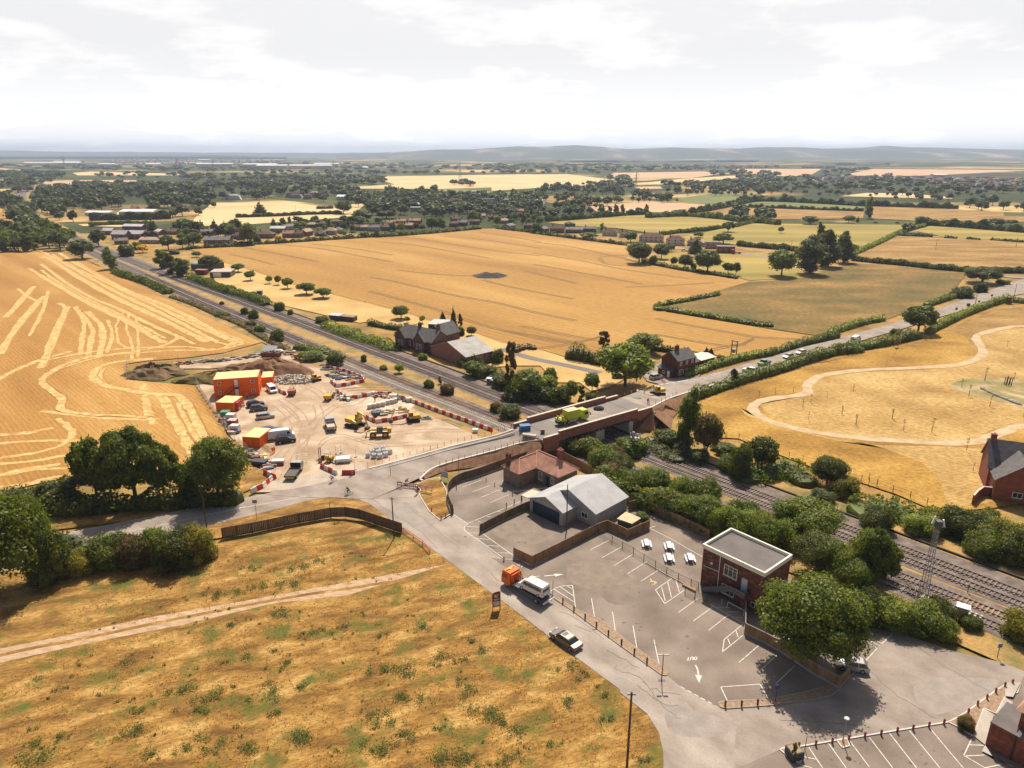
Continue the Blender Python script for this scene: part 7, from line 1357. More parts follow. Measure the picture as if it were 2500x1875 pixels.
# lattice signal mast and signals
base = G(11, 500, 1385); Hm = hgt(11, 735, G(11, 475, 1385)); o = thing('lattice_mast', 'tall grey lattice mast leaning over the tracks on the right', 'mast', base, R(-8)); m_ = MB(); w0, w1_ = 1.0, .42; C4 = [(-1, -1), (1, -1), (1, 1), (-1, 1)]
def lv(t, c_): w_ = w0*(1-t)+w1_*t; return Vector((c_[0]*w_*.5, c_[1]*w_*.5, t*Hm))
for c_ in C4: m_.tube(lv(0, c_), lv(1, c_), .045, n=4)
for i in range(16):
	for j in range(4): a, b = C4[j], C4[(j+1) % 4]; m_.tube(lv(i/16, a), lv((i+1)/16, b), .022, n=3); m_.tube(lv((i+1)/16, a), lv((i+1)/16, b), .022, n=3)
m_.build('lattice', GREY, o); MB().box((-.7, 0, Hm+.1), (.2, .22, 1.3), ry=.2).build('antenna', WHITE, o); MB().box((.75, -.1, Hm-.3), (.2, .22, 1.2), ry=-.25).build('antenna', WHITE, o); MB().box((0, -.2, Hm-.5), (.8, .7, 1.2)).build('head_unit', DGREY, o)
o = item(31, 300, 360, 'railway signal post with a caged platform in front of the bridge opening', 'railway_signal', [('post', MB().tube((0, 0, 0), (0, 0, 4.6), .12), DGREY), ('platform', MB().box((.7, 0, 4.2), (2.2, .9, .1)).box((.7, -.45, 5.1), (2.2, .04, .04)).box((.7, .45, 5.1), (2.2, .04, .04)).box((-.4, 0, 4.7), (.05, .9, 1)).box((1.8, 0, 4.7), (.05, .9, 1)), GREY), ('signal_head', MB().box((.3, 0, 4.9), (.5, .4, 1.3)).box((1.2, 0, 4.8), (.4, .3, .8)), C('sig_grey', (.35, .33, .38)))], R(-20))
item(31, 570, 215, 'small brown trackside post box right of the bridge', 'track_box', [('box', MB().box((0, 0, .8), (.9, .6, .9)), C('tb', (.12, .06, .04))), ('leg', MB().box((0, 0, .2), (.5, .3, .4)), DGREY)]); item(33, 1120, 1010, 'thin dark post between the two middle tracks', 'track_post', [('post', MB().tube((0, 0, 0), (0, 0, 1.3), .07), DGREY), ('plate', MB().box((0, 0, 1.2), (.3, .05, .3)), DGREY)])
mb = MB(); P = PG("33:60,985 200,1075 330,1120 520,1190"); o = thing('palisade_fence', 'dark palisade fence at the foot of the lattice mast', 'fence', P[0])
for a, b in zip(P, P[1:]):
	n_ = int((b-a).length/.22)
	for i in range(n_): p = a.lerp(b, i/n_)-P[0]; mb.box(tuple(p + Vector((0, 0, .8))), (.07, .03, 1.6))
	mb.tube(a-P[0]+Vector((0, 0, 1.2)), b-P[0]+Vector((0, 0, 1.2)), .03)
mb.build('pales', DGREY, o)
# meadow fence posts and stakes
def posts(k, pts, label, h, mat=POLE, r=.06):
	o = thing('post_fence', label, 'fence', G(k, *pts[0])); b0 = G(k, *pts[0]); w_ = MB(); L = [G(k, *p)-b0 for p in pts]
	for p in L: MB().tube(p, p + Vector((0, 0, h)), r, n=5).build('post', mat, o)
	for a, b in zip(L, L[1:]): w_.tube(a + Vector((0, 0, h*.9)), b + Vector((0, 0, h*.9)), .012, n=3); w_.tube(a + Vector((0, 0, h*.5)), b + Vector((0, 0, h*.5)), .012, n=3)
	w_.build('wire', DGREY, o)
posts(19, [(495, 375), (550, 372), (643, 390), (930, 500), (1030, 530), (1135, 560), (1290, 600), (1450, 650), (1588, 712), (1645, 735), (1710, 745), (1832, 795), (1965, 840), (2095, 890)], 'wooden post and wire fence between the meadow and the railway scrub', 1.5); posts(11, [(70, 400), (135, 450), (265, 500), (403, 550), (540, 603), (692, 652)], 'wooden post fence continuing to the new brick house', 1.5)
posts(4, [(460, 1140), (1050, 1030), (1210, 1000), (1395, 985)], 'far wooden posts along the golden meadow under the hedge', 1.8); posts(17, [(470, 135), (760, 215), (1080, 320), (1430, 412), (1700, 480), (1950, 548)], 'post and wire fence between the orchard and the wheat', 1.2)
# young trees with stakes
sp = None; SAP = [(12, 1900, 945, 880), (12, 1680, 1280, 1150), (12, 1970, 1285, 1200), (12, 1515, 1440, 1320), (12, 1440, 1355, 1260), (12, 1730, 1540, 1430), (12, 230, 1620, 1540), (12, 735, 1659, 1580), (12, 345, 1390, 1320), (12, 2065, 1650, 1545), (4, 1490, 1140, 1050), (4, 1575, 1090, 1010), (4, 1550, 1265, 1180), (4, 1885, 1200, 1120), (4, 2030, 1300, 1220), (4, 2003, 950, 920), (19, 1545, 275, 190), (19, 1828, 230, 150), (19, 1910, 315, 230), (19, 2135, 330, 220), (11, 860, 165, 65), (11, 1015, 170, 65), (11, 1095, 225, 105), (11, 915, 330, 262), (12, 680, 1130, 1075), (19, 1325, 60, 20)]
lm = blobs_mesh('sapling_leaves', [(0, 0, .8, .09, .09, .16), (.03, 0, .65, .08, .08, .1), (-.03, .02, .9, .06, .06, .1)], 70, .03, 5, 0)
for i, (k, x, y, t_) in enumerate(SAP):
	c = G(k, x, y); h = hgt(k, t_, c); lab = f'staked young tree in the meadow, {ordi(i)} in order from the road hedge down'
	if sp is None:
		sp = thing('young_tree', lab, 'young tree', c, 0, 'staked young trees'); cr_ = mob('crown', lm, sp); setp(cr_, col=(.12, .12, .05)); MB().tube((0, 0, 0), (0, 0, .95), .013, .006, n=4).build('trunk', BARK, sp); MB().tube((.05, 0, 0), (.05, 0, .45), .014, n=4).build('stake', POLE, sp); sp.scale = (h, h, h)
	else: dup(sp, c, rnd.random()*6, lab, 'staked young trees', (h, h, h))
SAP_L = sorted([o for o in COL.objects if o.name.startswith('young_tree')], key=lambda o: (o.location.x/o.location.y))
for i, o in enumerate(SAP_L): o['label'] = f'staked young tree, {ordi(i)} from the left of all those in the meadow'
for k, x, y, t_, lb in ((12, 1050, 850, 700, 'leftmost tall'), (12, 1480, 660, 550, 'middle'), (12, 815, 935, 800, 'right one of the low pair'), (12, 755, 945, 820, 'left one of the low pair'), (12, 1945, 520, 440, 'rightmost')):
	c = G(k, x, y); h = hgt(k, t_, c); item(k, x, y, f'orange-yellow banner stake behind the roadside hedge, {lb}', 'banner_stake', [('pole', MB().tube((0, 0, 0), (0, 0, h), .06), C('pale_stake', (.5, .45, .38))), ('flag', MB().box((0, 0, h*.78), (.5, .05, h*.42)), C('flag_y', (.75, .4, .02)))], group='banner stakes')
# play area at the right
c = G(12, 2010, 1400); sheet('play_area', [c + Vector((16*math.cos(a)*(1+.1*math.sin(3*a)), 14*math.sin(a), 0)) for a in np.linspace(0, 6.28, 20)[:-1]], -.013, M('play_green', [(0, (.13, .16, .05)), (.5, (.32, .24, .1)), (1, (.6, .48, .33))], .12, .95, .1, 2))
o = thing('boulder_row', 'row of pale boulders curving round the play area', 'boulders', (0, 0, 0)); P = catmull(PG("12:1640,1360 1720,1400 1830,1450 1960,1500 2040,1530"), 6)
for i, p in enumerate(P): s = .35 + .35*rnd.random(); MB().ico((p.x, p.y, s*.4), (s, s*.8, s*.7), n=6).build('boulder', CONC, o)
o = item(12, 1890, 1330, 'cluster of brown upright play logs on the green mound', 'play_logs', [('log', MB().tube(((i % 3)*.8, (i//3)*.8, 0), ((i % 3)*.8+.1, (i//3)*.8, 2.6-.3*(i % 2)), .13), POLE) for i in range(6)])
# ---------------------------------------------------------------- people
def person(c, rz, label, jacket, legs, pose='stand', hat=None, skin=(.45, .28, .2), name='person', z=None):
	o = thing(name, label, 'person', (c.x, c.y, c.z if z is None else z), rz);
	if pose == 'stand': J = dict(hip=(0, 0, .93), ch=(.02, 0, 1.32), nk=(.03, 0, 1.5), hd=(.05, 0, 1.66), sh=.19, el=(-.03, .26, 1.15), ha=(.08, .27, .92), kn=(.05, .11, .5), ft=(-.02, .12, .06))
	elif pose == 'bend': J = dict(hip=(0, 0, .85), ch=(.3, 0, 1.15), nk=(.43, 0, 1.25), hd=(.56, 0, 1.32), sh=.19, el=(.38, .24, .9), ha=(.5, .15, .65), kn=(.12, .12, .46), ft=(-.05, .12, .06))
	else: J = dict(hip=(-.12, 0, 1.0), ch=(.2, 0, 1.38), nk=(.33, 0, 1.48), hd=(.44, 0, 1.62), sh=.19, el=(.45, .22, 1.2), ha=(.62, .2, 1.05), kn=(.25, .1, .85), ft=(.12, .11, .35))
	def skin_obj(nm, V, E, Rr, mat):
		me = bpy.data.meshes.new(nm); me.from_pydata(V, E, []); me.materials.append(mat); p = mob(nm, me, o); md = p.modifiers.new('s', 'SKIN'); md.use_smooth_shade = True
		for v_, r_ in zip(me.skin_vertices[0].data, Rr): v_.radius = (r_, r_)
		me.skin_vertices[0].data[0].use_root = True; sb_ = p.modifiers.new('u', 'SUBSURF'); sb_.levels = sb_.render_levels = 1; return p
	f = lambda n_, s: (J[n_][0], s*J[n_][1], J[n_][2]); sh = lambda s: (J['ch'][0]+.02, s*J['sh'], J['ch'][2]+.1)
	V = [J['hip'], J['ch'], J['nk'], (J['hd'][0], 0, J['hd'][2]-.03), (J['hd'][0]+.01, 0, J['hd'][2]+.07)]; E = [(0, 1), (1, 2), (2, 3), (3, 4)]; Rr = [.13, .14, .055, .085, .075]
	for s in (1, -1):
		i = len(V); V += [sh(s), f('el', s), f('ha', s), (f('ha', s)[0]+.06, f('ha', s)[1], f('ha', s)[2]-.06), (0+J['hip'][0], s*.09, J['hip'][2]-.06), f('kn', s), f('ft', s), (J['ft'][0]+.16, f('ft', s)[1], J['ft'][2]-.02)]
		E += [(1, i), (i, i+1), (i+1, i+2), (i+2, i+3), (0, i+4), (i+4, i+5), (i+5, i+6), (i+6, i+7)]; Rr += [.055, .042, .032, .028, .085, .058, .042, .035]
	skin_obj('body', V, E, Rr, C('skin', skin, .6))
	skin_obj('jacket', [(J['hip'][0], 0, J['hip'][2]+.02), J['ch'], sh(1), f('el', 1), f('ha', 1), sh(-1), f('el', -1), f('ha', -1)], [(0, 1), (1, 2), (2, 3), (3, 4), (1, 5), (5, 6), (6, 7)], [.155, .17, .08, .065, .05, .08, .065, .05], C('jk_%.2f%.2f' % jacket[:2], jacket, .8))
	hh = J['hip']; skin_obj('trousers', [hh, (hh[0], .09, hh[2]-.06), f('kn', 1), (f('ft', 1)[0], f('ft', 1)[1], f('ft', 1)[2]+.05), (hh[0], -.09, hh[2]-.06), f('kn', -1), (f('ft', -1)[0], f('ft', -1)[1], f('ft', -1)[2]+.05)], [(0, 1), (1, 2), (2, 3), (0, 4), (4, 5), (5, 6)], [.15, .1, .075, .06, .1, .075, .06], C('tr_%.2f%.2f' % legs[:2], legs, .8))
	MB().ico((J['hd'][0]-.01, 0, J['hd'][2]+.07), (.115, .1, .08)).build('helmet' if hat else 'hair', C('hat_%.2f' % hat[0], hat, .4) if hat else C('hair', (.04, .025, .015), .8), o); return o
def bicycle(c, rz, label):
	o = thing('bicycle', label, 'bicycle', c, rz); FRM = C('bike_frame', (.05, .05, .06), .4)
	for x_ in (-.52, .52):
		t_ = MB(); n_ = 18; P = [(x_ + .34*math.cos(6.283*i/n_), 0, .35 + .34*math.sin(6.283*i/n_)) for i in range(n_)]
		for i in range(n_): t_.tube(P[i], P[(i+1) % n_], .026, n=5, cap=False)
		w_ = t_.build('wheel', RUBBER, o); s_ = MB()
		for i in range(0, n_, 2): s_.tube((x_, 0, .35), P[i], .006, n=3, cap=False)
		s_.build('spokes', STEEL, w_)
	f_ = MB()
	for a, b in (((-.52, 0, .35), (-.05, 0, .3)), ((-.05, 0, .3), (-.18, 0, .88)), ((-.18, 0, .8), (.36, 0, .85)), ((-.05, 0, .3), (.36, 0, .8)), ((.36, 0, .95), (.52, 0, .35)), ((-.52, 0, .35), (-.18, 0, .82))): f_.tube(a, b, .022, n=5)
	f_.build('frame', FRM, o); MB().tube((.38, -.2, 1.0), (.38, .2, 1.0), .02).tube((.36, 0, .9), (.38, 0, 1.0), .02).build('handlebar', FRM, o); MB().box((-.2, 0, .93), (.26, .13, .06)).build('saddle', BLACK, o); MB().tube((-.05, -.12, .3), (-.05, .12, .3), .02).box((.05, .13, .2), (.1, .06, .03)).box((-.1, -.13, .42), (.1, .06, .03)).build('pedals', DGREY, o)
c = G(56, 335, 612); rz = aim(G(56, 380, 575), G(56, 290, 600)); bicycle(c, rz, 'bicycle ridden by the cyclist in pale blue, farther of the two'); person(c, rz, 'cyclist in pale blue top riding away from the barriers, farther of the two', (.35, .42, .5), (.03, .03, .04), 'ride', (.5, .5, .5), z=0)
c = G(56, 580, 805); rz = aim(G(56, 620, 800), G(56, 535, 795)); bicycle(c, rz, 'bicycle ridden by the cyclist in black, nearer of the two'); person(c, rz, 'cyclist in black crossing the junction, nearer of the two', (.02, .02, .025), (.02, .02, .02), 'ride', (.03, .03, .03), z=0)
OR = (.75, .13, .02); person(G(55, 395, 285), 2.2, 'worker in full orange clothing standing below the black car', OR, OR, 'stand', (.6, .6, .58)); person(G(55, 420, 272), 2.8, 'second worker in orange, partly behind the first one', OR, OR, 'stand', (.6, .6, .58)); person(G(54, 470, 615, 3.7), 1.2, 'worker in red and white jacket at the end of the near parapet', (.5, .06, .04), (.05, .05, .07), 'stand', (.7, .68, .62))
person(G(54, 310, 310), .5, 'person in dark clothes beside the big round tree', (.1, .05, .04), (.03, .03, .04)); person(G(54, 222, 270), 2.5, 'person in a dark top further left beside the round tree', (.04, .04, .05), (.3, .28, .26)); person(G(53, 385, 400), 0, 'person in blue bending over the road closure barriers', (.03, .1, .35), (.03, .03, .05), 'bend'); person(G(56, 635, 505), -2, 'worker in red and white bending at the red barrier end', (.5, .05, .04), (.5, .45, .42), 'bend', (.65, .6, .55)); person(G(53, 565, 545), -2, 'worker in maroon at the right end of the road closure', (.2, .03, .04), (.2, .05, .05), 'bend', (.5, .1, .06)); person(G(1, 1260, 640), -1, 'worker in red beside the foot of the cabin stair', (.55, .05, .04), (.05, .04, .06), 'stand', (.6, .6, .58)); person(G(2, 895, 665), 2, 'worker in maroon among the white crates', (.3, .03, .05), (.1, .08, .08), 'stand', (.6, .6, .58))
# ---------------------------------------------------------------- trees and bushes
TR = """7 1420 830 430 430|broad|d|dark tree behind the brick block, right of its corner
7 1330 480 40 600|broad|m|broad tree overhanging the railway above the brick block
7 1620 930 490 360|broad|m|green tree between the big car park tree and the railway
7 1780 1080 700 330|broad|m|tree just behind the crown of the big car park tree
7 1960 1000 340 380|open|m|loose multi-stemmed ash beside the tracks
7 1100 560 270 330|bush|l|bright bush at the back corner of the flat roof
7 930 420 200 330|bush|m|mid green bush behind the flat roof, second from the right
7 700 430 180 330|bush|l|bright bush behind the left corner of the flat roof
7 1900 1290 960 330|bush|d|dark bush under the ash
6 1980 980 640 330|bush|m|bush behind the brick block, left end of its back row
6 1700 910 590 320|bush|m|green bush above the left corner of the brick block
6 1480 830 520 320|bush|l|bright bush in the railway row, right of the tallest one
6 1700 740 480 330|bush|m|bush leaning over the near track
6 1300 760 430 360|broad|m|tallest tree of the railway row between hall and brick block
6 1060 640 400 320|bush|m|bush in the railway row, left of the tallest tree
6 1330 560 260 330|bush|m|round bush at the track edge, upper middle of the row
6 1080 480 240 250|bush|l|bright small bush at the track edge
6 830 560 360 300|bush|y|yellow-green bush behind the long board fence corner
6 800 400 150 330|bush|m|bush with dark front beside the orange grass patch
6 560 420 160 300|bush|m|bush right above the corner of the grey hall
6 420 260 60 300|bush|b|brownish bush left of the grey hall corner
3 1620 1180 1000 330|bush|m|bush at the near side of the tracks below the signal post
3 1330 1350 1100 300|bush|m|bush beside the board fence, below the middle pier
3 1180 1180 1010 260|bush|y|yellowish bush at the foot of the left pier
3 1050 1180 1020 220|bush|d|dark bush against the near parapet end
3 1430 1290 1080 260|bush|b|dull brownish bush right of the middle pier bushes
3 1520 1420 1190 280|bush|d|dark bush behind the hall roof ridge
3 1000 1130 1040 130|bush|m|small bush hiding the pale abutment
19 240 440 -10 200|column|m|tall narrow tree below the bridge ramp on the right
19 395 500 180 200|broad|b|dull brown-green tree next to the tall narrow one
19 90 420 300 200|bush|d|dark bush at the foot of the earth slope
19 210 500 400 130|bush|g|grey-green bush beside the dark trackside wall
19 340 560 450 150|bush|g|bushy willow shrub beside the tracks
19 560 620 500 150|bush|m|bramble bush between the willow shrub and the dark hawthorn
19 520 470 400 180|bush|m|low leafy bush below the first meadow post
19 650 680 390 170|bush|d|dark upright hawthorn in the railway scrub
19 815 620 350 220|broad|d|round hawthorn with brown side in the railway scrub
19 1320 740 510 240|broad|d|dark round tree, middle of the railway scrub
19 1450 800 650 230|bush|y|yellowish bush right of the dark round tree
19 1290 860 760 170|bush|g|grey-green bush below the dark round tree
11 130 800 600 260|bush|d|bramble bush left end of the scrub by the tracks
11 500 830 660 260|bush|l|bright green bush left of the lattice mast
11 800 830 600 300|bush|d|dark clipped bush right of the lattice mast top
11 1000 900 690 330|bush|m|wide bush below the garden wall
11 1180 940 690 300|bush|y|yellow-green bush in front of the new house
11 1290 1080 800 300|bush|d|dark bush at the right edge behind the tracks
11 980 1010 800 260|bush|m|loose bush hanging over the far track
11 1050 720 620 130|bush|y|small round clipped bush against the brick house
11 100 1290 790 330|open|m|leafy ash beside the near track, left of the lattice mast
11 60 1120 800 300|broad|m|tree at the near track edge, left of the ash
11 250 1580 1350 320|bush|l|bright bush in the bank under the lattice mast
11 480 1600 1380 340|bush|m|mid green bush in the bank, second from the mast
11 630 1520 1340 230|bush|d|dark spiky bush right of the palisade fence
11 660 1659 1510 230|bush|l|bright low bush beside the beige cabinet
11 900 1600 1500 150|bush|m|small bush right of the beige cabinet
11 1290 1690 1450 250|bush|y|yellow-topped bush at the right edge near the blue sign
13 -20 1390 500 650|broad|m|huge green tree cut by the left edge
13 260 1280 560 430|broad|m|big tree in front of the hedge at the left edge
13 430 1260 800 330|bush|d|dark bush right of the big left-edge trees
13 680 1200 980 240|bush|y|yellow-green bush at the end of the left tree group
13 950 1120 850 330|bush|m|hawthorn bush, left one of the roadside clump
13 1150 1130 850 290|bush|b|brownish bush, second of the roadside clump
13 1350 1080 790 290|bush|m|bush, third of the roadside clump
13 1520 1130 820 320|bush|d|dark bush, fourth of the roadside clump
13 1680 1080 780 280|bush|y|olive bush, last of the roadside clump beside the fence
13 820 560 20 360|open|m|loose gappy tree, left one of the roadside group
13 1150 590 -85 520|open|m|tallest gappy tree of the roadside group
13 1390 570 70 330|open|m|gappy tree, right one of the roadside group
13 950 600 150 280|broad|d|dense dark tree inside the gappy roadside group
13 1850 590 20 430|broad|m|dense round green tree beside the nearest orange container
13 1620 590 260 200|bush|d|dark bush between the gappy trees and the round tree
13 500 620 380 330|bush|d|dark hedge tree left of the gappy group
3 1560 500 15 510|broad|l|big bright round tree with bare trunk behind the bridge
3 1350 210 -60 160|ragged|b|thin half-bare tree left of the big round tree
3 1760 160 -60 310|broad|m|bushy tree on the field edge right of the big round tree
3 1225 560 370 140|broad|m|small round tree alone on the pale grass
3 270 260 115 130|bush|d|dark round bush at the right end of the brick barn
3 400 560 50 150|ragged|b|tall thin ragged tree behind the tracks
3 110 400 280 220|bush|m|bush behind the trackside cabinets
3 330 520 380 200|bush|d|dark bush below the ragged tree
3 580 620 330 300|broad|m|bright tree in the clump right of the ragged tree
3 700 650 480 260|bush|d|dark bush below the clump of bright trees
3 780 600 380 180|broad|l|light green tree in the clump behind the far parapet
3 805 520 310 130|broad|m|upper tree of the clump behind the far parapet
3 900 670 470 230|bush|m|bush behind the middle of the far parapet
3 1010 660 440 130|broad|m|small tree behind the far parapet, right part
3 1120 690 490 110|ragged|m|spiky small tree right behind the far parapet
3 1220 650 570 120|bush|d|low dark bush beside the right end of the far parapet
3 450 640 560 250|bush|d|dark bush at the track edge left of the bridge
15 960 970 880 120|bush|m|bush at the corner of the brick barn
15 1060 1070 900 190|broad|m|round leafy tree in front of the barn windows
15 1130 970 900 60|bush|d|small clipped bush at the barn corner
15 1225 1060 950 130|broad|m|leafy tree between barn and cabinets
15 300 640 610 80|bush|d|small conifer-like bush left of the slate gables
15 550 900 830 90|bush|l|bright bush under the slate gables
15 310 1040 945 90|broad|l|small bright tree alone between the two track pairs
15 150 1000 950 60|bush|m|small bush between the tracks, left of the bright tree
15 610 1185 1095 100|bush|m|bush between the track pairs, right of the bright tree
15 725 1150 1070 45|column|m|narrow little tree between the track pairs
15 800 1250 1130 140|bush|b|larger dull bush between the track pairs
15 1290 1430 1320 120|bush|b|dull bush between the tracks near the bridge
15 1430 1490 1330 200|bush|g|pale willow bush between the tracks near the bridge
15 752 555 400 90|conifer|d|dark conifer, shorter of the pair behind the slate roofs
15 862 615 350 85|conifer|d|dark conifer, taller of the pair behind the slate roofs
15 930 580 430 70|ragged|b|thin brownish conifer right of the tall pair
15 930 655 560 85|bush|d|dark round bush at the foot of the conifers
15 1040 660 560 95|broad|d|round dark tree right of the conifers
15 330 490 350 165|orchard|m|wide orchard tree with visible trunk, left of the slate roofs
15 390 530 465 60|orchard|l|tiny tree beside the wide orchard tree
15 545 535 450 60|orchard|l|tiny tree between orchard tree and conifers
17 685 575 510 65|bush|m|bush between the track pairs, left of a taller one
17 760 610 525 85|bush|d|dark tall bush between the track pairs
17 735 675 620 85|bush|m|bush at the field side of the tracks, upper one
17 820 725 655 90|bush|m|bush at the field side of the tracks, second one
17 960 800 690 120|bush|d|largest bush at the field side of the tracks
17 495 592 545 110|bush|m|low wide bush at the field side, furthest up
17 490 495 465 40|bush|d|tiny bush between the tracks, furthest up
17 980 545 460 85|bush|m|round bush at the paddock side of the tracks
17 1070 580 530 45|bush|m|small bush at the paddock side, right of the round one
17 1335 645 580 110|bush|d|dark bush beside the blue-roofed shed
17 1440 1010 890 140|bush|d|dark bush at the top corner of the yard
17 1250 960 870 200|bush|m|long bush between the yard and the tracks
17 1690 975 910 50|bush|m|small bush between tracks above the yard
17 1855 1045 1000 65|bush|m|low bush between tracks above the barrier pen
17 628 220 140 105|orchard|m|orchard tree, first from the left
17 732 290 200 90|orchard|m|orchard tree, second from the left
17 893 318 250 55|orchard|l|orchard tree, third from the left, small
17 965 328 250 62|orchard|m|orchard tree, fourth from the left, small and dark
17 1045 358 262 90|orchard|m|orchard tree, fifth from the left
17 1205 408 295 155|orchard|m|orchard tree, sixth from the left, wide
17 1345 440 340 145|orchard|m|orchard tree, seventh from the left
17 390 200 65 165|broad|d|round dark tree beside the arched shed
41 290 865 560 190|column|m|tall narrow tree at the field side of the railway
41 510 690 500 210|bush|d|dark dense clipped tree beside the railway
41 715 640 515 160|broad|Y|golden yellow tree near the railway
41 980 860 590 220|column|m|left tall willow of the railway clump
41 1110 930 640 200|column|d|middle willow of the railway clump
41 1250 960 700 220|column|m|right willow of the railway clump
41 1440 700 620 110|broad|m|small round tree at the wheat corner
41 1060 600 380 240|broad|d|large dark tree in front of the village left end
41 1250 590 420 160|broad|m|brown-green tree beside the large dark one
41 1400 570 350 230|broad|d|dark tree pair left of the skylight roof
41 820 480 330 210|broad|p|dark red tree among the white panel roofs
41 850 370 140 150|conifer|d|conifer behind the dark red tree
41 1290 350 160 210|broad|m|round light green tree behind the brown roofs
41 1510 350 170 95|conifer|d|conifer, first of three on the gold strip
41 1680 350 160 95|conifer|d|conifer, second of three on the gold strip
41 1815 340 190 80|conifer|b|conifer, third of three on the gold strip
41 1960 350 165 160|broad|d|dense tree right of the three conifers
41 2130 540 230 190|broad|m|tall tree at the wheat corner right of the parked cars
41 120 560 300 200|broad|d|tree at the left of the white panel roofs by the tracks
41 640 600 480 120|bush|m|bush in front of the grey-roofed gabled house
41 1150 660 590 150|bush|m|low round bush above the willows
16 350 245 60 200|broad|d|dark round tree at the top corner of the stubble
44 1150 630 370 250|broad|d|big dark double-crowned tree at the wheat edge
44 1060 400 280 130|broad|d|dark tree between the white semis
44 1390 580 400 165|broad|d|round tree right of the big double-crowned one
44 1300 640 530 90|bush|m|low tree at the wheat edge between the two big ones
44 1525 660 555 80|broad|b|slim pale tree in the green paddock
44 1650 690 520 150|broad|d|dark tree left of the bright one in the paddock
44 1740 695 620 60|bush|m|little bush at the foot of the dark paddock tree
44 1890 720 460 260|broad|m|bright spreading tree at the paddock edge
44 2110 745 610 130|orchard|m|tree with bare trunk right of the spreading tree
44 2195 760 620 80|orchard|m|small tree touching the one with bare trunk
44 1760 525 335 160|conifer|d|dark conifer mass beside the workshop
44 1500 500 420 70|broad|m|small tree in front of the rightmost white semi
44 600 370 270 210|broad|m|bushy tree in front of the double bungalow
44 750 280 190 60|column|l|slim tree above the first white semi
44 400 240 170 130|bush|m|bush group above the double bungalow
44 50 300 190 90|broad|d|dark tree left of the bungalow row
44 740 120 -5 110|column|m|poplar, leftmost of the far row
44 830 122 10 70|column|d|poplar, second of the far row
44 905 105 -10 80|column|d|poplar, third of the far row
44 975 103 -10 65|column|m|poplar, fourth of the far row
44 1145 100 15 80|broad|d|round tree in the far row before the polytunnel
44 1222 98 -10 65|column|d|dark poplar right of the polytunnel
44 1590 110 30 150|broad|m|wide bush tree at the far field corner
44 1910 115 60 90|bush|m|round bush on the far pasture edge
44 2110 290 160 150|open|d|leaning tree at the hedge end above the workshop
44 2060 420 280 220|broad|m|bright tree behind the workshop
44 1790 350 280 110|broad|m|tree behind the last semi
24 340 1085 860 200|broad|m|round-topped tree left of the poplar clump
24 560 1065 760 220|column|g|silver willow, nearest of the big clump
24 700 1010 715 220|column|d|willow in the middle of the big clump
24 830 980 735 160|column|d|willow at the right end of the big clump
24 620 880 670 90|column|d|tall poplar tip behind the big clump
24 470 900 850 60|bush|d|small bush left of the big clump
24 335 755 700 45|broad|d|tiny wind-bent tree in the yellow-green field
24 1315 750 660 110|open|d|leaning tree at the hedge corner
24 1010 640 475 75|column|m|ivy column tree at the field corner
24 560 685 610 120|broad|d|round dark bush tree on the far lane
24 860 670 610 85|broad|m|round tree on the far lane, second
24 927 672 618 25|conifer|d|slim dark conifer on the far lane
24 1420 685 610 110|broad|m|tree on the far lane, right of the cars
24 1510 690 635 70|bush|m|bush on the far lane, right part
24 1610 690 640 90|broad|m|leaning tree on the far lane
24 2000 700 630 120|broad|d|dark tree at the right of the far lane
24 2110 690 640 100|broad|d|tree next to the last dark one at the far right
12 1650 290 95 340|flat|d|large dark spreading tree beside the road at the right
12 1450 430 305 210|bush|d|bush left of the large dark roadside tree
12 1630 380 270 130|bush|d|bush directly under the large dark roadside tree
12 1000 790 480 340|open|m|loose crowned roadside tree with light through it
12 770 860 740 120|bush|d|pointed bush in the roadside hedge
12 1860 300 245 120|bush|m|low bush right of the large dark roadside tree
12 260 960 890 120|bush|m|bush standing out of the hedge below the white van
4 800 900 740 110|column|d|ivy-clad post-like tree in the road hedge
4 515 615 515 75|conifer|d|dark conifer, left of the two behind the brick house
4 560 615 525 70|conifer|d|dark conifer, right of the two behind the brick house
4 660 650 600 80|bush|m|bush between the conifers and the transformer pole
42 420 240 30 190|conifer|d|large dark cedar-like tree behind the village
42 1120 0 0 0|skip|d|x
42 660 500 425 60|conifer|d|small dark conifer at the golden tree
42 665 620 510 100|broad|Y|golden clipped tree in the village row
42 595 370 270 70|conifer|d|pointed conifer above the white gable
42 815 360 265 55|column|m|slim tree above the white gable
42 1160 340 240 110|open|d|loose dark tree above the pinkish roof
42 1560 350 245 130|broad|l|bright round tree right of the modern house
42 1800 350 150 260|broad|d|large dome-shaped dark tree in the village
42 1760 370 240 160|broad|m|smaller dome in front of the large one
42 1540 540 440 110|broad|l|clipped bright tree right of the grey bungalow
42 1680 510 445 80|broad|l|small clipped tree, right one of the pair
42 1820 545 450 170|broad|m|broad hedge-like tree at the wheat edge
42 1990 545 430 110|conifer|d|dense cypress at the wheat edge
42 1230 560 460 160|broad|g|grey-green round bush at the wheat edge
42 270 600 340 200|broad|m|tall ash at the left end of the row
42 390 620 500 100|bush|d|dark bush at the left end of the wheat edge
42 1540 230 30 220|broad|d|wide dark tree on the gold field border
43 130 290 160 260|broad|p|dark purple beech mass
43 370 240 90 130|broad|g|silver green willow in the village
43 90 150 80 150|broad|g|silver green tree left of the willow
43 330 470 335 110|broad|l|light green tree before the terracotta terrace
43 530 470 340 100|broad|b|brown-green tree, right of the terracotta terrace
43 620 460 360 90|broad|m|smaller tree right of the brown-green one
43 740 460 260 150|broad|m|tall trees at the wheat edge, left of the twin
43 850 460 270 170|broad|d|tall dark tree at the wheat edge, right of the twin
43 1240 300 215 50|conifer|d|thin dark conifer in the cul-de-sac
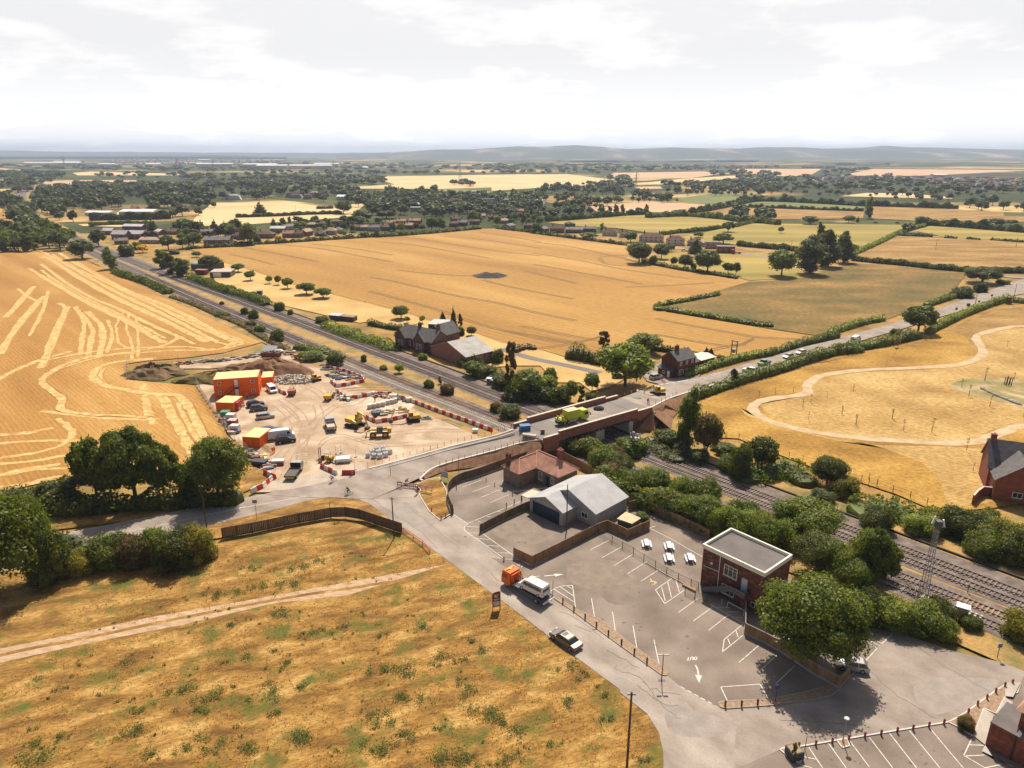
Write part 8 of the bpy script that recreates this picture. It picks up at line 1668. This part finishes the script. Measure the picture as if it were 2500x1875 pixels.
43 1410 330 265 80|broad|y|lime coloured small tree
43 2150 490 340 120|broad|m|tree at the wheat edge before the bungalow row
43 2050 270 110 130|broad|d|dark tree in the right part of the village
43 1860 340 200 120|broad|m|green tree pair behind the gable-on bungalow
43 1340 220 120 120|broad|g|grey-green round tree in mid village
43 990 250 130 90|broad|d|dark slim tree in mid village
43 830 230 60 190|broad|m|tall green tree in mid village
43 1750 230 120 180|broad|g|grey-green wide tree right of mid village
8 140 1300 1150 70|ragged|l|x"""
for ln_ in TR.split('\n'):
	s, kd, col, lab = ln_.split('|')
	if kd == 'skip' or lab == 'x': continue
	tree(s, kd, col, lab, hs=1.12 if kd == 'bush' else 1.0)
plant(Vector((40.0, 80.0, 0)), 12.6, 13.2, 'flat', 0, 'huge broadleaf tree over the end of the board fence in the car park', 'tree', 'tree', 'm', dep=12.6); plant(G(8, 140, 1370, 1.1), 1.9, .8, 'ragged', 1, 'thin upright shrub growing in the square dark planter', 'shrub', 'shrub', 'l'); plant(G(8, 1690, 1110, .12), 1.7, 1.9, 'bush', 0, 'dark reddish shrub on the gravel tip beside the brick corner', 'shrub', 'shrub', 'b'); plant(G(6, 690, 690), 1.4, 2.6, 'bush', 1, 'green climber spilling in the fenced garden', 'shrub', 'shrub', 'm')
# hedges
hedge("4:380,1045 600,975 850,890 1200,785 1550,665 1900,575 2074,572;12:150,1010 400,960 700,905 1000,838", 3.6, 3.0, 'm', 'tall dark green hedge along the near side of the main road', .3, 10)
hedge("12:1100,800 1400,650 1700,530 1900,475 2074,495 2500,520", 3.2, 2.6, 'l', 'bright trimmed hedge along the main road further right', .35, 8); hedge("4:310,830 450,780 600,725 900,645 1080,612", 3.0, 2.2, 'l', 'trimmed hedge from the brick house along the far side of the road', .3, 10, bumpy=.08); hedge("4:1115,618 1500,500 1840,425;12:0,880 170,842", 3.0, 2.2, 'm', 'hedge continuing along the far side of the main road', .35, 8)
hedge("12:110,805 400,712 650,665", 3.5, 2.0, 'l', 'low bright hedge between rough pasture and road', .4, 7); hedge("12:1090,525 1300,455 1400,430", 3.5, 2, 'm', 'hedge stub left of the roadside bushes', .4, 7)
hedge("4:640,0 300,65 50,112 8,135 20,155 150,162 400,205 650,245 1000,305 1180,318", 2.8, 1.7, 'm', 'thick hedge bending round the corner between wheat and rough pasture', .5, 5)
hedge("24:885,925 1000,875 1100,828 1250,755 1350,725 1440,700", 4, 2.2, 'l', 'bright diagonal hedge climbing to the leaning tree', .7, 3.5); hedge("24:1250,772 1500,782", 3.5, 2, 'd', 'dark hedge right of the leaning tree', .8, 3); hedge("24:1600,790 1690,797", 3, 1.5, 'd', 'short hedge piece in the far pasture border, left one', .8, 3); hedge("24:1770,800 1870,806", 3, 1.5, 'd', 'short hedge piece in the far pasture border, right one', .8, 3); hedge("24:1955,808 2300,832", 3, 1.5, 'd', 'low hedge of the far pasture running out at the right', .8, 3)
hedge("24:880,962 1100,985 1300,1003 1750,1050 2300,1060", 5, 2.6, 'd', 'dark hedge and ditch below the far brown pasture', .6, 4); hedge("44:1400,322 1700,285 2050,250 2212,232;24:0,700 130,672", 5, 2.2, 'm', 'hedge between the two striped yellow-green fields', .9, 2.5); hedge("44:1190,612 1500,685 1800,735 2000,765 2212,800", 3, 2, 'd', 'dark hedge along the wheat below the paddock trees', .5, 5); hedge("24:0,850 250,872 470,895 470,940", 6, 3, 'd', 'dark hedge behind the workshop yard', .7, 4)
hedge("41:1310,600 1600,580 2212,548;42:0,662 700,628 1400,580 2212,530;43:0,550 700,500 1400,436", 4, 2.2, 'd', 'garden hedge and shrubs between the village and the wheat', .8, 4, bumpy=.5); hedge("43:1620,432 2212,500;44:0,306 510,372 1010,437", 4, 2.0, 'd', 'garden hedge behind the bungalow row', .8, 4, bumpy=.5)
hedge("17:220,275 350,320 520,385 700,435 880,505", 5.5, 2.6, 'm', 'rough green hedge at the paddock side of the railway', .4, 6, bumpy=.4); hedge("17:1380,680 1600,765 1800,820 1950,880", 7, 1.8, 'l', 'low green scrub before the slate gabled station', .4, 5, bumpy=.5); hedge("16:620,360 700,395 900,460 1080,545", 5, 2.2, 'm', 'hedge at the top edge of the stubble beside the railway', .5, 6, bumpy=.4)
hedge("16:1100,570 1300,640 1480,720 1700,810 1850,900 2000,980 2074,1010", 3.5, 1.0, 'b', 'dry weedy strip between the stubble and the tracks', .4, 5, bumpy=.5); hedge("41:0,285 300,265 780,262", 5, 3, 'm', 'hedge behind the white panel roofs', .9, 3); hedge("41:0,205 400,195 840,190 1080,180", 7, 6, 'd', 'tall dark hedge in front of the manor', 1, 3); hedge("42:90,280 650,262 1100,240 1520,232", 5, 3, 'd', 'dark hedge across the gold field behind the village', 1, 2.5); hedge("42:1180,165 1400,158", 5, 2.5, 'd', 'short hedge in the gold field behind the village', 1, 3)
hedge("15:0,545 250,590 500,615", 3, 2, 'd', 'dark clipped hedge left of the slate gabled station', .35, 8); hedge("15:450,990 0,0", 1, 1, 'd', 'x') if False else None
hedge("3:985,225 1100,240 1310,290", 3.4, 4.2, 'd', 'row of dark cypress-like shrubs at the field edge by the big tree', .35, 8, bumpy=.5); hedge("15:1480,830 1600,790 1680,800", 2.5, 2, 'b', 'dark brown hedge at the end of the barn drive', .35, 7)
hedge("4:-40,548 200,575 300,600", 3, 2, 'd', 'dark hedge behind the brick house garden', .4, 6); hedge("13:-300,640 0,590 200,560 420,560", 4, 2.6, 'd', 'dark hedge at the left end of the roadside trees', .25, 12); hedge("13:400,680 700,690 1000,650 1300,640 1600,620 2000,600", 6, 3.4, 'd', 'dark undergrowth beneath the roadside trees', .3, 8, bumpy=.4); hedge("13:480,930 640,960 760,985", 3, 1.6, 'g', 'patch of grey-green rushes beside the west road', .3, 10)
hedge("19:700,700 900,640 1000,620 1160,720", 8, 2.0, 'm', 'bramble bank in the middle of the railway scrub', .3, 7, bumpy=.4); hedge("19:1600,960 1800,930 2000,1010 2200,1060", 9, 2.2, 'm', 'bramble bank left of the lattice mast', .3, 7, bumpy=.4); hedge("19:-60,420 60,500 180,560", 5, 1.6, 'g', 'weeds at the foot of the earth slope beside the track', .3, 7, bumpy=.5); hedge("2:1000,1075 0,0", 1, 1, 'd', 'x') if False else None
hedge("15:700,790 850,860 1000,930 1140,1010 1250,1050 1400,1190 1600,1260 1800,1300", 6, 2.2, 'd', 'dark scrub between the brick barn and the tracks', .3, 6, bumpy=.5); hedge("2:560,230 420,180 250,150 100,130", 4, 1.8, 'm', 'scrub along the top corner of the yard', .35, 7, bumpy=.5)
hedge("5:1800,220 1950,330 2074,430;6:300,330 560,500 760,570 1000,650 1250,760 1450,850", 5, 3.0, 'm', 'shrubby bank behind the long brown board fence', .28, 9, bumpy=.45)
hedge("24:0,528 150,510 400,515 700,530 1000,545 1700,565", 7, 5, 'd', 'long dark hedgerow beyond the green field on the right', 1.4, 1.6, bumpy=.5); hedge("24:0,552 300,560 640,575 970,586", 5, 2.5, 'd', 'low hedgerow below the green field on the right', 1.3, 1.5, bumpy=.6); hedge("23:1200,635 1500,625 1820,650 2212,690", 8, 4, 'm', 'hedgerow above the striped field', 1.2, 2, bumpy=.5); hedge("23:420,665 700,645 1000,620 1200,610", 7, 4, 'd', 'hedgerow along the upper left of the striped field', 1.2, 2, bumpy=.5); hedge("23:1540,600 1700,575 1850,545 2060,500", 8, 4, 'd', 'diagonal hedgerow between the far pastures', 1.4, 2, bumpy=.6); hedge("24:1380,690 1600,700 2212,750", 8, 5, 'd', 'hedgerow above the far right yellow field', 1.2, 2, bumpy=.5)
# tufts of green weeds in the dry grass: nobody could count them
rs = np.random.RandomState(3); Vs, Qs, off = [], [], 0
pp = [(18, x, y, s) for x, y, s in ((1900, 70, 1.6), (1550, 145, 1), (880, 400, 1.2), (1510, 400, .9), (1680, 350, 1.3), (1825, 320, .9), (1240, 590, 2.2), (1400, 630, 2.4), (1780, 610, 2.4), (1350, 720, 1.6), (905, 870, 2.2), (930, 720, 1.2), (1490, 920, 2.2), (1680, 980, 2), (2020, 900, 2.6), (240, 960, 1.8), (410, 900, 1.3), (1030, 1000, 1.4), (1250, 970, 1.5), (250, 1060, 2.4), (390, 580, .9), (240, 840, .8), (1870, 750, 1.5), (2020, 560, 1.2), (1950, 400, 1.4), (1000, 620, .5), (530, 410, .8), (240, 510, .9))] + [(20, x, y, s) for x, y, s in ((500, 150, 1.5), (630, 170, 1.3), (230, 260, 2.6), (80, 240, 1.7), (230, 420, 1.9), (640, 390, 1.9), (350, 440, 1.4), (800, 540, 3), (80, 520, 2), (1040, 660, 2), (910, 600, 1.2), (1255, 755, 1), (110, 790, 2.4), (650, 840, 2.4), (450, 830, 2), (1350, 215, 1.4), (1410, 235, 1), (1465, 270, 1), (1430, 310, .9), (1600, 410, 1), (1340, 460, 1.5), (690, 45, 1.2), (790, 105, 1.4), (450, 210, 1.1), (620, 300, .9), (1820, 840, 1.2), (1640, 570, .8), (1545, 345, .7), (940, 820, 1.5), (860, 850, 1.4), (240, 690, 2), (160, 600, 1.3), (500, 630, 1.2), (1570, 580, 1.2))] + [(14, x, y, s) for x, y, s in ((800, 1000, 2.4), (380, 990, 1.6), (650, 1370, 1.6), (570, 1140, 2.2), (780, 1130, 2), (100, 1210, 1.8), (280, 1190, 1.4), (960, 1540, 1.8), (1820, 1500, 1.6), (210, 1480, 1), (1180, 1490, 1.2), (1570, 720, 1.4), (1500, 620, 1.2), (1130, 620, 1), (400, 1160, 1.2), (860, 1550, 1), (950, 930, 1.5), (1470, 1560, 1.2))]
for i in range(260):
	x_, y_ = rs.uniform(-60, 22), rs.uniform(48, 108)
	if x_ > (-12 + (88-y_)*.62) or 0 > (y_ - 40): continue
	pp.append((0, x_, y_, rs.uniform(.2, .45)))
for k, x, y, s in pp:
	c = np.array((x, y, 0)) if k == 0 else np.array(G(k, x, y)); n_ = int(80*s*s)+12; cc = rs.normal(size=(6, 2))*s*.36*np.array([1.3, .8]); j_ = rs.randint(6, size=n_); rr = rs.normal(size=(n_, 2))*s*.17
	P = c + np.stack([cc[j_, 0]+rr[:, 0], cc[j_, 1]+rr[:, 1], rs.rand(n_)*.3*s**.5+.03], 1)
	V, Q = leaves(P, np.tile(np.array([0, -.5, 1.6]), (n_, 1)), .11, rs, .45); Vs.append(V); Qs.append(Q+off); off += len(V)
o = mob('weeds', mesh_np('weeds', np.concatenate(Vs), np.concatenate(Qs), [LEAF])); setp(o, 'green weed tufts scattered through the dry foreground grass', 'weeds', kind='stuff', col=(.12, .14, .02))
# dry grass blades over the foreground, for a broken surface
n_ = 60000; y_ = 46 + 76*rs.rand(n_)**1.15; x_ = rs.uniform(-66, 24, n_); tk = np.zeros(n_, bool)
P0 = [G(14, 150, 800), G(14, 1560, 720), G(14, 2060, 935), G(9, 330, 655), G(9, 850, 1055), G(20, 1700, 395), G(20, 1990, 805), G(0, 1560, 1900), G(0, 1500, 2100), G(0, -900, 2100), G(14, -1700, 850)]
def inside(px_, py_, poly):
	c = np.zeros(len(px_), bool); j = len(poly)-1
	for i in range(len(poly)):
		a, b = poly[i], poly[j]; m_ = ((a.y > py_) != (b.y > py_)) & (px_ < (b.x-a.x)*(py_-a.y)/(b.y-a.y+1e-9)+a.x); c ^= m_; j = i
	return c
kp = inside(x_, y_, P0)
ta, tb = G(18, 0, 345), G(14, 1700, 1085); dd = (tb-ta).normalized(); dist_ = np.abs((x_-ta.x)*dd.y - (y_-ta.y)*dd.x); kp &= dist_ > 1.6
x_, y_ = x_[kp], y_[kp]; cl = np.sin(x_*.9+np.sin(y_*.7)*2)*np.sin(y_*1.1+x_*.3) > -.35; x_, y_ = x_[cl], y_[cl]
V, Q = leaves(np.stack([x_, y_, rs.uniform(.02, .12, len(x_))], 1), np.stack([rs.normal(size=len(x_))*.8, np.full(len(x_), -.8), np.full(len(x_), .6)], 1), .15, rs, .3)
o = mob('dry_grass_tufts', mesh_np('dry_grass_tufts', V, Q, [LEAF])); setp(o, 'tufts of straw-coloured dry grass over the foreground', 'grass', kind='stuff', col=(.42, .25, .075))
# ---------------------------------------------------------------- belts of trees, far woods
BELTS = [  # outline, spacing m, height, label, colours
("35:-100,1420 0,950 250,1080 420,1000 950,1010 1200,1180 1300,1330 1150,1420 500,1440", 11, 12, 'wood between the stubble and the railway', 'dmm'),
("35:-200,640 60,480 300,560 600,760 700,900 600,1000 330,1000 240,880 100,660", 14, 13, 'wood beside the railway curve, left bank', 'dml'),
("35:480,480 900,330 1500,260 2212,330 2212,640 1640,720 1300,700 1340,900 1050,940 860,860 600,560", 17, 14, 'wood right of the railway curve', 'ddm'),
("21:700,400 1550,400 1560,560 1300,600 1180,590 1140,500 980,480 920,560 720,560", 18, 14, 'wood around the manor', 'ddmb'),
("21:1310,500 1650,480 1660,600 1480,640 1320,640", 15, 13, 'dark trees right of the manor', 'dd'),
("22:0,420 500,400 700,420 900,400 960,480 720,520 500,510 0,500", 24, 13, 'wood line behind the gold field', 'ddmb'),
("21:1550,400 2212,370 2212,480 1700,500 1540,470", 24, 13, 'wood line above the gold field, left part', 'dmb'),
("22:-100,340 500,325 960,330 1120,350 1100,400 700,400 0,410", 30, 13, 'far wood behind the village, left', 'dm'),
("42:1500,0 2212,0 2212,260 1900,250 1750,150", 14, 12, 'village trees left of the red beech', 'dmg'),
("43:0,0 2212,0 2212,200 1400,240 1000,300 600,280 450,220 0,280", 15, 11, 'trees among the village houses', 'dmgl'),
("43:1200,200 2212,200 2212,400 1900,400 1300,380", 13, 8, 'garden trees of the right village', 'dml'),
("42:560,350 1500,330 2212,380 2212,460 1500,480 560,480", 11, 7, 'garden trees behind the front houses', 'dml'),
("41:1000,340 2212,330 2212,500 1900,490 1100,500", 12, 8, 'garden trees at the village left end', 'dmp'),
("44:0,0 560,0 620,120 300,150 0,160", 14, 10, 'trees at the village right end', 'dm'),
("23:80,500 560,480 880,500 900,560 760,620 560,640 540,560 80,530", 17, 11, 'trees in the fields right of the village', 'dm'),
("23:450,390 900,370 1000,430 1450,510 1400,520 900,525 740,545 450,470 300,470", 19, 12, 'wood belt in the middle distance', 'dm'),
("23:900,340 1050,330 1100,400 1050,450 900,440", 22, 13, 'tall trees in front of the pylon field', 'dm'),
("23:1330,380 2212,350 2212,450 2090,470 1700,470 1600,455 1430,470 1340,450", 24, 12, 'wood belt in the middle distance, right part', 'dm'),
("24:0,350 900,360 1300,350 1700,440 2212,520 2212,560 1700,520 1000,480 800,470 300,500 0,510", 27, 12, 'wide wood on the right, middle distance', 'dmm'),
("24:1150,350 2212,360 2212,500 1700,430", 34, 11, 'trees of the right-hand far village', 'dm'),
("24:0,570 300,600 310,660 50,670 0,680;23:2212,680 1810,650 1850,570 2212,600", 13, 11, 'clump on the far lane beside the gold pasture', 'dm'),
("24:1730,535 2090,570 2212,560 2212,620 2060,600 1740,575", 22, 11, 'trees at the far right field border', 'dm'),
("22:1350,430 1500,415 1600,470 1450,500 1000,480 1000,430", 22, 12, 'wood behind the village church side', 'dm'),
("22:1580,370 1760,365 1760,410 1600,415", 26, 12, 'small copse in the pale far fields', 'dm'),
("21:0,290 200,280 480,290 480,340 250,400 0,330", 30, 12, 'far trees on the left plain', 'dm'), ("21:0,350 240,340 250,440 60,450 0,430", 24, 12, 'trees left of the railway curve', 'dm'),
("21:700,300 960,300 1240,300 1240,345 700,335", 55, 11, 'scattered trees on the left far fields', 'dm'), ("21:560,370 960,380 960,400 560,400", 40, 11, 'scattered trees below the far brown field', 'db'),
("22:0,265 700,285 1300,290 2212,285 2212,300 900,305 0,320", 60, 13, 'long dark far wood, left', 'd'), ("23:0,290 400,280 860,290 870,310 560,300 0,302", 60, 13, 'long dark far wood, middle', 'd'), ("23:1650,280 2212,285 2212,345 1930,340 1900,315 1700,320", 45, 12, 'far wood right of the pink field', 'd'), ("24:600,300 760,270 1040,255 800,305", 50, 12, 'far wood edge between two pink fields', 'd'), ("24:0,290 400,325 800,330 1200,320 1200,350 0,345", 42, 12, 'far tree row below the pink fields', 'd'),
("21:1240,300 2212,330 2212,370 1540,400 1500,360", 42, 12, 'far trees between gold field and town', 'd'), ("21:0,235 2212,258 2212,285 1400,290 0,255", 90, 13, 'far wood below the town, left', 'd'), ("22:0,215 2212,240 2212,280 0,262", 110, 13, 'far wood below the hills, left', 'd'), ("23:0,225 1700,240 1650,272 900,285 0,290", 80, 13, 'far wood below the hills, middle', 'd'),
]
ALL = []
for bi, (s, sp_, hh, lab, cols) in enumerate(BELTS):
	P = PG(s); xs = [p.x for p in P]; ys = [p.y for p in P]; x0, x1, y0, y1 = min(xs), max(xs), min(ys), max(ys); far = (y0+y1)/2
	sp_ *= 1.2 if bi not in (0, 1, 9, 10, 11, 12) and far < 1400 else 1
	nx, ny = int((x1-x0)/sp_)+1, int((y1-y0)/(sp_*1.15))+1; gx, gy = np.meshgrid(np.arange(nx), np.arange(ny)); gx = x0 + (gx.ravel() + rs.uniform(-.45, .45, nx*ny))*sp_; gy = y0 + (gy.ravel() + rs.uniform(-.45, .45, nx*ny))*sp_*1.15
	kp = inside(gx, gy, P)
	for x_, y_ in zip(gx[kp], gy[kp]):
		if any(abs(x_-h_[0]) < h_[2] and -10 < y_-h_[1] < (10 if 'among' in lab or 'garden' in lab else 14) for h_ in HS): continue
		if bi > 3 and bi not in (8, 9, 10, 11, 12) and math.sin(x_*.021+bi)*math.sin(y_*.017+x_*.009)+.35*math.sin(x_*.11)*math.sin(y_*.07) < -.28: continue
		ALL.append((math.hypot(x_, y_), x_, y_, hh*rs.uniform(.4, 1.15), bi, cols[rs.randint(len(cols))]))
ALL.sort(); NB_T = max(0, 296 - sum(1 for o in COL.objects if not o.parent and o.get('category') == 'tree'))
byb = {}
for it in ALL[:NB_T]: byb.setdefault(it[4], []).append(it)
for bi, L in byb.items():
	L.sort(key=lambda q: q[1]/q[2])
	for i, (d_, x_, y_, h_, _, cl_) in enumerate(L):
		cn = {'d': 'dark green', 'm': 'mid green', 'l': 'light green', 'g': 'grey-green', 'b': 'brownish', 'p': 'dark purple'}[cl_]
		plant(Vector((x_, y_, -.1)), h_, h_*rs.uniform(.75, 1.05), 'broad' if rs.rand() < .85 else 'column', 2, f'{cn} tree, {ordi(i)} from left in the {BELTS[bi][3]}', 'tree', 'tree', cl_, BELTS[bi][3])
# the rest of the woods, one mesh per shade
base = {}
for v_ in range(3):
	me = lib('broad', 3, v_)[0]; co = np.zeros(len(me.vertices)*3, np.float32); me.vertices.foreach_get('co', co); lp = np.zeros(len(me.loops), np.int32); me.loops.foreach_get('vertex_index', lp); mi = np.zeros(len(me.polygons), np.int32); me.polygons.foreach_get('material_index', mi); base[v_] = (co.reshape(-1, 3), lp.reshape(-1, 4), mi)
rest = ALL[NB_T:]
Vs, Qs, Ms, off = [], [], [], 0
for i, (d_, x_, y_, h_, bi, cl_) in enumerate(rest):
	co, q, mi = base[i % 3]; a = rs.rand()*6.28; ca, sa = math.cos(a), math.sin(a); w_ = h_*rs.uniform(.8, 1.25)
	if d_ > 1500: w_ *= 1.6
	if d_ > 3000: w_ *= 2
	V = np.stack([(co[:, 0]*ca - co[:, 1]*sa)*w_ + x_, (co[:, 0]*sa + co[:, 1]*ca)*w_ + y_, co[:, 2]*h_ - .4], 1); Vs.append(V); Qs.append(q+off); Ms.append(mi); off += len(co)
if Vs: o = mob('woodland', mesh_np('woodland', np.concatenate(Vs), np.concatenate(Qs), [LEAF, BARK], np.concatenate(Ms))); setp(o, 'far woods and tree belts reading as one dark mass', 'woodland', kind='stuff', col=(.078, .094, .026))
print('TREES', len(ALL), NB_T)
# ---------------------------------------------------------------- far plain: town, pylons, hills
mb = MB(); TM = [C('t_brick', (.3, .18, .14), .9), C('t_white', (.6, .57, .54), .8), C('t_grey', (.25, .24, .25), .8)]
for s, n_ in (("21:800,195 1500,185 2212,195 2212,240 1500,232 800,225", 260), ("22:0,200 250,205 300,235 0,240", 90), ("23:1350,235 2212,242 2212,252 1500,262 1400,255", 160), ("24:0,243 240,245 240,252 0,255", 40), ("24:500,250 740,250 740,256 500,256", 30), ("24:1200,330 2212,350 2212,440 1700,400 1200,345", 190), ("24:600,325 1100,330 1100,345 600,345", 60), ("21:190,220 620,215 620,240 190,235", 40), ("43:300,0 2212,0 2212,100 800,120", 14), ("42:0,0 1400,0 1000,40 0,50", 9)):
	P = PG(s); xs = [p.x for p in P]; ys = [p.y for p in P]; x_ = rs.uniform(min(xs), max(xs), n_*6); y_ = rs.uniform(min(ys), max(ys), n_*6); kp = inside(x_, y_, P)
	for a, b in list(zip(x_[kp], y_[kp]))[:n_]: L = rs.uniform(9, 26); h_ = rs.uniform(5, 9); mb.box((a, b, h_/2-.4), (L, 10, h_), int(rs.choice([0, 0, 1, 2])), rs.uniform(-.4, .4), tap=.7)
setp(mb.build('distant_town', TM), 'rows of tiny houses of the far towns', 'town', kind='stuff')
def pylon(k, x, yb, yt, label):
	c = G(k, x, yb); h = max(25, min(60, hgt(k, yt, c))); o = thing('pylon', label, 'pylon', c, .4, 'electricity pylons'); m_ = MB(); r_ = .28*max(1, c.length/1500)
	for sx in (-1, 1):
		for sy in (-1, 1): m_.tube((sx*h*.09, sy*h*.09, 0), (sx*h*.02, sy*h*.02, h*.6), r_, n=3, cap=False); m_.tube((sx*h*.02, sy*h*.02, h*.6), (0, 0, h), r_, n=3, cap=False)
	for i in range(5):
		z0, z1 = h*.6*i/5, h*.6*(i+1)/5; w0_, w1_ = h*(.09-.07*i/5), h*(.09-.07*(i+1)/5); m_.tube((-w0_, -w0_, z0), (w1_, -w1_, z1), r_*.6, n=3, cap=False); m_.tube((w0_, w0_, z0), (-w1_, w1_, z1), r_*.6, n=3, cap=False)
	m_.build('tower', GREY, o)
	for z_, w_ in ((.66, .15), (.78, .19), (.9, .13)): MB().tube((-h*w_, 0, h*z_), (h*w_, 0, h*z_), r_, n=3).tube((-h*w_, 0, h*z_), (0, 0, h*(z_+.05)), r_*.6, n=3).tube((h*w_, 0, h*z_), (0, 0, h*(z_+.05)), r_*.6, n=3).build('crossarm', GREY, o)
for s, lb in (("21 500 250 160", 'pylon on the far left above the longest white warehouse'), ("21 1370 250 170", 'pylon right of the far left fields'), ("21 1650 295 190", 'dark pylon in front of the far town'), ("22 680 300 190", 'pylon in the centre-left distance'), ("22 1655 365 200", 'tallest pylon standing in the pale fields'), ("23 1110 440 270", 'nearest pylon standing before the pink field')):
	k, x, yb, yt = [float(q) for q in s.split()]; pylon(int(k), x, yb, yt, lb)
HM = M('hill_land', [(0, (.03, .045, .02)), (.55, (.045, .06, .026)), (.72, (.12, .1, .06)), (1, (.35, .26, .15))], .0022, 1, .3, .012, detail=9, vec=(1, .35, 1, 0)); HW = M('wooded_hill', [(0, (.025, .04, .016)), (1, (.05, .065, .03))], .004, 1, .3, .03)
def ridge(name, pts, D, mat, depth=3000, seed=1, foot=.55):
	rs_ = np.random.RandomState(seed); us = np.arange(pts[0][0], pts[-1][0]+1, 12); vs = np.interp(us, [p[0] for p in pts], [p[1] for p in pts]) + np.interp(us, us[::3], rs_.normal(size=len(us[::3]))*.35); mb = MB(); rows = []
	prof = [(-foot, 0), (-foot*.7, .12), (-.35, .4), (-.18, .7), (0, 1), (.3, .8), (.8, 0)]
	for u, v_ in zip(us, vs):
		a = (937.5 - v_)/F; dy = CT + a*ST; zc = H + D*(a*CT - ST)/dy; row = []
		for f_, hf in prof:
			y_ = D + f_*depth*1.0; x_ = (u-1250)/F*D/dy*(y_/D); wob = 1 + .12*math.sin(u*.013+f_*9)*(f_ not in (0,)); row.append((x_, y_, max(-.6, zc*hf*wob - (.6 if hf == 0 else 0))))
		rows.append(row)
	n_ = len(prof)
	for r_ in rows: mb.v += r_
	for i in range(len(rows)-1):
		for j in range(n_-1): mb.f.append((i*n_+j, (i+1)*n_+j, (i+1)*n_+j+1, i*n_+j+1)); mb.m.append(0)
	setp(mb.build(name, mat, smooth=True), kind='structure')
ridge('hills', [(-300, 366), (0, 367), (158, 370), (475, 372), (700, 373), (1000, 372.5), (2800, 366)], 13500, HW, 3000, 3)
ridge('hills', [(820, 378), (885, 375.5), (980, 370), (1075, 365), (1154, 364.5), (1264, 357), (1326, 359), (1406, 353.5), (1485, 360), (1535, 364), (1643, 360), (1738, 362), (1800, 363), (1865, 359), (1958, 360), (2021, 363), (2116, 360), (2154, 355), (2211, 359), (2268, 360), (2338, 362), (2500, 365), (2800, 366)], 9500, HM, 3600, 5)
ridge('hills', [(1360, 398), (1400, 391), (1500, 390), (1540, 394), (1700, 392), (1860, 400)], 5600, HW, 1000, 8, .3); ridge('hills', [(2040, 408), (2070, 402), (2150, 400), (2180, 408)], 4300, HW, 700, 9, .3); ridge('hills', [(-200, 379), (150, 381), (500, 379), (700, 382)], 8200, HW, 1500, 10, .4)
# ---------------------------------------------------------------- haze
hm = bpy.data.materials.new('haze'); hm.use_nodes = True; t = hm.node_tree; t.nodes.clear(); o_ = t.nodes.new('ShaderNodeOutputMaterial'); v_ = t.nodes.new('ShaderNodeVolumePrincipled')
v_.inputs['Color'].default_value = (.64, .77, 1, 1); v_.inputs['Density'].default_value = 9e-5; v_.inputs['Anisotropy'].default_value = .25; t.links.new(v_.outputs[0], o_.inputs['Volume'])
mb = MB().box((0, 7000, 99), (29500, 29500*.96, 206)); o = mb.build('haze', hm); setp(o, 'thin pale summer haze over the far plain', 'haze', kind='stuff')
# clean up placeholders
for o in (BR_, BW_): pass
